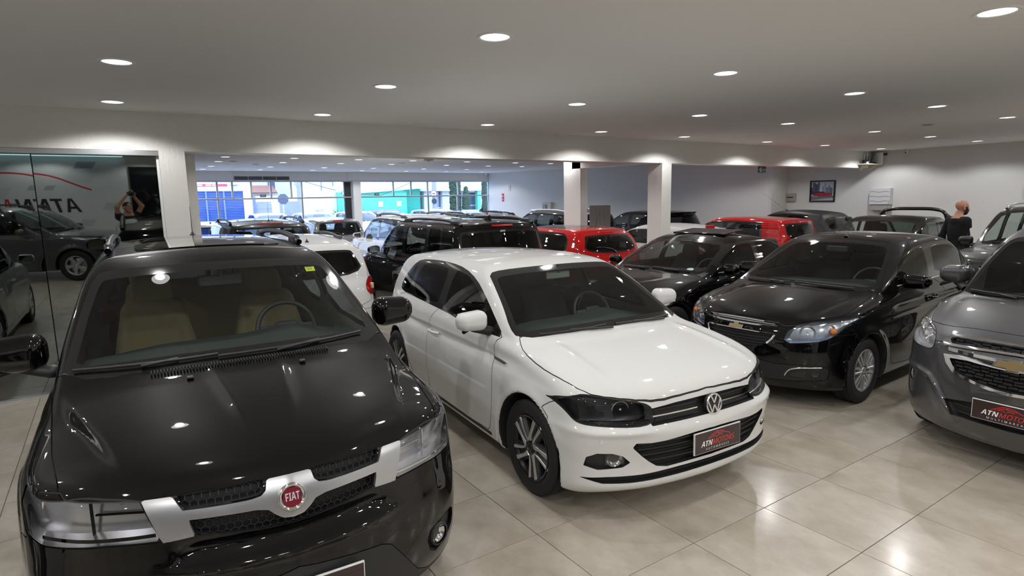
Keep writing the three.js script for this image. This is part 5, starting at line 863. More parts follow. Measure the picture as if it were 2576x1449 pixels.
{
  const car = thing('car', 'big black crossover nearest the camera, silver grille bar, round red badge, beige seats', 'car', 0.581, 0, -4.641, Math.PI - 3.184);
  const out = carveCar(JOURNEY, 0.017), F = out.F, beige = std([0.36, 0.275, 0.155], 0.75), chromeDull = std([0.66, 0.66, 0.68], 0.22, 0.9);
  const seg = (x0, x1, y, z, h) => at(box(x1 - x0, h, 0.012, 0.003), (x0 + x1) / 2, y, z, 0, 0.45, 0);
  lampInside(car, out.headlight, { depth: 0.11, mat: chromeDull, bowlMat: M.chrome, bowls: [[0.755, 0.84, 1.985, 0.068, 0.7], [0.56, 0.81, 2.135, 0.05, 0.45], [0.545, 0.875, 2.12, 0.03, 0.45]], bars: [seg(0.47, 0.64, 0.843, 2.165, 0.007), at(box(0.007, 0.14, 0.012, 0.002), 0.642, 0.84, 2.13, 0, 0.5, 0), frontBar(F, 0.45, 0.80, 0.79, 0.776, 0.012, 0.006, 0.004)] });
  for (const s of [1, -1]) part(car, 'indicator_bulb', at(lathe([[0, 0.024], [0.012, 0.016], [0.014, 0], [0.01, -0.03]], 16).rotateX(Math.PI / 2), s * 0.545, 0.878, 2.13), phys([0.8, 0.25, 0.02], 0.2, 0, {}));
  part(car, 'silver_grille_bar', toGeo(both(raised(out.silver_trim, 0.014))), std([0.55, 0.56, 0.58], 0.3, 0.85), 'satin silver grille bar');
  for (const k of ['upper_grille', 'middle_grille', 'lip_grille', 'lower_grille']) recess(car, k, out[k], 0.05, M.dark, false);
  recess(car, 'fog_lamp_recess', out.fog_lamp_recess, 0.03, M.blackPlastic);
  const polys = { upper: JOURNEY.cuts[2 + 1][1].o, middle: JOURNEY.cuts[4][1].o, lower: JOURNEY.cuts[7][1].o };
  const hx = (o, x0, x1, y0, y1) => honeycomb(F, (x, y) => o(Math.abs(x), y), x0, x1, y0, y1, 0.0155, 0.012, 0.0022);
  for (const [o, y0, y1, x] of [[polys.upper, 0.86, 0.93, 0.39], [polys.middle, 0.74, 0.84, 0.35], [polys.lower, 0.27, 0.42, 0.35]]) { const g = hx(o, -x, x, y0, y1); if (g) part(car, 'honeycomb_mesh', g, M.blackPlastic); }
  for (const k of ['headlight', 'silver_trim', 'upper_grille', 'middle_grille', 'lip_grille', 'lower_grille', 'fog_lamp_recess']) delete out[k];
  hang(car, out, { default: PAINT.black, windshield: GLASS.clear, windshield_border: BORDER, rear_window: GLASS.dark, rear_window_border: BORDER, side_window: GLASS.tint, side_window_border: BORDER, door_frame: BORDER, well: M.dark, cowl: M.blackPlastic, lower_cladding: std([0.02, 0.02, 0.021], 0.55), tail_light: paint([0.25, 0.004, 0.008]) }, { liningY: 0.55, liningZ: 1.3, liningR: -2.2, lining: std([0.20, 0.22, 0.20], 0.85) });
  { // round badge with lettering
    const e = new THREE.Group(); e.name = 'round_badge'; e.position.set(0, 0.853, 2.405); e.rotation.x = -0.22; car.add(e);
    part(e, 'badge_ring', lathe([[0.0, -0.004], [0.036, -0.004], [0.041, 0.004], [0.046, 0.008], [0.051, 0.006], [0.053, -0.004], [0.053, -0.02]], 48).rotateX(Math.PI / 2), M.chrome);
    const red = canvasTex(256, 256, (c) => { c.fillStyle = '#7d1f30'; c.fillRect(0, 0, 256, 256); c.fillStyle = '#cfd3d6'; c.font = 'bold 118px sans-serif'; c.textAlign = 'center'; c.save(); c.translate(128, 172); c.scale(0.74, 1.22); c.fillText('FIAT', 0, 0); c.restore(); });
    const pts = smooth2([[0, 0.036], [0.022, 0.034], [0.030, 0.027], [0.0335, 0], [0.029, -0.026], [0.02, -0.034], [0, -0.037], [-0.02, -0.034], [-0.029, -0.026], [-0.0335, 0], [-0.030, 0.027], [-0.022, 0.034]], 4, true);
    const g = new THREE.ShapeGeometry(poly2shape(pts)).translate(0, 0, 0.0015), uv = g.attributes.uv, p = g.attributes.position; for (let i = 0; i < uv.count; i++) uv.setXY(i, p.getX(i) / 0.074 + 0.5, p.getY(i) / 0.074 + 0.5);
    part(e, 'badge_face', g, phys([1, 1, 1], 0.3, 0, { map: red, clearcoat: 1 }));
  }
  for (const s of [-1, 1]) {
    const fog = new THREE.Group(); fog.name = 'fog_lamp'; fog.position.set(s * 0.668, 0.394, 2.222); fog.rotation.y = s * 0.35; car.add(fog);
    part(fog, 'fog_bezel', lathe([[0.044, 0.012], [0.05, 0.014], [0.058, 0.004], [0.06, -0.02]], 32).rotateX(Math.PI / 2), M.blackPlastic);
    part(fog, 'fog_reflector', lathe([[0.001, -0.03], [0.025, -0.022], [0.043, 0]], 24).rotateX(Math.PI / 2), M.chrome);
    part(fog, 'fog_lens', lathe([[0, 0.018], [0.02, 0.016], [0.044, 0.006]], 28).rotateX(Math.PI / 2), GLASS.lens);
    mirrorHousing(car, s, 1.005, 1.215, 0.80, PAINT.black, [0.135, 0.10, 0.07], [0.86, 1.115, 0.86]);
    const p = new THREE.Group(); p.name = 'door_handle'; p.position.set(s * 0.90, 0.93, -0.08); car.add(p); part(p, 'handle_grip', tube([[0, 0, -0.11], [s * 0.03, 0, -0.08], [s * 0.03, 0, 0.08], [0, 0, 0.11]], 0.014, 16, 8), PAINT.black);
    const q = p.clone(); q.position.z = -1.08; car.add(q);
    part(car, 'washer_nozzle', at(box(0.03, 0.012, 0.026, 0.005), s * 0.262, 1.13, 1.465, 0.15), M.blackPlastic);
  }
  { const ribs = []; for (let i = 0; i < 62; i++) { const x = -0.42 + i * 0.84 / 61, p = march(F, [x, 1.6, 1.375 - 0.16 * x * x], [0, -1, 0], 1); if (p) ribs.push(at(box(0.006, 0.012, 0.055, 0.002), x, p[1] + 0.003, p[2])); } part(car, 'cowl_grille_ribs', ribs, M.blackPlastic); }
  wiper(car, F, [[0.16, 1.165], [0.40, 1.18], [-0.12, 1.172], [0.66, 1.175]]); wiper(car, F, [[-0.46, 1.165], [-0.30, 1.18], [-0.74, 1.165], [-0.12, 1.18]]);
  { const pts = []; for (let i = 0; i < 48; i++) { const a = i / 48 * 2 * Math.PI, c = Math.cos(a), s = Math.sin(a); pts.push([0.455 * Math.sign(c) * Math.pow(Math.abs(c), 0.22), -0.26 + 0.32 * Math.sign(s) * Math.pow(Math.abs(s), 0.22)]); }
    const o = outline(pts), [gl] = cut(out.body_shell, (x, y, z) => y > 1.5 ? o(x, z) : 0.1); part(car, 'sunroof', toGeo(both(raised(gl, 0.007))), phys([0.004, 0.004, 0.004], 0.05, 0, { clearcoat: 1 }), 'black glass sunroof'); }
  roofRail(car, F, 0.60, -0.02, -1.95, 0.062, std([0.025, 0.025, 0.027], 0.4), 0.021, 0.11);
  antenna(car, 0, 1.665, -1.75, 0.24, 0.15);
  { const y = 1.50, p = march(F, [0.56, y, 3], [0, 0, -1], 4); part(car, 'yellow_sticker', at(new THREE.PlaneGeometry(0.06, 0.055), 0.545, 1.508, march(F, [0.545, 1.508, 3], [0, 0, -1], 4)[2] - 0.012, -1.08, 0, 0), phys([1, 1, 1], 0.5, 0, { side: THREE.DoubleSide, map: canvasTex(64, 64, (c) => { c.fillStyle = '#d9dc3a'; c.fillRect(0, 0, 64, 64); c.fillStyle = '#26301a'; c.font = 'bold 30px sans-serif'; c.fillText('51', 14, 44); c.fillRect(4, 4, 56, 5); }) }), 'yellow windscreen sticker'); }
  plate(car, 0.466, 2.452, 0.02, 'AUTOMÓVEIS', 0.04);
  fitWheels(car, JOURNEY, { R: 0.362, rim: 0.225, w: 0.225, n: 5, q: 0.06, mat: M.silver });
  dashboard(car, { z: 1.22, y: 1.15, back: 0.62, w: 0.74, mat: std([0.018, 0.02, 0.021], 0.7), driver: 1 });
  seats(car, { seat: beige, z: -0.10, y: 0.42, x: 0.38, rear: -1.05 });
  const mir = new THREE.Group(); mir.name = 'rear_view_mirror'; mir.position.set(0, 1.47, 0.45); mir.rotation.x = -0.1; car.add(mir); part(mir, 'mirror_body', box(0.26, 0.075, 0.035, 0.016), M.blackPlastic); part(mir, 'mirror_stem', new THREE.CylinderGeometry(0.01, 0.012, 0.08, 10).translate(0, 0.06, 0.01), M.blackPlastic);
}
// ---------------------------------------------------------------- black sedan with the two-part chrome grille
const PRISMA = {
  plan: [[-2.25, 0.62], [-1.9, 0.75], [-1.5, 0.81], [-1.0, 0.845], [0, 0.8525], [1.0, 0.852], [1.5, 0.848], [1.8, 0.838], [2.2, 0.82]],
  prof: [[0.1, 0.07], [0.2, 0.03], [0.3, 0.012], [0.42, 0.003], [0.55, 0], [0.7, 0.006], [0.8, 0.018], [0.86, 0.026], [0.92, 0.04], [1.0, 0.06], [1.1, 0.09]],
  hoodC: [[-2.25, 0.95], [-2.1, 1.02], [-1.8, 1.065], [-1.4, 1.065], [-0.9, 1.02], [0.8, 1.02], [1.05, 1.005], [1.3, 0.98], [1.6, 0.935], [1.85, 0.885], [2.0, 0.84], [2.1, 0.79], [2.2, 0.72]],
  hoodS: [[-2.25, 0.93], [-2.0, 1.0], [-1.6, 1.03], [-1.0, 1.01], [0, 0.975], [0.95, 0.945], [1.2, 0.915], [1.5, 0.865], [1.75, 0.81], [2.0, 0.745], [2.2, 0.68]],
  front: [[0.1, 1.95], [0.18, 2.05], [0.3, 2.105], [0.42, 2.13], [0.52, 2.14], [0.6, 2.13], [0.7, 2.105], [0.78, 2.07], [0.83, 2.01], [0.88, 1.9], [0.95, 1.62]],
  frontSweep: [[0, 0], [0.2, 0.025], [0.4, 0.10], [0.55, 0.175], [0.66, 0.24], [0.75, 0.33], [0.81, 0.435], [0.85, 0.56], [0.9, 0.8], [0.95, 1.1]],
  rear: [[0.1, -1.98], [0.3, -2.12], [0.55, -2.14], [0.8, -2.12], [0.95, -2.08], [1.05, -2.0]], rearSweep: [[0, 0], [0.4, 0.05], [0.6, 0.12], [0.75, 0.25], [0.85, 0.45]],
  cabW: [[0.85, 0.84], [0.95, 0.82], [1.05, 0.797], [1.15, 0.766], [1.25, 0.731], [1.35, 0.693], [1.42, 0.66], [1.5, 0.61]],
  cabPlan: [[-2.0, 0.10], [-1.5, 0.045], [-1.0, 0.008], [-0.3, 0], [0.3, 0.02], [0.8, 0.045], [1.2, 0.085]],
  roof: [[-2.0, 1.25], [-1.7, 1.335], [-1.4, 1.405], [-1.0, 1.466], [-0.6, 1.486], [-0.3, 1.484], [0, 1.465], [0.25, 1.422], [0.5, 1.35]],
  ws: [[0.85, 1.44], [0.95, 1.215], [1.03, 1.03], [1.2, 0.645], [1.33, 0.355], [1.40, 0.19], [1.46, 0.03], [1.52, -0.15]],
  wsSweep: [[0, 0], [0.2, 0.011], [0.4, 0.045], [0.55, 0.09], [0.7, 0.155], [0.85, 0.24]],
  bk: [[0.9, -1.95], [1.02, -1.76], [1.15, -1.56], [1.3, -1.30], [1.4, -1.1], [1.46, -0.9], [1.5, -0.6]], bkSweep: [[0, 0], [0.3, 0.025], [0.5, 0.07], [0.65, 0.13], [0.8, 0.22]], bkAt: 1.25,
  crown: 0.035, kST: 0.07, kFs: 0.04, bottom: 0.17, flare: 0.014, wellR: 0.352, axF: 1.29, axR: -1.238, wheelY: 0.311, track: 1.475, cabFloor: 0.97, wellIn: 0.53,
};
Object.assign(PRISMA, {
  windshield: { v: 'f', o: outline([[-0.735, 1.0], [-0.3, 1.012], [0, 1.018], [0.3, 1.012], [0.735, 1.0], [0.675, 1.11], [0.60, 1.26], [0.525, 1.39], [0.42, 1.412], [0.2, 1.425], [0, 1.428], [-0.2, 1.425], [-0.42, 1.412], [-0.525, 1.39], [-0.60, 1.26], [-0.675, 1.11]], 1), if: (x, y, z) => z > 0, frit: 0.03 },
  rearGlass: { v: 't', o: outline([[-0.3, -1.6], [0.5, -1.6], [0.58, -1.5], [0.46, -1.05], [-0.3, -1.02]], 1), if: (x, y, z) => y > 1.1 && z < -0.9 },
  windows: [
    { v: 's', o: outline([[0.63, 1.04], [0.505, 1.20], [0.26, 1.312], [-0.08, 1.378], [-0.2, 1.362], [-0.165, 1.155], [-0.125, 1.047], [0.1, 1.033]], 1) },
    { v: 's', o: outline([[-0.265, 1.06], [-0.33, 1.25], [-0.37, 1.375], [-0.85, 1.372], [-1.12, 1.315], [-1.30, 1.21], [-1.30, 1.08]], 1) },
    { v: 's', o: outline([[-1.35, 1.088], [-1.35, 1.19], [-1.46, 1.15], [-1.57, 1.095]], 1) }],
  cuts: [
    ['door_frame', { v: 's', o: outline([[0.93, 0.985], [0.69, 1.115], [0.374, 1.262], [0.114, 1.358], [-0.34, 1.402], [-0.95, 1.395], [-1.25, 1.33], [-1.5, 1.21], [-1.645, 1.105], [-1.6, 1.076], [-0.68, 1.058], [0.05, 1.027], [0.6, 1.0]], 1), if: (x, y, z) => x > 0.3 && y > 0.95 }, 0],
    ['headlight', { v: 'f', o: outline([[0.452, 0.758], [0.64, 0.828], [0.81, 0.848], [0.832, 0.835], [0.81, 0.80], [0.769, 0.708], [0.72, 0.665], [0.652, 0.638], [0.414, 0.607]], 1), if: (x, y, z) => z > 1.3 }, 0.003],
    ['upper_grille', { v: 'f', o: outline([[-0.25, 0.803], [0, 0.809], [0.256, 0.803], [0.335, 0.786], [0.374, 0.757], [0.335, 0.746], [0.12, 0.748], [0, 0.749], [-0.25, 0.747]], 0), if: (x, y, z) => z > 1.8 }, 0.001],
    ['lower_grille', { v: 'f', o: outline([[-0.25, 0.69], [0, 0.700], [0.145, 0.697], [0.352, 0.684], [0.309, 0.617], [0.264, 0.575], [0.096, 0.536], [0, 0.533], [-0.25, 0.57]], 0), if: (x, y, z) => z > 1.8 }, 0.001],
    ['lower_trim', { v: 'f', o: outline([[-0.3, 0.458], [0.2, 0.452], [0.367, 0.417], [0.684, 0.426], [0.74, 0.40], [0.742, 0.355], [0.727, 0.297], [0.536, 0.268], [0.40, 0.262], [-0.3, 0.262]], 0), if: (x, y, z) => z > 1.6 }, 0.002],
    ['hood', { v: 't', o: outline([[0.70, 0.90], [0.725, 1.05], [0.742, 1.24], [0.755, 1.50], [0.75, 1.60], [0.60, 1.83], [0.452, 1.962], [0.30, 2.0], [0, 2.035], [-0.3, 2.0], [-0.3, 1.06], [0, 1.085], [0.3, 1.06], [0.55, 0.99]], 1), if: (x, y, z) => y > 0.68 && z > 0.8 }],
    ['cowl', { v: 't', o: outline([[0.72, 0.8], [0.70, 0.96], [0.5, 1.03], [0, 1.10], [-0.3, 1.08], [-0.3, 0.75]], 0), if: (x, y, z) => y > 0.6 && y < 1.018 && z > 0.8 && x < 0.72 }, 0],
    ['front_bumper', { v: 's', o: outline([[1.58, 0.2], [1.55, 0.66], [1.52, 0.70], [1.75, 0.70], [2.3, 0.8], [2.3, 0.05], [1.4, 0.05]], 0), if: (x, y, z) => z > 1.4 }],
    ['front_door', { v: 's', o: outline([[-0.15, 1.09], [-0.21, 1.036], [-0.43, 0.95], [-0.50, 0.80], [-0.48, 0.30], [-0.40, 0.26], [0.72, 0.255], [0.82, 0.36], [0.877, 0.60], [0.83, 0.83], [0.846, 0.949], [0.93, 0.99], [0.7, 1.09]], 1), if: (x, y, z) => x > 0.5 && y < 1.07 }],
    ['rear_door', { v: 's', o: outline([[-0.15, 1.09], [-0.21, 1.036], [-0.43, 0.95], [-0.50, 0.80], [-0.48, 0.30], [-0.52, 0.26], [-0.80, 0.27], [-0.9, 0.45], [-1.05, 0.66], [-1.3, 0.85], [-1.36, 1.09]], 1), if: (x, y, z) => x > 0.5 && y < 1.08 }],
    ['trunk_lid', { v: 't', o: outline([[-0.3, -1.72], [0.55, -1.70], [0.62, -2.0], [0.5, -2.2], [-0.3, -2.25]], 1), if: (x, y, z) => y > 0.95 && z < -1.6 }],
    ['tail_light', { v: 's', o: outline([[-1.85, 0.80], [-1.80, 0.96], [-2.3, 0.98], [-2.3, 0.78]], 0), if: (x, y, z) => z < -1.7 && x > 0.5 }, 0.001],
  ],
  topAdd: (x, z) => -0.012 * Math.exp(-(((x - 0.60 + 0.10 * (z - 1.2)) / 0.05) ** 2)) * sstep(1.0, 1.25, z) + 0.006 * sstep(0.5, 0.42, x) * sstep(1.0, 1.3, z),
  sideAdd: (y, z) => 0.014 * Math.exp(-(((y - 0.80 + 0.03 * z) / 0.03) ** 2)) * sstep(1.2, 0.7, z) - 0.012 * Math.exp(-(((y - 0.86 + 0.03 * z) / 0.03) ** 2)) * sstep(0.9, 0.6, z),
});
function bowtie(car, y, z, tilt, s = 1) {                            // the golden cross badge with its bright rim
  const e = new THREE.Group(); e.name = 'grille_badge'; e.position.set(0, y, z); e.rotation.x = tilt; car.add(e);
  const P = [[-0.073, -0.015], [-0.060, 0.015], [-0.022, 0.015], [-0.019, 0.025], [0.027, 0.025], [0.024, 0.015], [0.073, 0.015], [0.060, -0.015], [0.022, -0.015], [0.019, -0.025], [-0.027, -0.025], [-0.024, -0.015]].map(([a, b]) => [a * s, b * s]);
  part(e, 'badge_rim', extrude(P.map(([a, b]) => [a * 1.06, b * 1.14]), 0.006, 0.003), M.chrome); part(e, 'badge_face', extrude(P.map(([a, b]) => [a * 0.95, b * 0.86]), 0.012, 0.001), std([0.55, 0.42, 0.22], 0.3, 0.85), 'gold badge face');
}
{
  const car = thing('car', 'black saloon at right of the white hatchback, chrome bars and gold badge in its grille', 'car', 6.96, 0, -3.527, Math.PI - 4.673);
  const out = carveCar(PRISMA, 0.018), F = out.F, blueChrome = std([0.42, 0.47, 0.53], 0.2, 0.9);
  lampInside(car, out.headlight, { depth: 0.085, mat: blueChrome, bowls: [[0.56, 0.71, 1.855, 0.062, 0.45], [0.69, 0.745, 1.74, 0.045, 0.6]], bars: [frontBar(F, 0.44, 0.72, 0.632, 0.668, 0.012, 0.008, 0.004)], barMat: std([0.25, 0.36, 0.6], 0.2, 0.8) });
  for (const s of [1, -1]) part(car, 'indicator_bulb', at(new THREE.SphereGeometry(0.028, 20, 12), s * 0.73, 0.73, 1.735), phys([0.75, 0.22, 0.03], 0.2, 0, {}));
  recess(car, 'upper_grille', out.upper_grille, 0.03, M.dark, false); recess(car, 'lower_grille', out.lower_grille, 0.04, M.dark, false);
  for (const k of ['headlight', 'upper_grille', 'lower_grille']) delete out[k];
  hang(car, out, { default: PAINT.black, windshield: GLASS.clear, windshield_border: BORDER, rear_window: GLASS.dark, rear_window_border: BORDER, side_window: GLASS.dark, side_window_border: BORDER, door_frame: BORDER, well: M.dark, cowl: M.blackPlastic, lower_trim: std([0.014, 0.014, 0.015], 0.45), tail_light: paint([0.25, 0.004, 0.008]) }, { liningZ: 1.05, liningR: -1.6 });
  part(car, 'grille_chrome_bar', frontBar(F, -0.365, 0.365, (x) => 0.798 - 0.12 * x * x, 0, -0.004, 0.007, 0.006), M.chrome); part(car, 'grille_chrome_bar', frontBar(F, -0.36, 0.36, (x) => 0.757 - 0.02 * x * x, 0, -0.006, 0.009, 0.008), M.chrome); part(car, 'grille_slat', frontBar(F, -0.33, 0.33, (x) => 0.779 - 0.08 * x * x, 0, 0.012, 0.006, 0.006), M.alu);
  part(car, 'grille_chrome_bar', frontBar(F, -0.345, 0.345, (x) => 0.699 - 0.10 * x * x, 0, -0.003, 0.006, 0.005), M.chrome);
  for (const [y, x] of [[0.672, 0.33], [0.646, 0.315], [0.62, 0.295], [0.594, 0.27], [0.568, 0.22]]) part(car, 'grille_slat', frontBar(F, -x, x, y, y, 0.014, 0.0045, 0.006), M.blackPlastic);
  for (const s of [-1, 1]) {
    const on = (x, y, d = 0.006) => { const p = march(F, [x, y, 3], [0, 0, -1], 4); return [x, y, p[2] + d]; };
    part(car, 'grille_chrome_end', tube([on(s * 0.30, 0.60), on(s * 0.335, 0.645), on(s * 0.352, 0.68)], 0.011, 12, 8), M.chrome);
    part(car, 'fog_lamp_trim', tube([on(s * 0.441, 0.315), on(s * 0.458, 0.348), on(s * 0.485, 0.376), on(s * 0.55, 0.397), on(s * 0.63, 0.407), on(s * 0.703, 0.413)], 0.007, 24, 8), M.chrome);
    const fog = new THREE.Group(); fog.name = 'fog_lamp'; fog.position.set(...on(s * 0.655, 0.357, -0.004)); fog.rotation.y = s * 0.5; car.add(fog);
    part(fog, 'fog_bezel', lathe([[0.034, 0.008], [0.04, 0.01], [0.05, 0.0], [0.052, -0.02]], 32).rotateX(Math.PI / 2), M.blackPlastic); part(fog, 'fog_reflector', lathe([[0.001, -0.025], [0.02, -0.018], [0.034, 0]], 24).rotateX(Math.PI / 2), M.chrome); part(fog, 'fog_lens', lathe([[0, 0.014], [0.018, 0.012], [0.035, 0.004]], 28).rotateX(Math.PI / 2), GLASS.lens);
    part(car, 'fog_lamp_recess', at(extrude([[-0.09, -0.028], [0.05, -0.03], [0.06, 0.028], [-0.05, 0.026]], 0.004, 0.002), ...on(s * 0.55, 0.338, -0.002), 0, s * 0.42, 0), M.dark);
    mirrorHousing(car, s, 0.90, 1.075, 0.47, PAINT.black, [0.125, 0.075, 0.065], [0.76, 1.0, 0.62]);
    for (const z of [-0.15, -1.05]) { const p = new THREE.Group(); p.name = 'door_handle'; p.position.set(s * 0.835, 0.85, z); car.add(p); part(p, 'handle_grip', tube([[0, 0, -0.1], [s * 0.028, 0, -0.07], [s * 0.03, 0, 0.07], [0, 0, 0.1]], 0.013, 16, 8), PAINT.black); }
    part(car, 'belt_trim', tube(Array.from({ length: 14 }, (_, i) => { const z = 0.60 - i * 2.15 / 13, y = 1.015 + 0.028 * i / 13 + (i > 4 ? 0.018 * (i - 4) / 9 : 0) + 0.012, p = march(F, [2 * s, y, z], [-s, 0, 0], 3); return [p[0] + s * 0.003, y, z]; }), 0.007, 40, 6), M.alu);
  }
  bowtie(car, 0.722, 2.104, -0.2); antenna(car, 0, 1.455, 0.02, 0.03, 0.6);
  wiper(car, F, [[0.44, 1.015], [0.2, 1.02], [0.55, 1.01], [-0.02, 1.025]]); wiper(car, F, [[-0.12, 1.012], [-0.3, 1.02], [-0.06, 1.02], [-0.6, 1.005]]);
  plate(car, 0.435, 2.135, 0.0, 'AUTOMÓVEIS', 0);
  fitWheels(car, PRISMA, { R: 0.311, rim: 0.20, w: 0.19, style: 'twin', mat: std([0.75, 0.75, 0.76], 0.25, 0.85), barrel: M.alu });
  dashboard(car, { z: 0.9, y: 1.0, back: 0.32, w: 0.68, mat: std([0.02, 0.022, 0.024], 0.6), driver: 1 });
  seats(car, { seat: std([0.03, 0.03, 0.033], 0.85), z: -0.3, y: 0.26, x: 0.35, rear: -1.15 });
  part(car, 'rear_view_mirror', at(box(0.23, 0.065, 0.03, 0.014), 0, 1.33, 0.22), M.blackPlastic);
  part(car, 'seat_belt', tube([[0.60, 1.32, -0.26], [0.61, 1.0, -0.25], [0.58, 0.6, -0.2]], 0.02, 12, 6), std([0.25, 0.24, 0.22], 0.9), 'pale seat belt');
}
// ---------------------------------------------------------------- grey people carrier at the right edge
const SPIN = makeSpec({ L: 4.36, W: 1.735, H: 1.664, fo: 0.86, wb: 2.62, R: 0.315, cowlY: 1.10, noseY: 0.93, wsB: 1.34, wsT: 0.45, belt: 1.0, panes: [[0.72, -0.25], [-0.33, -1.15], [-1.22, -1.75]], doorCut: -0.25, tumble: 0.16, kC: 0.08,
  override: {
    plan: [[-2.2, 0.69], [-1.9, 0.79], [-1.4, 0.84], [-0.6, 0.865], [0.5, 0.8675], [1.3, 0.88], [1.65, 0.885], [1.9, 0.87], [2.2, 0.82]],
    front: [[0.1, 1.98], [0.2, 2.10], [0.3, 2.15], [0.42, 2.178], [0.55, 2.18], [0.66, 2.175], [0.76, 2.165], [0.83, 2.15], [0.88, 2.115], [0.92, 2.05], [0.97, 1.95], [1.05, 1.72], [1.12, 1.5]],
    frontSweep: [[0, 0], [0.2, 0.02], [0.4, 0.075], [0.55, 0.145], [0.66, 0.225], [0.75, 0.325], [0.81, 0.42], [0.85, 0.52], [0.9, 0.7], [0.95, 1.0]],
    hoodC: [[-2.2, 0.96], [-1.5, 1.02], [0.8, 1.11], [1.34, 1.10], [1.55, 1.075], [1.75, 1.04], [1.92, 0.985], [2.05, 0.93], [2.2, 0.82]],
    hoodS: [[-2.2, 0.95], [-1.5, 1.02], [0, 1.0], [0.9, 1.05], [1.2, 1.078], [1.45, 1.05], [1.65, 1.0], [1.85, 0.93], [2.05, 0.84], [2.2, 0.76]],
    hoodPow: 3,
    windshield: { v: 'f', o: outline([[-0.72, 1.10], [-0.3, 1.115], [0, 1.12], [0.3, 1.115], [0.72, 1.10], [0.715, 1.18], [0.70, 1.35], [0.668, 1.50], [0.6, 1.545], [0.3, 1.565], [0, 1.57], [-0.3, 1.565], [-0.6, 1.545], [-0.668, 1.50], [-0.70, 1.35], [-0.715, 1.18]], 1), if: (x, y, z) => z > 0.2 },
    cuts: [
      ['door_frame', { v: 's', o: outline([[1.02, 1.06], [0.80, 1.30], [0.58, 1.46], [0.30, 1.54], [-0.6, 1.57], [-1.5, 1.53], [-1.85, 1.40], [-1.85, 1.05]], 1), if: (x, y, z) => x > 0.3 && y > 0.98 }, 0],
      ['headlight', { v: 'f', o: outline([[0.775, 1.045], [0.69, 0.945], [0.58, 0.916], [0.54, 0.864], [0.539, 0.804], [0.568, 0.778], [0.645, 0.772], [0.74, 0.775], [0.80, 0.79], [0.87, 0.85], [0.87, 0.95], [0.83, 1.02]], 1), if: (x, y, z) => z > 1.3 }, 0.003],
      ['upper_grille', { v: 'f', o: outline([[-0.2, 0.902], [0, 0.905], [0.182, 0.902], [0.393, 0.896], [0.43, 0.884], [0.401, 0.857], [0.212, 0.866], [0, 0.87], [-0.2, 0.866]], 0), if: (x, y, z) => z > 1.8 }, 0.001],
      ['lower_grille', { v: 'f', o: outline([[-0.2, 0.76], [0, 0.758], [0.12, 0.761], [0.273, 0.770], [0.395, 0.759], [0.373, 0.721], [0.333, 0.676], [0.217, 0.644], [0.085, 0.622], [0, 0.62], [-0.2, 0.644]], 0), if: (x, y, z) => z > 1.8 }, 0.001],
      ['chrome_frame', { v: 'f', o: outline([[-0.2, 0.916], [0, 0.916], [0.295, 0.921], [0.413, 0.908], [0.463, 0.884], [0.474, 0.858], [0.457, 0.832], [0.406, 0.838], [0.163, 0.852], [0, 0.856], [-0.2, 0.852]], 0), if: (x, y, z) => z > 1.8 }, 0.001],
      ['chrome_frame', { v: 'f', o: outline([[-0.2, 0.785], [0, 0.784], [0.107, 0.788], [0.278, 0.801], [0.447, 0.780], [0.419, 0.719], [0.365, 0.664], [0.255, 0.631], [0.119, 0.602], [0, 0.596], [-0.2, 0.62]], 0), if: (x, y, z) => z > 1.8 }, 0.001],
      ['lower_intake', { v: 'f', o: outline([[-0.2, 0.49], [0, 0.49], [0.231, 0.487], [0.41, 0.455], [0.35, 0.355], [0, 0.35], [-0.2, 0.35]], 0), if: (x, y, z) => z > 1.7 }, 0.001],
      ['hood', { v: 't', o: outline([[0.72, 1.10], [0.775, 1.28], [0.79, 1.45], [0.775, 1.58], [0.69, 1.76], [0.515, 1.88], [0.336, 1.908], [0.18, 1.932], [0, 1.942], [-0.3, 1.92], [-0.3, 1.30], [0, 1.335], [0.3, 1.30], [0.55, 1.22]], 1), if: (x, y, z) => y > 0.85 && z > 1.0 }],
      ['cowl', { v: 't', o: outline([[0.73, 0.9], [0.70, 1.16], [0.5, 1.25], [0, 1.345], [-0.3, 1.32], [-0.3, 0.9]], 0), if: (x, y, z) => y > 0.8 && y < 1.118 && z > 1.0 && x < 0.72 }, 0],
      ['front_bumper', { v: 's', o: outline([[1.62, 0.2], [1.6, 0.70], [1.62, 0.80], [1.9, 0.82], [2.4, 0.95], [2.4, 0.05], [1.5, 0.05]], 0), if: (x, y, z) => z > 1.5 }],
      ['front_door', { v: 's', o: outline([[-0.23, 1.08], [-0.31, 0.9], [-0.29, 0.32], [0.78, 0.28], [0.86, 0.6], [0.84, 0.95], [0.95, 1.08]], 1), if: (x, y, z) => x > 0.4 && y < 1.05 }],
      ['rear_door', { v: 's', o: outline([[-0.23, 1.08], [-0.31, 0.9], [-0.29, 0.32], [-0.88, 0.32], [-0.95, 0.5], [-1.15, 0.75], [-1.25, 1.08]], 1), if: (x, y, z) => x > 0.4 && y < 1.05 }],
      ['tail_light', { v: 's', o: outline([[-1.85, 0.85], [-1.80, 1.1], [-2.3, 1.12], [-2.3, 0.82]], 0), if: (x, y, z) => z < -1.7 && x > 0.5 }, 0.001],
    ],
    topAdd: (x, z) => -0.014 * Math.exp(-(((x - 0.66 + 0.12 * (z - 1.4)) / 0.05) ** 2)) * sstep(1.1, 1.35, z),
    frontAdd: (x, y) => { const d = strip([[0.86, 0.60], [0.66, 0.60], [0.55, 0.585], [0.49, 0.53], [0.41, 0.41], [0.33, 0.32]], 0)(x, y); return 0.022 * Math.exp(-((d / 0.022) ** 2)); },
  },
});
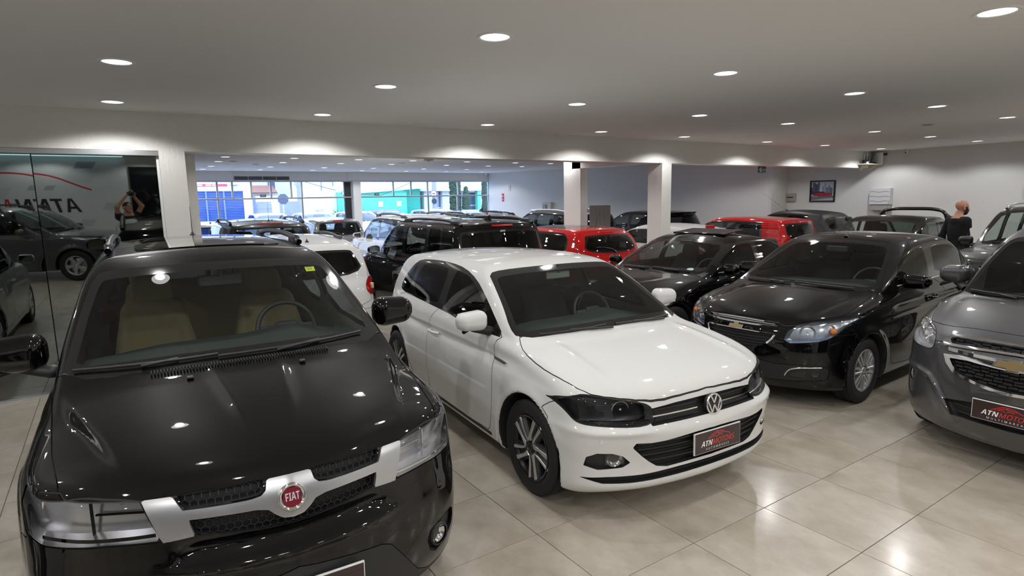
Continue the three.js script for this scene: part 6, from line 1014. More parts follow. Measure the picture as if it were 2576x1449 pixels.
{
  const car = thing('car', 'dark grey people carrier cut by the right edge, large gold badge, plate MULTIMARCAS', 'car', 7.024, 0, -1.251, Math.PI - 4.749);
  const out = carveCar(SPIN, 0.018), F = out.F;
  lampInside(car, out.headlight, { depth: 0.10, mat: M.silver, bowls: [[0.64, 0.845, 1.86, 0.06, 0.5], [0.74, 0.905, 1.72, 0.05, 0.7]] });
  part(car, 'chrome_grille_frame', toGeo(both(raised(out.chrome_frame, 0.012))), M.chrome);
  recess(car, 'upper_grille', out.upper_grille, 0.04, M.dark, false); recess(car, 'lower_grille', out.lower_grille, 0.05, M.dark, false); recess(car, 'lower_intake', out.lower_intake, 0.04, M.dark, false);
  for (const k of ['headlight', 'chrome_frame', 'upper_grille', 'lower_grille', 'lower_intake']) delete out[k];
  hang(car, out, { default: PAINT.grey, windshield: GLASS.clear, windshield_border: BORDER, rear_window: GLASS.dark, rear_window_border: BORDER, side_window: GLASS.dark, side_window_border: BORDER, door_frame: BORDER, well: M.dark, cowl: M.blackPlastic, tail_light: paint([0.25, 0.004, 0.008]) }, { liningZ: 1.35, liningR: -1.9 });
  const wave = (x0, y, n) => { for (let i = 0; i < n; i++) { const a = -x0 + i * 2 * x0 / n, b = a + 2 * x0 / n; part(car, 'grille_slat', frontBar(F, a + 0.003, b - 0.003, y + (i & 1 ? 0.002 : -0.002), y + (i & 1 ? 0.002 : -0.002), 0.018 + (i & 1) * 0.004, 0.0075, 0.008, 3), M.blackPlastic); } };
  for (const [y, x] of [[0.886, 0.40], [0.872, 0.30]]) wave(x, y, 14);
  for (const [y, x] of [[0.742, 0.37], [0.718, 0.36], [0.694, 0.335], [0.67, 0.29], [0.646, 0.20]]) wave(x, y, Math.round(x * 36));
  part(car, 'grille_chrome_bar', frontBar(F, -0.42, 0.42, (x) => 0.817 + 0.02 * x * x, 0, -0.004, 0.016, 0.008), M.chrome);
  for (const y of [0.39, 0.44]) part(car, 'grille_slat', frontBar(F, -0.34, 0.34, y, y, 0.02, 0.006, 0.006), M.blackPlastic);
  bowtie(car, 0.802, 2.178, -0.15, 1.55);
  for (const s of [-1, 1]) {
    const p = march(F, [s * 0.70, 0.54, 3], [0, 0, -1], 4), fog = new THREE.Group(); fog.name = 'fog_lamp'; fog.position.set(p[0], p[1], p[2] - 0.006); fog.rotation.y = s * 0.75; car.add(fog);
    part(fog, 'fog_bezel', lathe([[0.044, 0.012], [0.05, 0.014], [0.06, 0.004], [0.062, -0.03]], 32).rotateX(Math.PI / 2), M.blackPlastic); part(fog, 'fog_reflector', lathe([[0.001, -0.025], [0.025, -0.018], [0.044, 0.004]], 24).rotateX(Math.PI / 2), M.chrome); part(fog, 'fog_lens', lathe([[0, 0.02], [0.02, 0.018], [0.045, 0.008]], 28).rotateX(Math.PI / 2), GLASS.lens);
    mirrorHousing(car, s, 0.925, 1.215, 0.80, PAINT.grey, [0.11, 0.085, 0.065], [0.78, 1.10, 0.90]);
    for (const z of [-0.12, -1.0]) { const g = new THREE.Group(); g.name = 'door_handle'; g.position.set(s * 0.845, 0.92, z); car.add(g); part(g, 'handle_grip', tube([[0, 0, -0.1], [s * 0.028, 0, -0.07], [s * 0.03, 0, 0.07], [0, 0, 0.1]], 0.013, 16, 8), PAINT.grey); }
  }
  wiper(car, F, [[0.40, 1.115], [0.2, 1.125], [0.55, 1.11], [0.0, 1.13]]); wiper(car, F, [[-0.30, 1.112], [-0.42, 1.12], [-0.66, 1.125], [-0.08, 1.12]]);
  plate(car, 0.468, 2.19, 0.0, 'MULTIMARCAS', 0);
  fitWheels(car, SPIN, { R: 0.315, rim: 0.20, w: 0.195, n: 7, q: 0.035, mat: M.silver });
  dashboard(car, { z: 1.2, y: 1.09, back: 0.58, w: 0.70, mat: std([0.035, 0.04, 0.04], 0.7), driver: 1 });
  seats(car, { seat: std([0.05, 0.05, 0.052], 0.85), z: -0.05, y: 0.36, x: 0.36, rear: -0.95 });
}
// ---------------------------------------------------------------- the other cars of the showroom
const LOOK = { darkTint: { glass: GLASS.clear, side: GLASS.dark, rear: GLASS.dark } };
// black saloon with a tilted glass roof, between the white hatchback and the saloon with the gold badge
genericCar('black sports saloon with its glass sunroof tilted up, behind the white hatchback', { L: 4.5, W: 1.80, H: 1.405, fo: 0.76, wb: 2.72, R: 0.325, cowlY: 0.955, noseY: 0.72, wsB: 0.90, wsT: 0.0, belt: 0.93, panes: [[0.45, -0.38], [-0.46, -1.12], [-1.18, -1.5]], doorCut: -0.38, deckY: 1.02, noTailgate: true, rearGlass: [1.05, 1.27, 0.62, 0.5],
  roof: [[-1.9, 1.22], [-1.4, 1.33], [-0.9, 1.385], [-0.4, 1.405], [-0.1, 1.395], [0.1, 1.36], [0.4, 1.27]], bk: [[0.9, -1.85], [1.0, -1.7], [1.15, -1.42], [1.28, -1.1], [1.36, -0.8], [1.42, -0.5]], tumble: 0.24 },
  { paint: PAINT.black, cell: 0.02, side: GLASS.tint, rear: GLASS.tint, brakeLight: false, mirror: PAINT.black, more: (car, F) => {
    const s = part(car, 'sunroof', box(0.86, 0.022, 0.50, 0.01), phys([0.004, 0.004, 0.004], 0.05, 0, { clearcoat: 1 }), 'tilted glass sunroof'); s.position.set(0, 1.418, -0.42); s.rotation.x = 0.075;
    part(car, 'rear_view_mirror', at(box(0.22, 0.06, 0.03, 0.014), 0, 1.29, 0.08), M.blackPlastic);
    for (const q of [-1, 1]) part(car, 'window_chrome', tube(Array.from({ length: 16 }, (_, i) => { const z = 0.55 - i * 2.05 / 15, p = march(F, [2 * q, 0.962, z], [-q, 0, 0], 3); return [p[0] + q * 0.002, 0.962, z]; }), 0.005, 40, 6), M.alu);
    part(car, 'oval_sticker', at(new THREE.CircleGeometry(0.045, 24).scale(1, 0.62, 1), 0.52, 1.0, march(F, [0.52, 1.0, 3], [0, 0, -1], 4)[2] - 0.006, -1.05, 0.2, 0), std([0.75, 0.8, 0.75], 0.5, 0, { side: THREE.DoubleSide }), 'pale oval windscreen sticker');
  } }, 6.889, 5.69, 4.64);

const greyPlastic = std([0.07, 0.072, 0.076], 0.5), sideTail = (z, y0, y1, w) => ({ v: 's', o: outline([[z, y0 + 0.02], [z + 0.05, y1], [z - 0.6, y1 + 0.02], [z - 0.6, y0]], 1), if: (x, yy, zz) => zz < z + 0.1 && x > w });
const hatchBack = (L, tail, belt, H) => undefined;
const DUSTER = { L: 4.33, W: 1.80, H: 1.63, fo: 0.82, wb: 2.67, R: 0.345, cowlY: 1.09, noseY: 0.97, wsB: 1.08, wsT: 0.28, belt: 1.04, panes: [[0.6, -0.25], [-0.34, -1.08], [-1.2, -1.74]], doorCut: -0.24, tumble: 0.17, clear: 0.24, flare: 0.03, rearPost: 0.26, tailLamp: { v: 'r', o: outline([[0.66, 0.74], [0.66, 1.0], [0.95, 1.02], [0.95, 0.72]], 1), if: (x, y, z) => z < -1.75 } };
const rails = (m, z0, z1, x, lift) => (car, F) => roofRail(car, F, x, z0, z1, lift, m, 0.02, 0.12);
// white hatchback seen from behind, between the big crossover and the white hatchback of the front row
genericCar('white hatchback seen from behind, its red lamp beside the black crossover’s wing mirror', { L: 4.05, W: 1.70, H: 1.50, fo: 0.8, wb: 2.5, R: 0.31, cowlY: 1.02, noseY: 0.86, wsB: 1.0, wsT: 0.15, belt: 0.96, panes: [[0.5, -0.3], [-0.38, -1.1], [-1.2, -1.5]], rearGlass: [1.0, 1.335, 0.64, 0.5], tail: 0.10,
  roof: [[-2.02, 1.32], [-1.6, 1.415], [-1.1, 1.475], [-0.5, 1.50], [0, 1.485], [0.35, 1.41], [0.65, 1.30]], tailLamp: { v: 'r', o: outline([[0.60, 0.80], [0.615, 0.90], [0.70, 0.985], [0.9, 0.95], [0.9, 0.74], [0.68, 0.72]], 1), if: (x, y, z) => z < -1.5 } },
  { paint: PAINT.white, cell: 0.024, side: GLASS.dark, rear: GLASS.dark, brakeLight: false, more: (car, F) => {
    roofRail(car, F, 0.52, 0.0, -1.2, 0.045, greyPlastic, 0.02, 0.14); antenna(car, 0, 1.44, -1.45, 0.02, 0);
    for (const s of [-1, 1]) part(car, 'reversing_lamp', at(box(0.07, 0.075, 0.02, 0.01), s * 0.70, 0.845, march(F, [s * 0.70, 0.845, -4], [0, 0, 1], 5)[2] - 0.002, 0, s * 0.5, 0), phys([0.75, 0.55, 0.35], 0.15, 0, { clearcoat: 1 }), 'clear and amber lamp section');
  } }, 2.12, 9.38, 0);
// black compact off-roader with grey roof bars
genericCar('boxy black sport utility with shark fin aerial, seen from behind over the white roof', { L: 4.22, W: 1.80, H: 1.655, fo: 0.80, wb: 2.57, R: 0.34, cowlY: 1.12, noseY: 1.0, wsB: 1.02, wsT: 0.32, belt: 1.06, panes: [[0.58, -0.22], [-0.32, -1.0], [-1.08, -1.42]], doorCut: -0.22, tumble: 0.15, clear: 0.2, flare: 0.025, rearGlass: [1.12, 1.52, 0.70, 0.64], tail: 0.05, rearPost: 0.42, cabTail: 0.07,
  roof: [[-2.1, 1.58], [-1.7, 1.63], [-1.1, 1.655], [-0.4, 1.655], [0, 1.645], [0.3, 1.60], [0.7, 1.48]], bk: [[1.0, -2.06], [1.12, -2.03], [1.4, -1.93], [1.55, -1.87], [1.62, -1.8], [1.70, -1.5]] },
  { paint: PAINT.black, cell: 0.022, glass: GLASS.clear, side: GLASS.tint, rear: GLASS.tint, brakeY: 1.575, brakeW: 0.34, more: (car, F) => { rails(std([0.03, 0.03, 0.032], 0.35), 0.15, -1.75, 0.60, 0.055)(car, F); finAntenna(car, 1.645, -1.45, PAINT.black);
    part(car, 'glass_label', at(new THREE.PlaneGeometry(0.085, 0.03), 0.02, 1.50, march(F, [0.02, 1.50, -4], [0, 0, 1], 5)[2] - 0.006, 0.3, Math.PI, 0), std([0.62, 0.68, 0.55], 0.6, 0, { side: THREE.DoubleSide }), 'pale label on the rear glass'); } }, 4.62, 8.98, 0.0);
genericCar('white off-roader with grey plastic roof rails, ahead of the boxy black sport utility', DUSTER, { key: 'duster', paint: PAINT.white, side: GLASS.tint, rear: GLASS.dark, paintedPosts: true, more: rails(greyPlastic, 0.25, -1.5, 0.62, 0.065) }, 5.98, 13.55, 0);
genericCar('dark off-roader with raised rails and red brake strip, seen over the big black crossover’s roof', DUSTER, { key: 'duster', paint: PAINT.dark, side: GLASS.tint, rear: GLASS.tint, brakeY: 1.565, brakeW: 0.44, more: (car, F) => { rails(std([0.05, 0.05, 0.053], 0.3, 0.4), 0.2, -1.55, 0.66, 0.075)(car, F); antenna(car, 0, 1.61, -1.6, 0.34, -0.02); } }, 2.55, 13.7, 0);
const HATCH = { L: 4.0, W: 1.70, H: 1.50, fo: 0.8, wb: 2.5, R: 0.31, cowlY: 1.02, noseY: 0.86, wsB: 1.0, wsT: 0.15, belt: 0.98, panes: [[0.5, -0.3], [-0.38, -1.15]], rearGlass: [1.02, 1.38, 0.62, 0.52] };
genericCar('grey hatchback with a dark rear window, far back beneath the window column', HATCH, { key: 'hatch', paint: paint([0.11, 0.11, 0.115], 0.5, 0.4), side: GLASS.tint, rear: GLASS.tint }, 5.3, 18.15, 0);
genericCar('silver hatchback parked before the blue shutter seen through the window', HATCH, { key: 'hatch', paint: PAINT.silver, side: GLASS.tint, rear: GLASS.tint, brakeLight: false, more: (car) => antenna(car, 0, 1.47, -1.3, 0.3, 0) }, 2.12, 17.9, 0);
// red hatchback with a black roof
genericCar('glossy red hatchback with a black roof, rear wiper and roof aerial, beside the column', { L: 4.0, W: 1.74, H: 1.43, fo: 0.82, wb: 2.5, R: 0.315, cowlY: 0.99, noseY: 0.83, wsB: 0.95, wsT: 0.05, belt: 0.95, panes: [[0.4, -0.35], [-0.43, -1.42]], doorCut: -0.35, rearGlass: [0.99, 1.30, 0.64, 0.50], tail: 0.07, rearPost: 0.34, tumble: 0.22,
  roof: [[-2.0, 1.335], [-1.6, 1.385], [-1.1, 1.42], [-0.5, 1.43], [-0.1, 1.42], [0.2, 1.35], [0.5, 1.25]], tailLamp: { v: 'r', o: outline([[0.55, 0.78], [0.6, 0.9], [0.72, 0.955], [0.95, 0.95], [0.95, 0.74], [0.62, 0.72]], 1), if: (x, y, z) => z < -1.5 }, extraCuts: [['roof_panel', { v: 't', o: outline([[-0.3, 0.06], [0.5, 0.05], [0.545, -0.1], [0.55, -1.05], [0.42, -1.18], [-0.3, -1.2]], 1), if: (x, y) => y > 1.2 }]] },
  { paint: PAINT.red, cell: 0.022, roof: PAINT.black, side: GLASS.tint, rear: GLASS.tint, brakeY: 1.335, brakeW: 0.34, more: (car, F) => { antenna(car, 0, 1.40, -1.35, 0.30, 0.45);
    for (const q of [-1, 1]) part(car, 'window_chrome', tube(Array.from({ length: 14 }, (_, i) => { const z = 0.3 - i * 1.7 / 13, p = march(F, [2 * q, 0.982, z], [-q, 0, 0], 3); return [p[0] + q * 0.002, 0.982, z]; }), 0.006, 40, 6), M.chrome);
    part(car, 'model_script', [0, 1, 2, 3, 4, 5].map((i) => at(box(0.03, 0.022, 0.006, 0.002), -0.30 - i * 0.042, 0.93, march(F, [-0.30 - i * 0.042, 0.93, -4], [0, 0, 1], 5)[2] - 0.002, 0, 0.15, 0)), M.chrome); } }, 7.22, 9.45, 0);
genericCar('dark sport utility with rails on its roof, parked between the two middle columns', { ...DUSTER, H: 1.62, rearGlass: [1.1, 1.5, 0.68, 0.6] }, { paint: PAINT.dark, side: GLASS.tint, rear: GLASS.dark, more: (car, F) => { rails(M.alu, 0.2, -1.6, 0.62, 0.05)(car, F); finAntenna(car, 1.60, -1.45, PAINT.black); } }, 10.55, 13.65, 0);
genericCar('dark sport utility with a thin whip aerial, left of the grey rear column', { ...DUSTER, H: 1.60, rearGlass: [1.1, 1.5, 0.66, 0.58] }, { key: 'dark2', paint: PAINT.dark, side: GLASS.tint, rear: GLASS.dark, more: (car, F) => { rails(PAINT.black, 0.2, -1.6, 0.62, 0.05)(car, F); antenna(car, 0.1, 1.585, -1.4, 0.42, 0.2); } }, 8.2, 14.6, 0);
genericCar('black sport utility with a shark fin aerial, deepest of the row before the far window', { ...DUSTER, H: 1.60, rearGlass: [1.1, 1.5, 0.66, 0.58] }, { key: 'dark2', paint: PAINT.black, side: GLASS.dark, rear: GLASS.dark, more: (car, F) => finAntenna(car, 1.585, -1.45, PAINT.black) }, 10.0, 18.1, 0);
genericCar('black hatchback with a long roof spoiler, against the pale wall right of the column', { ...HATCH, H: 1.53, roof: [[-2, 1.47], [-1.6, 1.50], [-1.0, 1.525], [-0.5, 1.53], [0, 1.51], [0.3, 1.44], [0.6, 1.34]], bk: [[0.9, -1.96], [1.1, -1.9], [1.35, -1.75], [1.44, -1.68], [1.46, -1.86], [1.56, -1.9]] }, { paint: PAINT.black, side: GLASS.tint, rear: GLASS.tint, brakeLight: false }, 13.35, 12.95, 0.03);
// white coupe-like hatch with a raised red brake lamp
genericCar('white hatchback with a red brake lamp raised on its roof edge, right of the column', { L: 3.85, W: 1.66, H: 1.36, fo: 0.8, wb: 2.42, R: 0.3, cowlY: 0.95, noseY: 0.78, wsB: 0.9, wsT: 0.05, belt: 0.93, panes: [[0.35, -0.62]], doorCut: -0.5, twoDoor: true, rearGlass: [0.97, 1.22, 0.60, 0.46], tumble: 0.24, rearPost: 0.5, paintedPosts: true,
  roof: [[-1.9, 1.20], [-1.5, 1.275], [-1.0, 1.335], [-0.5, 1.36], [-0.1, 1.35], [0.2, 1.29], [0.5, 1.2]] },
  { paint: PAINT.white, cell: 0.026, side: GLASS.tint, rear: GLASS.tint, brakeY: 1.255, brakeW: 0.02, rearWiper: false, more: (car, F) => { const p = march(F, [0, 2, -1.45], [0, -1, 0], 2); part(car, 'raised_brake_lamp', at(box(0.24, 0.075, 0.06, 0.014), 0, p[1] + 0.02, -1.5), phys([0.5, 0.012, 0.015], 0.12, 0, { clearcoat: 1 }), 'red brake lamp on the roof edge'); } }, 10.1, 9.35, 0);
// small boxy red car with upright lamps beside the rear window
genericCar('small boxy red car with tall upright tail lamps, behind the black sports saloon', { L: 3.6, W: 1.54, H: 1.45, fo: 0.72, wb: 2.36, R: 0.285, cowlY: 1.0, noseY: 0.88, wsB: 0.95, wsT: 0.2, belt: 0.93, panes: [[0.45, -0.22], [-0.29, -1.12]], rearGlass: [0.97, 1.33, 0.52, 0.50], tail: 0.03, tumble: 0.11, crown: 0.025, rearPost: 0.34, kC: 0.07, cabTail: 0.05,
  roof: [[-1.85, 1.36], [-1.5, 1.40], [-1.0, 1.435], [-0.5, 1.45], [0, 1.44], [0.25, 1.38], [0.6, 1.25]], bk: [[0.85, -1.78], [1.0, -1.76], [1.2, -1.69], [1.35, -1.62], [1.40, -1.55], [1.46, -1.3]], tailLamp: { v: 'r', o: outline([[0.555, 0.90], [0.535, 1.37], [0.66, 1.36], [0.70, 1.2], [0.72, 0.90]], 0), if: (x, y, z) => z < -1.3 } },
  { paint: PAINT.red, cell: 0.022, side: GLASS.tint, rear: GLASS.tint, brakeY: 1.37, brakeW: 0.22, mirror: M.blackPlastic, tailMat: phys([0.5, 0.01, 0.012], 0.1, 0, { clearcoat: 1 }) }, 12.15, 8.78, 0);
genericCar('black car with a matt roof and slanted whip aerial, under the framed picture', { L: 3.4, W: 1.6, H: 1.54, fo: 0.75, wb: 2.2, R: 0.3, cowlY: 1.05, noseY: 0.9, wsB: 0.8, wsT: 0.0, belt: 1.0, panes: [[0.3, -0.3], [-0.38, -1.0]], rearGlass: [1.06, 1.38, 0.58, 0.48] }, { paint: phys([0.012, 0.012, 0.0125], 0.5, 0, {}), side: GLASS.dark, rear: GLASS.dark, brakeLight: false, more: (car) => antenna(car, 0.3, 1.53, -0.3, 0.75, -1.0) }, 14.2, 8.85, 0);
// black pick-up with a roll bar, facing left like the saloon in front of it
genericCar('black pick-up with a tubular roll bar, facing out behind the saloon with the gold badge', { L: 4.45, W: 1.66, H: 1.505, fo: 0.78, wb: 2.75, R: 0.31, cowlY: 1.03, noseY: 0.88, wsB: 1.05, wsT: 0.22, belt: 0.97, panes: [[0.55, -0.32], [-0.38, -0.62]], twoDoor: true, noTailgate: true, rearGlass: null, noRearSeat: true, deckY: 0.99, tumble: 0.17, seatZ: -0.2, rearPost: 0.1,
  roof: [[-1.2, 1.40], [-0.9, 1.46], [-0.4, 1.50], [0.0, 1.505], [0.25, 1.465], [0.5, 1.39]], bk: [[0.9, -0.98], [1.1, -0.94], [1.3, -0.88], [1.42, -0.82], [1.55, -0.6]] },
  { paint: PAINT.black, cell: 0.022, side: GLASS.clear, brakeLight: false, rearWiper: false, more: (car, F) => {
    const rb = new THREE.Group(); rb.name = 'roll_bar'; car.add(rb); const bl = phys([0.008, 0.008, 0.009], 0.35, 0, { clearcoat: 0.6 });
    part(rb, 'bar_hoop', tube([[-0.66, 0.98, -1.02], [-0.62, 1.3, -1.02], [-0.55, 1.53, -1.0], [-0.4, 1.585, -1.0], [0, 1.60, -1.0], [0.4, 1.585, -1.0], [0.55, 1.53, -1.0], [0.62, 1.3, -1.02], [0.66, 0.98, -1.02]], 0.034, 60, 12), bl);
    for (const s of [-1, 1]) part(rb, 'bar_brace', tube([[s * 0.54, 1.53, -1.02], [s * 0.60, 1.3, -1.5], [s * 0.66, 1.0, -2.0]], 0.03, 24, 10), bl);
    part(car, 'rear_cab_glass', at(box(1.05, 0.34, 0.008, 0.003), 0, 1.22, -0.94, -0.2, 0, 0), GLASS.clear); antenna(car, -0.1, 1.50, -0.02, 0.30, 0.5);
  } }, 12.4, 5.52, 4.68);
genericCar('black sport utility with bright roof rails, facing out right of the walking man', { L: 4.6, W: 1.82, H: 1.70, fo: 0.88, wb: 2.66, R: 0.35, cowlY: 1.13, noseY: 1.0, wsB: 1.15, wsT: 0.3, belt: 1.06, panes: [[0.6, -0.25], [-0.34, -1.15], [-1.25, -1.8]], clear: 0.22, flare: 0.02 }, { paint: paint([0.008, 0.0078, 0.0075], 0.2, 0.4), cell: 0.022, side: GLASS.clear, rear: GLASS.tint, more: rails(M.silver, 0.2, -1.7, 0.63, 0.07) }, 12.35, 3.02, 4.68);
// cars that only the mirrored glass shows
genericCar('dark off-roader behind the photographer, seen reflected in the mirrored glass', DUSTER, { key: 'duster', paint: PAINT.grey, side: GLASS.tint, rear: GLASS.tint, more: rails(greyPlastic, 0.25, -1.5, 0.62, 0.075) }, -2.3, -2.2, 1.25);
genericCar('silver hatchback beside the big black crossover, seen reflected in the mirrored glass', HATCH, { key: 'hatch', paint: PAINT.silver, side: GLASS.tint, rear: GLASS.tint }, -2.15, 4.6, Math.PI);
for (const [x, z, p, l] of [[5.9, 27.6, 'white', 'white car parked in the street before the grey concrete wall'], [7.75, 27.2, 'white', 'white car parked in the street left of the pole'], [9.65, 27.0, 'white', 'white car parked in the street, before the spiky plants'], [11.6, 28.2, 'maroon', 'dark red car parked in the street before the green wall'], [13.6, 27.0, 'silver', 'silver car parked in the street before the green wall']])
  genericCar(l, HATCH, { key: 'hatch', paint: p === 'maroon' ? paint([0.10, 0.01, 0.03]) : PAINT[p], side: GLASS.tint, rear: GLASS.tint, brakeLight: false }, x, z, Math.PI);
// ---------------------------------------------------------------- the walking man and the photographer
// Person axes: z the way the chest faces, y up, x to the person's left. J: joints as [x, y, z].
function sdHead(x, y, z) {                                           // a head of 0.235 m, its middle (eye level) at the origin
  const el = (cx, cy, cz, a, b, c) => { const k = Math.hypot((x - cx) / a, (y - cy) / b, (z - cz) / c); return (k - 1) * Math.min(a, b, c); };
  let d = el(0, 0.035, -0.012, 0.077, 0.088, 0.098);
  d = smin(d, el(0, -0.045, 0.022, 0.058, 0.072, 0.066), 0.04);        // face and jaw
  d = smin(d, el(0, -0.098, 0.052, 0.03, 0.022, 0.028), 0.03);         // chin
  d = smin(d, sdCap(x, y, z, [0, 0.012, 0.085], [0, -0.035, 0.107], 0.009, 0.0155), 0.014);
  d = smin(d, Math.min(sdCap(x, y, z, [0.012, -0.041, 0.094], [0.014, -0.041, 0.09], 0.008, 0.008), sdCap(x, y, z, [-0.012, -0.041, 0.094], [-0.014, -0.041, 0.09], 0.008, 0.008)), 0.008);
  d = smin(d, sdCap(Math.abs(x), y, z, [0.012, 0.022, 0.086], [0.046, 0.022, 0.068], 0.009, 0.008), 0.014);   // brow
  d = smax(d, -el(Math.sign(x) * 0.031, 0.002, 0.094, 0.017, 0.011, 0.013), 0.012);                           // eye sockets
  d = smin(d, Math.hypot(Math.abs(x) - 0.031, y - 0.001, z - 0.071) - 0.0125, 0.004);
  d = smin(d, sdCap(x, y * 1.0, z, [-0.02, -0.068, 0.084], [0.02, -0.068, 0.084], 0.0075, 0.0075), 0.008);      // lips
  d = smax(d, -sdCap(x, y, z, [-0.022, -0.0685, 0.095], [0.022, -0.0685, 0.095], 0.002, 0.002), 0.004);
  const ax = Math.abs(x) - 0.080, ear = Math.max(Math.hypot((y + 0.008) / 0.033, (z + 0.012) / 0.02) - 1, 0) * 0.02 + Math.abs(ax - 0.004 + (z + 0.012) * 0.25) - 0.006;
  d = smin(d, smax(ear, -(Math.hypot(y + 0.004, z + 0.010, ax - 0.010) - 0.009), 0.005), 0.01);
  return d;
}
function handField(side, curl) {                                     // wrist at the origin, fingers towards -y, palm facing the thigh (towards -x*side)
  const f = []; const base = [[0.032, -0.085, 0.072], [0.011, -0.09, 0.08], [-0.011, -0.088, 0.074], [-0.03, -0.08, 0.058]];
  base.forEach(([z, y, L], i) => { let p = [0, y, z], a = curl * (0.7 + 0.12 * i), seg = [0.46, 0.3, 0.24]; for (let k = 0; k < 3; k++) { const q = [p[0] - side * Math.sin(a) * L * seg[k], p[1] - Math.cos(a) * L * seg[k], p[2] + (z * 0.06)]; f.push([p, q, 0.0088 - k * 0.0008, 0.0082 - k * 0.0009]); p = q; a += curl * 0.75; } });
  f.push([[-side * 0.006, -0.03, 0.034], [-side * 0.022, -0.062, 0.056], 0.013, 0.011], [[-side * 0.022, -0.062, 0.056], [-side * 0.032, -0.092, 0.058], 0.0105, 0.0085]);
  return (x, y, z) => { let d = sdBox(x, y + 0.048, z, 0.015, 0.05, 0.042, 0.014); d = smin(d, sdCap(x, y, z, [0, 0.03, 0], [0, -0.01, 0], 0.027, 0.024), 0.02); for (const [a, b, ra, rb] of f) d = smin(d, sdCap(x, y, z, a, b, ra, rb), 0.006); return d; };
}
function makePerson(label, J, look, x, y, zWorld, turn) {
  const t = thing('person', label, 'person', x, y, zWorld, turn), c = (a, b, ra, rb) => [J[a] ?? a, J[b] ?? b, ra, rb];
  const bones = [c('hipL', 'kneeL', 0.088, 0.058), c('kneeL', 'ankleL', 0.058, 0.037), c('hipR', 'kneeR', 0.088, 0.058), c('kneeR', 'ankleR', 0.058, 0.037), c('shL', 'elL', 0.055, 0.043), c('elL', 'wrL', 0.043, 0.027), c('shR', 'elR', 0.055, 0.043), c('elR', 'wrR', 0.043, 0.027)];
  const foot = (a, d) => [J[a], [J[a][0], J[a][1] - 0.055, J[a][2] + 0.02], [J[a][0] + d[0], J[a][1] - 0.062, J[a][2] + d[1]]];
  const feet = [foot('ankleL', [0.02, 0.15]), foot('ankleR', [-0.02, 0.15])], P = J.pelvis, C = J.chest, N = J.neck, belly = look.belly ?? 0;
  const F = (px, py, pz) => {
    const el = (q, a, b, e) => { const k = Math.hypot((px - q[0]) / a, (py - q[1]) / b, (pz - q[2]) / e); return (k - 1) * Math.min(a, b, e); };
    let d = el(P, 0.165, 0.14, 0.125); d = smin(d, el([(P[0] + C[0]) / 2, (P[1] + C[1]) / 2, (P[2] + C[2]) / 2 + 0.02 + belly], 0.155 + belly * 0.5, 0.2, 0.115 + belly), 0.08); d = smin(d, el(C, 0.178, 0.19, 0.122), 0.08);
    d = smin(d, sdCap(px, py, pz, [J.shL[0] * 0.86, J.shL[1], J.shL[2]], [J.shR[0] * 0.86, J.shR[1], J.shR[2]], 0.066, 0.066), 0.07);
    d = smin(d, sdCap(px, py, pz, [N[0], N[1] - 0.08, N[2] - 0.02], [N[0], N[1] + 0.05, N[2]], 0.075, 0.06), 0.06);
    for (const [a, b, ra, rb] of bones) d = smin(d, sdCap(px, py, pz, a, b, ra, rb), 0.035);
    for (const [a, b, e] of feet) d = smin(d, Math.min(sdCap(px, py, pz, a, b, 0.037, 0.04), sdCap(px, py, pz, b, e, 0.04, 0.033)), 0.03);
    return d;
  };
  const ys = Object.values(J).map((p) => p[1]), xs = Object.values(J).map((p) => p[0]), zs = Object.values(J).map((p) => p[2]);
  const body = meshField(F, [Math.min(...xs) - 0.2, 0.0, Math.min(...zs) - 0.25], [Math.max(...xs) + 0.2, Math.max(...ys) + 0.12, Math.max(...zs) + 0.25], 0.016);
  const Hc = new THREE.Matrix4().makeRotationFromEuler(new THREE.Euler(J.headTilt?.[0] ?? 0, J.headTilt?.[1] ?? 0, J.headTilt?.[2] ?? 0, 'YXZ')).setPosition(...J.head), put = (m, M4) => { const p = m.p.slice(), n = m.n.slice(), v = V(), R = new THREE.Matrix3().setFromMatrix4(M4); for (let q = 0; q < p.length; q += 3) { v.set(p[q], p[q + 1], p[q + 2]).applyMatrix4(M4).toArray(p, q); v.set(n[q], n[q + 1], n[q + 2]).applyMatrix3(R).toArray(n, q); } return { p, n, i: m.i }; };
  const head = meshField(sdHead, [-0.11, -0.14, -0.13], [0.11, 0.14, 0.14], 0.0052), hands = [];
  for (const [s, el, wr, curl] of [[1, 'elL', 'wrL', look.curl ?? 0.35], [-1, 'elR', 'wrR', look.curl ?? 0.35]]) {
    const h = meshField(handField(s, curl), [-0.09, -0.2, -0.08], [0.09, 0.06, 0.1], 0.006), d = V(...J[wr]).sub(V(...J[el])).normalize(), yax = d.clone().negate(), zax = look.palm ? V(...look.palm[s > 0 ? 0 : 1]) : V(0, 0, 1); zax.sub(yax.clone().multiplyScalar(zax.dot(yax))).normalize(); const xax = yax.clone().cross(zax);
    hands.push(put(h, new THREE.Matrix4().makeBasis(xax, yax, zax).setPosition(V(...J[wr]).addScaledVector(d, 0.015))));
  }
  const skin = part(t, 'body', toGeo(joined([body, put(head, Hc), ...hands])), look.skin);
  const wy = J.pelvis[1] + 0.03, neckY = N[1] - 0.035, sleeve = look.sleeve ?? 1;
  const arm = (px, py, pz) => Math.min(...[['elL', 'wrL'], ['elR', 'wrR'], ['shL', 'elL'], ['shR', 'elR']].map(([a, b]) => sdCap(px, py, pz, J[a], J[b], 0.07, 0.06)));
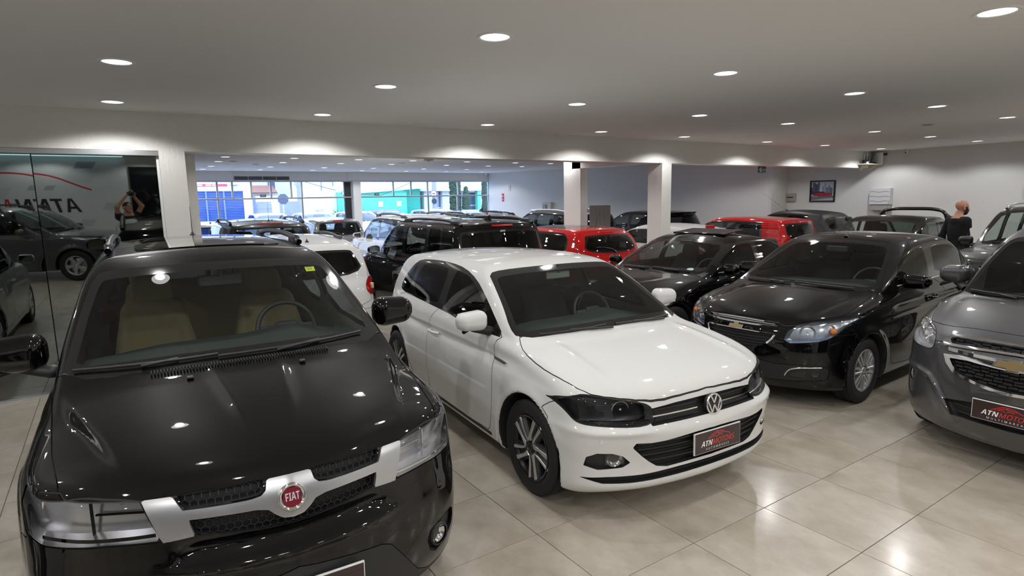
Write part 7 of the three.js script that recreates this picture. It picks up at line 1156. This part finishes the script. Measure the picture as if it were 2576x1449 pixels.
  const cuff = (px, py, pz) => sleeve >= 1 ? -1 : Math.min(...[['elL', 'wrL', 'shL'], ['elR', 'wrR', 'shR']].map(([e, w, s]) => Math.max(sdCap(px, py, pz, J[e], J[w], 0.075, 0.075), sdCap(px, py, pz, J[s].map((v, k) => v + (J[e][k] - v) * sleeve), J[e], 0.075, 0.08)))) ;
  const shirtFn = (px, py, pz) => { const below = wy - py, above = py - neckY - 0.10 * Math.max(0, Math.abs(px - N[0]) - 0.07) * 0 , nk = Math.hypot(px - N[0], pz - N[2]) < 0.13 ? above : -0.1; let q = Math.max(below, nk); const hand = Math.min(...['wrL', 'wrR'].map((w) => Math.hypot(px - J[w][0], py - J[w][1], pz - J[w][2]) - 0.035)); if (arm(px, py, pz) < 0.02 && below > -0.05) q = Math.max(nk, -0.01); q = Math.max(q, -hand); if (sleeve < 1) { for (const [s, e, w] of [['shL', 'elL', 'wrL'], ['shR', 'elR', 'wrR']]) { const S0 = V(...J[s]), D = V(...J[e]).sub(S0), L = D.length(), tt = (V(px, py, pz).sub(S0).dot(D)) / L - L * sleeve; if (Math.min(sdCap(px, py, pz, J[s], J[e], 0.075, 0.06), sdCap(px, py, pz, J[e], J[w], 0.065, 0.05)) < 0 && tt > -0.03) q = Math.max(q, tt); } } return q; };
  part(t, 'shirt', toGeo(pushed(cut(body, shirtFn)[0], 0.007)), look.shirt);
  const trFn = (px, py, pz) => Math.max(py - wy - 0.02, 0.075 - py, arm(px, py, pz) < 0.0 && Math.abs(px) > 0.19 ? 0.02 : -1);
  part(t, 'trousers', toGeo(pushed(cut(body, trFn)[0], 0.006)), look.trousers);
  part(t, 'shoes', toGeo(pushed(cut(body, (px, py, pz) => py - 0.085)[0], 0.006)), look.shoes);
  if (look.beard) { const bd = cut(head, (px, py, pz) => Math.max(py + 0.045 - 0.06 * sstep(0.04, 0.075, Math.abs(px)), 0.004 - pz - py * 0.1 - 0.03 * 0, -(Math.hypot(px, (py + 0.068) * 2.2, (pz - 0.09)) - 0.021)))[0]; part(t, 'beard', toGeo(put(pushed(bd, 0.009), Hc)), look.beard); }
  if (look.hair) part(t, 'hair', toGeo(put(pushed(cut(head, (px, py, pz) => Math.max(0.035 - py - 0.1 * Math.max(0, -pz), pz - 0.07 - 0.0 * py))[0], 0.008), Hc)), look.hair);
  { const e = []; for (const s of [-1, 1]) e.push(at(new THREE.SphereGeometry(0.0125, 14, 10), s * 0.031, 0.001, 0.0722)); const g = part(t, 'eyes', e, std([0.5, 0.48, 0.46], 0.2)); g.applyMatrix4(Hc); const q = []; for (const s of [-1, 1]) q.push(at(new THREE.SphereGeometry(0.0058, 10, 8), s * 0.031, 0.001, 0.0795)); const i = part(t, 'irises', q, std([0.02, 0.014, 0.01], 0.15)); i.applyMatrix4(Hc); const b = []; for (const s of [-1, 1]) b.push(tube([[s * 0.013, 0.021, 0.0965], [s * 0.03, 0.026, 0.089], [s * 0.046, 0.021, 0.077]], 0.0035, 10, 6)); part(t, 'eyebrows', b, look.brow ?? std([0.04, 0.025, 0.018], 0.9)).applyMatrix4(Hc); }
  return t;
}
{
  const skin = std([0.50, 0.24, 0.165], 0.5), S = 0.985;
  const J = { pelvis: [0, 0.94, 0], chest: [0, 1.27, 0.0], neck: [0, 1.50, 0.0], head: [0, 1.655, 0.045], headTilt: [0.02, -0.08, 0], hipL: [0.095, 0.90, 0], kneeL: [0.10, 0.50, 0.16], ankleL: [0.10, 0.10, 0.10], hipR: [-0.095, 0.90, 0], kneeR: [-0.10, 0.50, 0.05], ankleR: [-0.10, 0.125, -0.22], shL: [0.205, 1.425, -0.01], elL: [0.25, 1.14, -0.09], wrL: [0.26, 0.91, 0.02], shR: [-0.205, 1.425, -0.01], elR: [-0.25, 1.14, 0.03], wrR: [-0.25, 0.93, 0.16] };
  makePerson('bald bearded man in a black jumper walking between the parked cars by the right wall', J, { skin, belly: 0.02, shirt: std([0.006, 0.0062, 0.007], 0.95), trousers: std([0.02, 0.022, 0.03], 0.9), shoes: std([0.02, 0.02, 0.02], 0.6), beard: std([0.035, 0.02, 0.014], 0.95) }, 12.28, 0.0, -4.35, Math.atan2(0.83, 0.556));
}
{
  const skin = std([0.50, 0.27, 0.18], 0.5), f = [Math.sin(0.59), -Math.cos(0.59)];
  // arms raised, the camera held at arm's length over the head; the lens is the picture's own viewpoint, so nothing of it comes into view
  const J = { pelvis: [0, 0.94, 0], chest: [0, 1.27, 0.01], neck: [0, 1.49, 0.02], head: [0, 1.635, 0.06], headTilt: [-0.25, 0, 0], hipL: [0.1, 0.90, 0], kneeL: [0.12, 0.50, 0.03], ankleL: [0.13, 0.10, 0], hipR: [-0.1, 0.90, 0], kneeR: [-0.12, 0.50, 0.02], ankleR: [-0.13, 0.10, -0.02], shL: [0.20, 1.44, 0.02], elL: [0.27, 1.66, 0.13], wrL: [0.105, 1.86, 0.17], shR: [-0.20, 1.44, 0.02], elR: [-0.27, 1.66, 0.13], wrR: [-0.105, 1.86, 0.17] };
  const turn = Math.atan2(f[0], f[1]), px = -f[0] * 0.36, pz = -f[1] * 0.36;
  const p = makePerson('photographer with raised bare arms, seen reflected in the mirrored glass', J, { skin, sleeve: 0.45, curl: 0.5, palm: [[0, 0.3, 1], [0, 0.3, 1]], shirt: std([0.015, 0.016, 0.02], 0.95), trousers: std([0.02, 0.025, 0.05], 0.9), shoes: std([0.03, 0.03, 0.03], 0.6), hair: std([0.02, 0.014, 0.01], 0.9) }, px, 0, pz, turn);
  const c = thing('camera', 'black camera held overhead by the photographer, seen reflected', 'camera', -f[0] * 0.16, 1.935, -f[1] * 0.16, turn); part(c, 'camera_body', [box(0.135, 0.085, 0.05, 0.012), at(box(0.05, 0.025, 0.04, 0.008), 0, 0.048, 0)], M.blackPlastic); part(c, 'camera_lens', lathe([[0.001, 0.075], [0.03, 0.075], [0.034, 0.07], [0.034, 0.02], [0.036, 0.02], [0.036, 0]], 32).rotateX(Math.PI / 2).translate(0, 0.005, 0.02), M.blackPlastic);
}
// ---------------------------------------------------------------- small things on the walls and ceiling
{
  const X = WALL_R;
  // framed picture: a red open car in a grey street; composed here, not a copy of a known picture
  const pic = canvasTex(512, 480, (c, w, h) => {
    const g = c.createLinearGradient(0, 0, 0, h); g.addColorStop(0, '#aeb6c4'); g.addColorStop(0.7, '#c9ccd3'); g.addColorStop(1, '#9b9ca4'); c.fillStyle = g; c.fillRect(0, 0, w, h); const R = rng(4);
    for (const [x, y, ww, col] of [[30, 20, 60, '#4b5266'], [90, 60, 70, '#3c4357'], [150, 10, 46, '#566078'], [250, 120, 40, '#7f8798'], [300, 40, 46, '#8a93a6'], [350, 150, 34, '#4a5168'], [390, 90, 40, '#6b7388'], [430, 150, 60, '#596079'], [0, 150, 40, '#39405a']]) { c.fillStyle = col; c.fillRect(x, y, ww, 330 - y); c.fillStyle = 'rgba(220,225,235,.35)'; for (let i = 0; i < 30; i++) c.fillRect(x + 4 + R() * (ww - 10), y + 6 + R() * (300 - y), 3, 6); }
    c.fillStyle = '#2e3446'; c.fillRect(20, 250, 260, 70); c.fillStyle = '#e8485a'; c.fillRect(26, 190, 26, 14); c.fillStyle = '#6e7078'; c.fillRect(0, 360, w, 120); c.fillStyle = '#b8bac2'; c.beginPath(); c.moveTo(0, 470); c.lineTo(512, 410); c.lineTo(512, 480); c.lineTo(0, 480); c.fill();
    c.fillStyle = '#a81a24'; c.beginPath(); c.moveTo(40, 330); c.bezierCurveTo(50, 290, 130, 292, 200, 288); c.lineTo(330, 282); c.bezierCurveTo(420, 278, 480, 290, 486, 330); c.lineTo(480, 360); c.lineTo(60, 388); c.closePath(); c.fill(); c.fillStyle = '#2a2430'; c.beginPath(); c.moveTo(200, 288); c.lineTo(230, 255); c.lineTo(300, 252); c.lineTo(330, 282); c.fill(); c.fillStyle = '#d8d8de'; c.fillRect(40, 368, 120, 10); c.fillStyle = '#17161c'; for (const [x, y] of [[200, 372], [440, 352]]) { c.beginPath(); c.arc(x, y, 27, 0, 7); c.fill(); c.fillStyle = '#c9c9d0'; c.beginPath(); c.arc(x, y, 12, 0, 7); c.fill(); c.fillStyle = '#17161c'; } c.strokeStyle = 'rgba(30,30,40,.8)'; c.lineWidth = 3; c.beginPath(); c.moveTo(400, 20); c.lineTo(512, 90); c.stroke();
  });
  const p = thing('framed_picture', 'framed picture of a red open car in a grey street on the right wall', 'picture', X, 1.985, -8.84); p.rotation.y = -Math.PI / 2;
  part(p, 'picture_print', new THREE.PlaneGeometry(0.60, 0.50).translate(0, 0, 0.018), std([1, 1, 1], 0.5, 0, { map: pic }));
  part(p, 'frame', [slab(-0.345, 0.345, 0.25, 0.285, 0, 0.035, 0.006), slab(-0.345, 0.345, -0.285, -0.25, 0, 0.035, 0.006), slab(-0.345, -0.305, -0.25, 0.25, 0, 0.035, 0.006), slab(0.305, 0.345, -0.25, 0.25, 0, 0.035, 0.006)], std([0.012, 0.012, 0.013], 0.35)); part(p, 'backing', slab(-0.34, 0.34, -0.28, 0.28, 0.001, 0.012), M.dark);
  const e = thing('electrical_panel', 'cream electrical panel with a slotted cover left of the framed picture', 'panel', X, 1.83, -9.72); e.rotation.y = -Math.PI / 2;
  part(e, 'panel_box', box(0.30, 0.23, 0.06, 0.008).translate(0, 0, 0.03), std([0.46, 0.44, 0.36], 0.6)); part(e, 'panel_cover', box(0.24, 0.17, 0.02, 0.006).translate(0, 0, 0.065), std([0.42, 0.40, 0.33], 0.6)); part(e, 'switch_row', [...Array(8)].map((_, i) => at(box(0.018, 0.03, 0.012, 0.003), -0.08 + i * 0.023, 0, 0.078)), M.dark);
  const f = thing('fuse_cabinet', 'white wall cabinet with wavy louvres and a grey lower box, under the white speaker', 'cabinet', X, 1.83, -7.32); f.rotation.y = -Math.PI / 2;
  part(f, 'cabinet_body', slab(-0.24, 0.24, -0.20, 0.20, 0, 0.16, 0.01), std([0.72, 0.73, 0.74], 0.5)); for (const y of [0.115, -0.0, -0.115]) part(f, 'louvre', tube(Array.from({ length: 12 }, (_, i) => [-0.22 + i * 0.04, y + 0.012 * Math.sin(i * 0.9), 0.162]), 0.006, 24, 6), std([0.45, 0.46, 0.48], 0.5)); part(f, 'lower_box', slab(-0.24, 0.24, -0.34, -0.205, 0, 0.14, 0.006), std([0.40, 0.39, 0.38], 0.7));
  const w = thing('wall_unit', 'white wall unit partly hidden behind the roof of the black sport utility at far right', 'wall unit', X, 1.99, -4.02); w.rotation.y = -Math.PI / 2; part(w, 'unit_body', slab(-0.40, 0.40, -0.14, 0.14, 0, 0.18, 0.03), std([0.75, 0.76, 0.76], 0.45)); part(w, 'unit_flap', slab(-0.36, 0.36, -0.12, -0.09, 0.175, 0.19, 0.005), std([0.5, 0.5, 0.5], 0.5));
  const s = thing('loudspeaker', 'white loudspeaker in the corner of beam and right wall', 'speaker', X - 0.10, 2.75, -7.42); s.rotation.y = -Math.PI / 2 - 0.35; part(s, 'cabinet', blob((x, y, z) => sdBox(x, y, z, 0.11, 0.155, 0.08 - 0.05 * sstep(0.02, 0.11, Math.abs(x)) * (z > 0 ? 0.3 : 1), 0.04), [-0.14, -0.2, -0.12], [0.14, 0.2, 0.12], 0.014), std([0.72, 0.72, 0.74], 0.5)); part(s, 'badge', at(new THREE.CylinderGeometry(0.018, 0.018, 0.004, 20).rotateX(Math.PI / 2), -0.04, 0.1, 0.082), std([0.4, 0.4, 0.42], 0.4)); part(s, 'bracket', at(box(0.05, 0.05, 0.08, 0.01), 0.08, 0.1, -0.1), M.dark);
  const k = thing('wall_shelf', 'small white corner shelf on the beam, under the router', 'shelf', 15.62, 2.60, BEAM_Z); part(k, 'shelf_board', slab(-0.34, 0.34, 0.0, 0.022, 0, 0.24, 0.005), std([0.75, 0.73, 0.62], 0.5)); part(k, 'shelf_bracket', extrude([[0, 0], [0.19, 0], [0, -0.13]], 0.02, 0.002).rotateY(-Math.PI / 2).translate(-0.2, 0, 0.01), std([0.72, 0.68, 0.5], 0.5)); part(k, 'shelf_bracket', extrude([[0, 0], [0.19, 0], [0, -0.13]], 0.02, 0.002).rotateY(-Math.PI / 2).translate(0.22, 0, 0.01), std([0.72, 0.68, 0.5], 0.5));
  const r = thing('router', 'black router with upright aerials on the corner shelf', 'router', 15.66, 2.622, BEAM_Z + 0.12); part(r, 'router_body', box(0.30, 0.035, 0.15, 0.01).translate(0, 0.018, 0), M.blackPlastic); for (const [x, a] of [[-0.12, 0.05], [-0.02, -0.05], [0.10, -0.4]]) { const n = part(r, 'router_aerial', new THREE.CylinderGeometry(0.005, 0.008, 0.17, 8).translate(0, 0.1, -0.05), M.blackPlastic); n.position.x = x; n.rotation.z = a; }
  const pb = thing('power_adapter', 'black and white plug block beside the router on the shelf', 'adapter', 15.40, 2.622, BEAM_Z + 0.11); part(pb, 'adapter_body', box(0.11, 0.09, 0.08, 0.012).translate(0, 0.045, 0), M.blackPlastic); part(pb, 'adapter_plug', box(0.05, 0.05, 0.04, 0.008).translate(0.02, 0.025, 0.055), M.white);
  tag(part(scene, 'router_cable', [tube([[15.40, 2.69, BEAM_Z + 0.1], [15.38, 2.80, BEAM_Z + 0.07], [15.5, 2.92, BEAM_Z + 0.06]], 0.004, 24, 6), tube([[15.45, 2.68, BEAM_Z + 0.1], [15.44, 2.8, BEAM_Z + 0.1], [15.52, 2.92, BEAM_Z + 0.07]], 0.004, 24, 6)], M.dark), 'thin black cables rising from the router shelf to the ceiling', 'cable');
  const dome = (x, y, z, l, ry = 0) => { const d = thing('security_camera', l, 'camera', x, y, z, ry); part(d, 'camera_base', new THREE.CylinderGeometry(0.05, 0.055, 0.03, 24).translate(0, -0.015, 0), M.white); part(d, 'camera_head', at(new THREE.SphereGeometry(0.042, 24, 16), 0, -0.055, 0.01), M.white); part(d, 'camera_eye', at(new THREE.SphereGeometry(0.019, 16, 12), 0, -0.075, 0.035), M.dark); };
  dome(X - 0.09, CEIL, -6.82, 'white dome camera on the ceiling by the right wall', -Math.PI / 2); dome(12.35, CEIL, -20.1, 'white camera in the far corner above the right window', 0);
  const vent = (x, z, l) => { const v = thing('ceiling_vent', l, 'vent', x, CEIL, z); part(v, 'vent_ring', lathe([[0.05, -0.012], [0.075, -0.014], [0.09, -0.004], [0.09, 0.002]], 28), std([0.55, 0.53, 0.5], 0.6)); part(v, 'vent_disc', new THREE.CylinderGeometry(0.055, 0.055, 0.01, 24).translate(0, -0.006, 0), M.dark); };
  vent(10.3, -4.15, 'round dark vent in the ceiling between the downlights, right of centre'); vent(6.6, -15.0, 'flat round vent in the rear ceiling near the oblique wall'); vent(3.3, -16.6, 'flat round vent in the rear ceiling above the left window'); vent(2.6, -15.6, 'flat round vent in the rear ceiling near the glazed column');
  const sm = thing('smoke_detector', 'small rectangular detector on the rear ceiling', 'detector', 6.7, CEIL, -13.6); part(sm, 'detector_body', box(0.22, 0.04, 0.10, 0.01).translate(0, -0.02, 0), std([0.4, 0.36, 0.3], 0.6)); part(sm, 'detector_lens', box(0.05, 0.012, 0.05, 0.004).translate(0, -0.044, 0), M.dark);
  const ex = canvasTex(256, 128, (c) => { c.fillStyle = '#14454a'; c.fillRect(0, 0, 256, 128); c.fillStyle = '#e9f3f0'; c.beginPath(); c.moveTo(12, 64); c.lineTo(44, 40); c.lineTo(44, 88); c.fill(); c.fillRect(62, 22, 46, 84); c.fillStyle = '#14454a'; c.beginPath(); c.arc(88, 40, 9, 0, 7); c.fill(); c.lineWidth = 8; c.strokeStyle = '#14454a'; c.beginPath(); c.moveTo(88, 50); c.lineTo(82, 72); c.lineTo(94, 96); c.moveTo(82, 72); c.lineTo(70, 92); c.moveTo(74, 58); c.lineTo(100, 62); c.stroke(); c.fillStyle = '#cfe4e0'; c.font = 'bold 42px sans-serif'; c.fillText('SAÍDA', 122, 80); });
  const sg = thing('exit_sign', 'green SAÍDA exit sign with a running figure, hung under the beam', 'sign', 11.67, 2.455, BEAM_Z - 0.17); part(sg, 'sign_board', box(0.27, 0.135, 0.012, 0.003), std([0.02, 0.07, 0.08], 0.5)); part(sg, 'sign_face', new THREE.PlaneGeometry(0.262, 0.128).translate(0, 0, 0.0068), std([1, 1, 1], 0.5, 0, { map: ex }));
  const bd = thing('display_board', 'grey perforated board standing behind the roof of the red hatchback', 'board', 8.62, 0, -9.5); part(bd, 'board_panel', at(box(0.44, 0.5, 0.02, 0.006), 0, 1.52, 0, -0.05, -0.6, 0), std([0.17, 0.165, 0.16], 0.6)); part(bd, 'board_post', new THREE.CylinderGeometry(0.018, 0.018, 1.3, 12).translate(0, 0.65, -0.02), M.dark); part(bd, 'board_foot', new THREE.CylinderGeometry(0.15, 0.16, 0.02, 24).translate(0, 0.01, 0), M.dark);
  { const h = []; for (let c = 0; c < 3; c++) for (let r = 0; r < 8; r++) h.push(at(new THREE.CylinderGeometry(0.006, 0.006, 0.004, 8).rotateX(Math.PI / 2), -0.08 + c * 0.08, 1.36 + r * 0.04, 0.0125)); const m = part(bd, 'board_holes', merge(h).translate(0, -1.52, 0).applyMatrix4(new THREE.Matrix4().makeRotationFromEuler(new THREE.Euler(-0.05, -0.6, 0, 'YXZ'))).translate(0, 1.52, 0), M.dark); m.userData.kind = 'stuff'; }
  const onWall = (t, s) => { const ax = 12.72, az = -20.4, bx = 15.35, bz = -9.95, L = Math.hypot(bx - ax, bz - az), ux = (bx - ax) / L, uz = (bz - az) / L; t.position.x = ax + ux * s - 0.105 * Math.abs(uz); t.position.z = az + uz * s + 0.105 * ux; t.rotation.y = -Math.PI / 2 - Math.atan2(ux, uz) * 1 + 0; t.rotation.y = Math.atan2(-uz, ux) ; t.rotation.y = -(Math.PI / 2) + Math.atan2(ux, uz); };
  const hs = thing('hydrant_sign', 'small red sign on the pale wall beside the right window', 'sign', 0, 1.98, 0); onWall(hs, 0.75); part(hs, 'sign_plate', slab(-0.05, 0.05, -0.15, 0.15, 0, 0.01, 0.002), std([0.55, 0.03, 0.06], 0.5)); part(hs, 'sign_mark', [slab(-0.02, 0.02, 0.02, 0.08, 0.0105, 0.012), slab(-0.015, 0.015, -0.1, -0.05, 0.0105, 0.012)], M.white);
  const jb = thing('junction_box', 'pale junction box on the oblique wall above the far cars', 'box', 0, 1.62, 0); onWall(jb, 3.0); part(jb, 'box_body', slab(-0.20, 0.20, -0.16, 0.16, 0, 0.14, 0.01), std([0.62, 0.62, 0.58], 0.6)); part(jb, 'box_meter', slab(-0.14, 0.02, -0.1, 0.08, 0.14, 0.19, 0.01), std([0.3, 0.33, 0.31], 0.5));
  const sw = thing('switch_plate', 'pale double switch plate high on the oblique wall', 'switch', 0, 2.32, 0); onWall(sw, 1.1); part(sw, 'plate', slab(-0.05, 0.05, -0.11, 0.11, 0, 0.012, 0.003), std([0.66, 0.67, 0.7], 0.5)); part(sw, 'rocker', [slab(-0.03, 0.03, 0.015, 0.08, 0.012, 0.018, 0.002), slab(-0.03, 0.03, -0.08, -0.015, 0.012, 0.018, 0.002)], std([0.6, 0.61, 0.64], 0.5));
}
scene.traverse((o) => { if (o.isMesh) { o.castShadow = true; o.receiveShadow = true; } });
renderer.render(scene, camera);
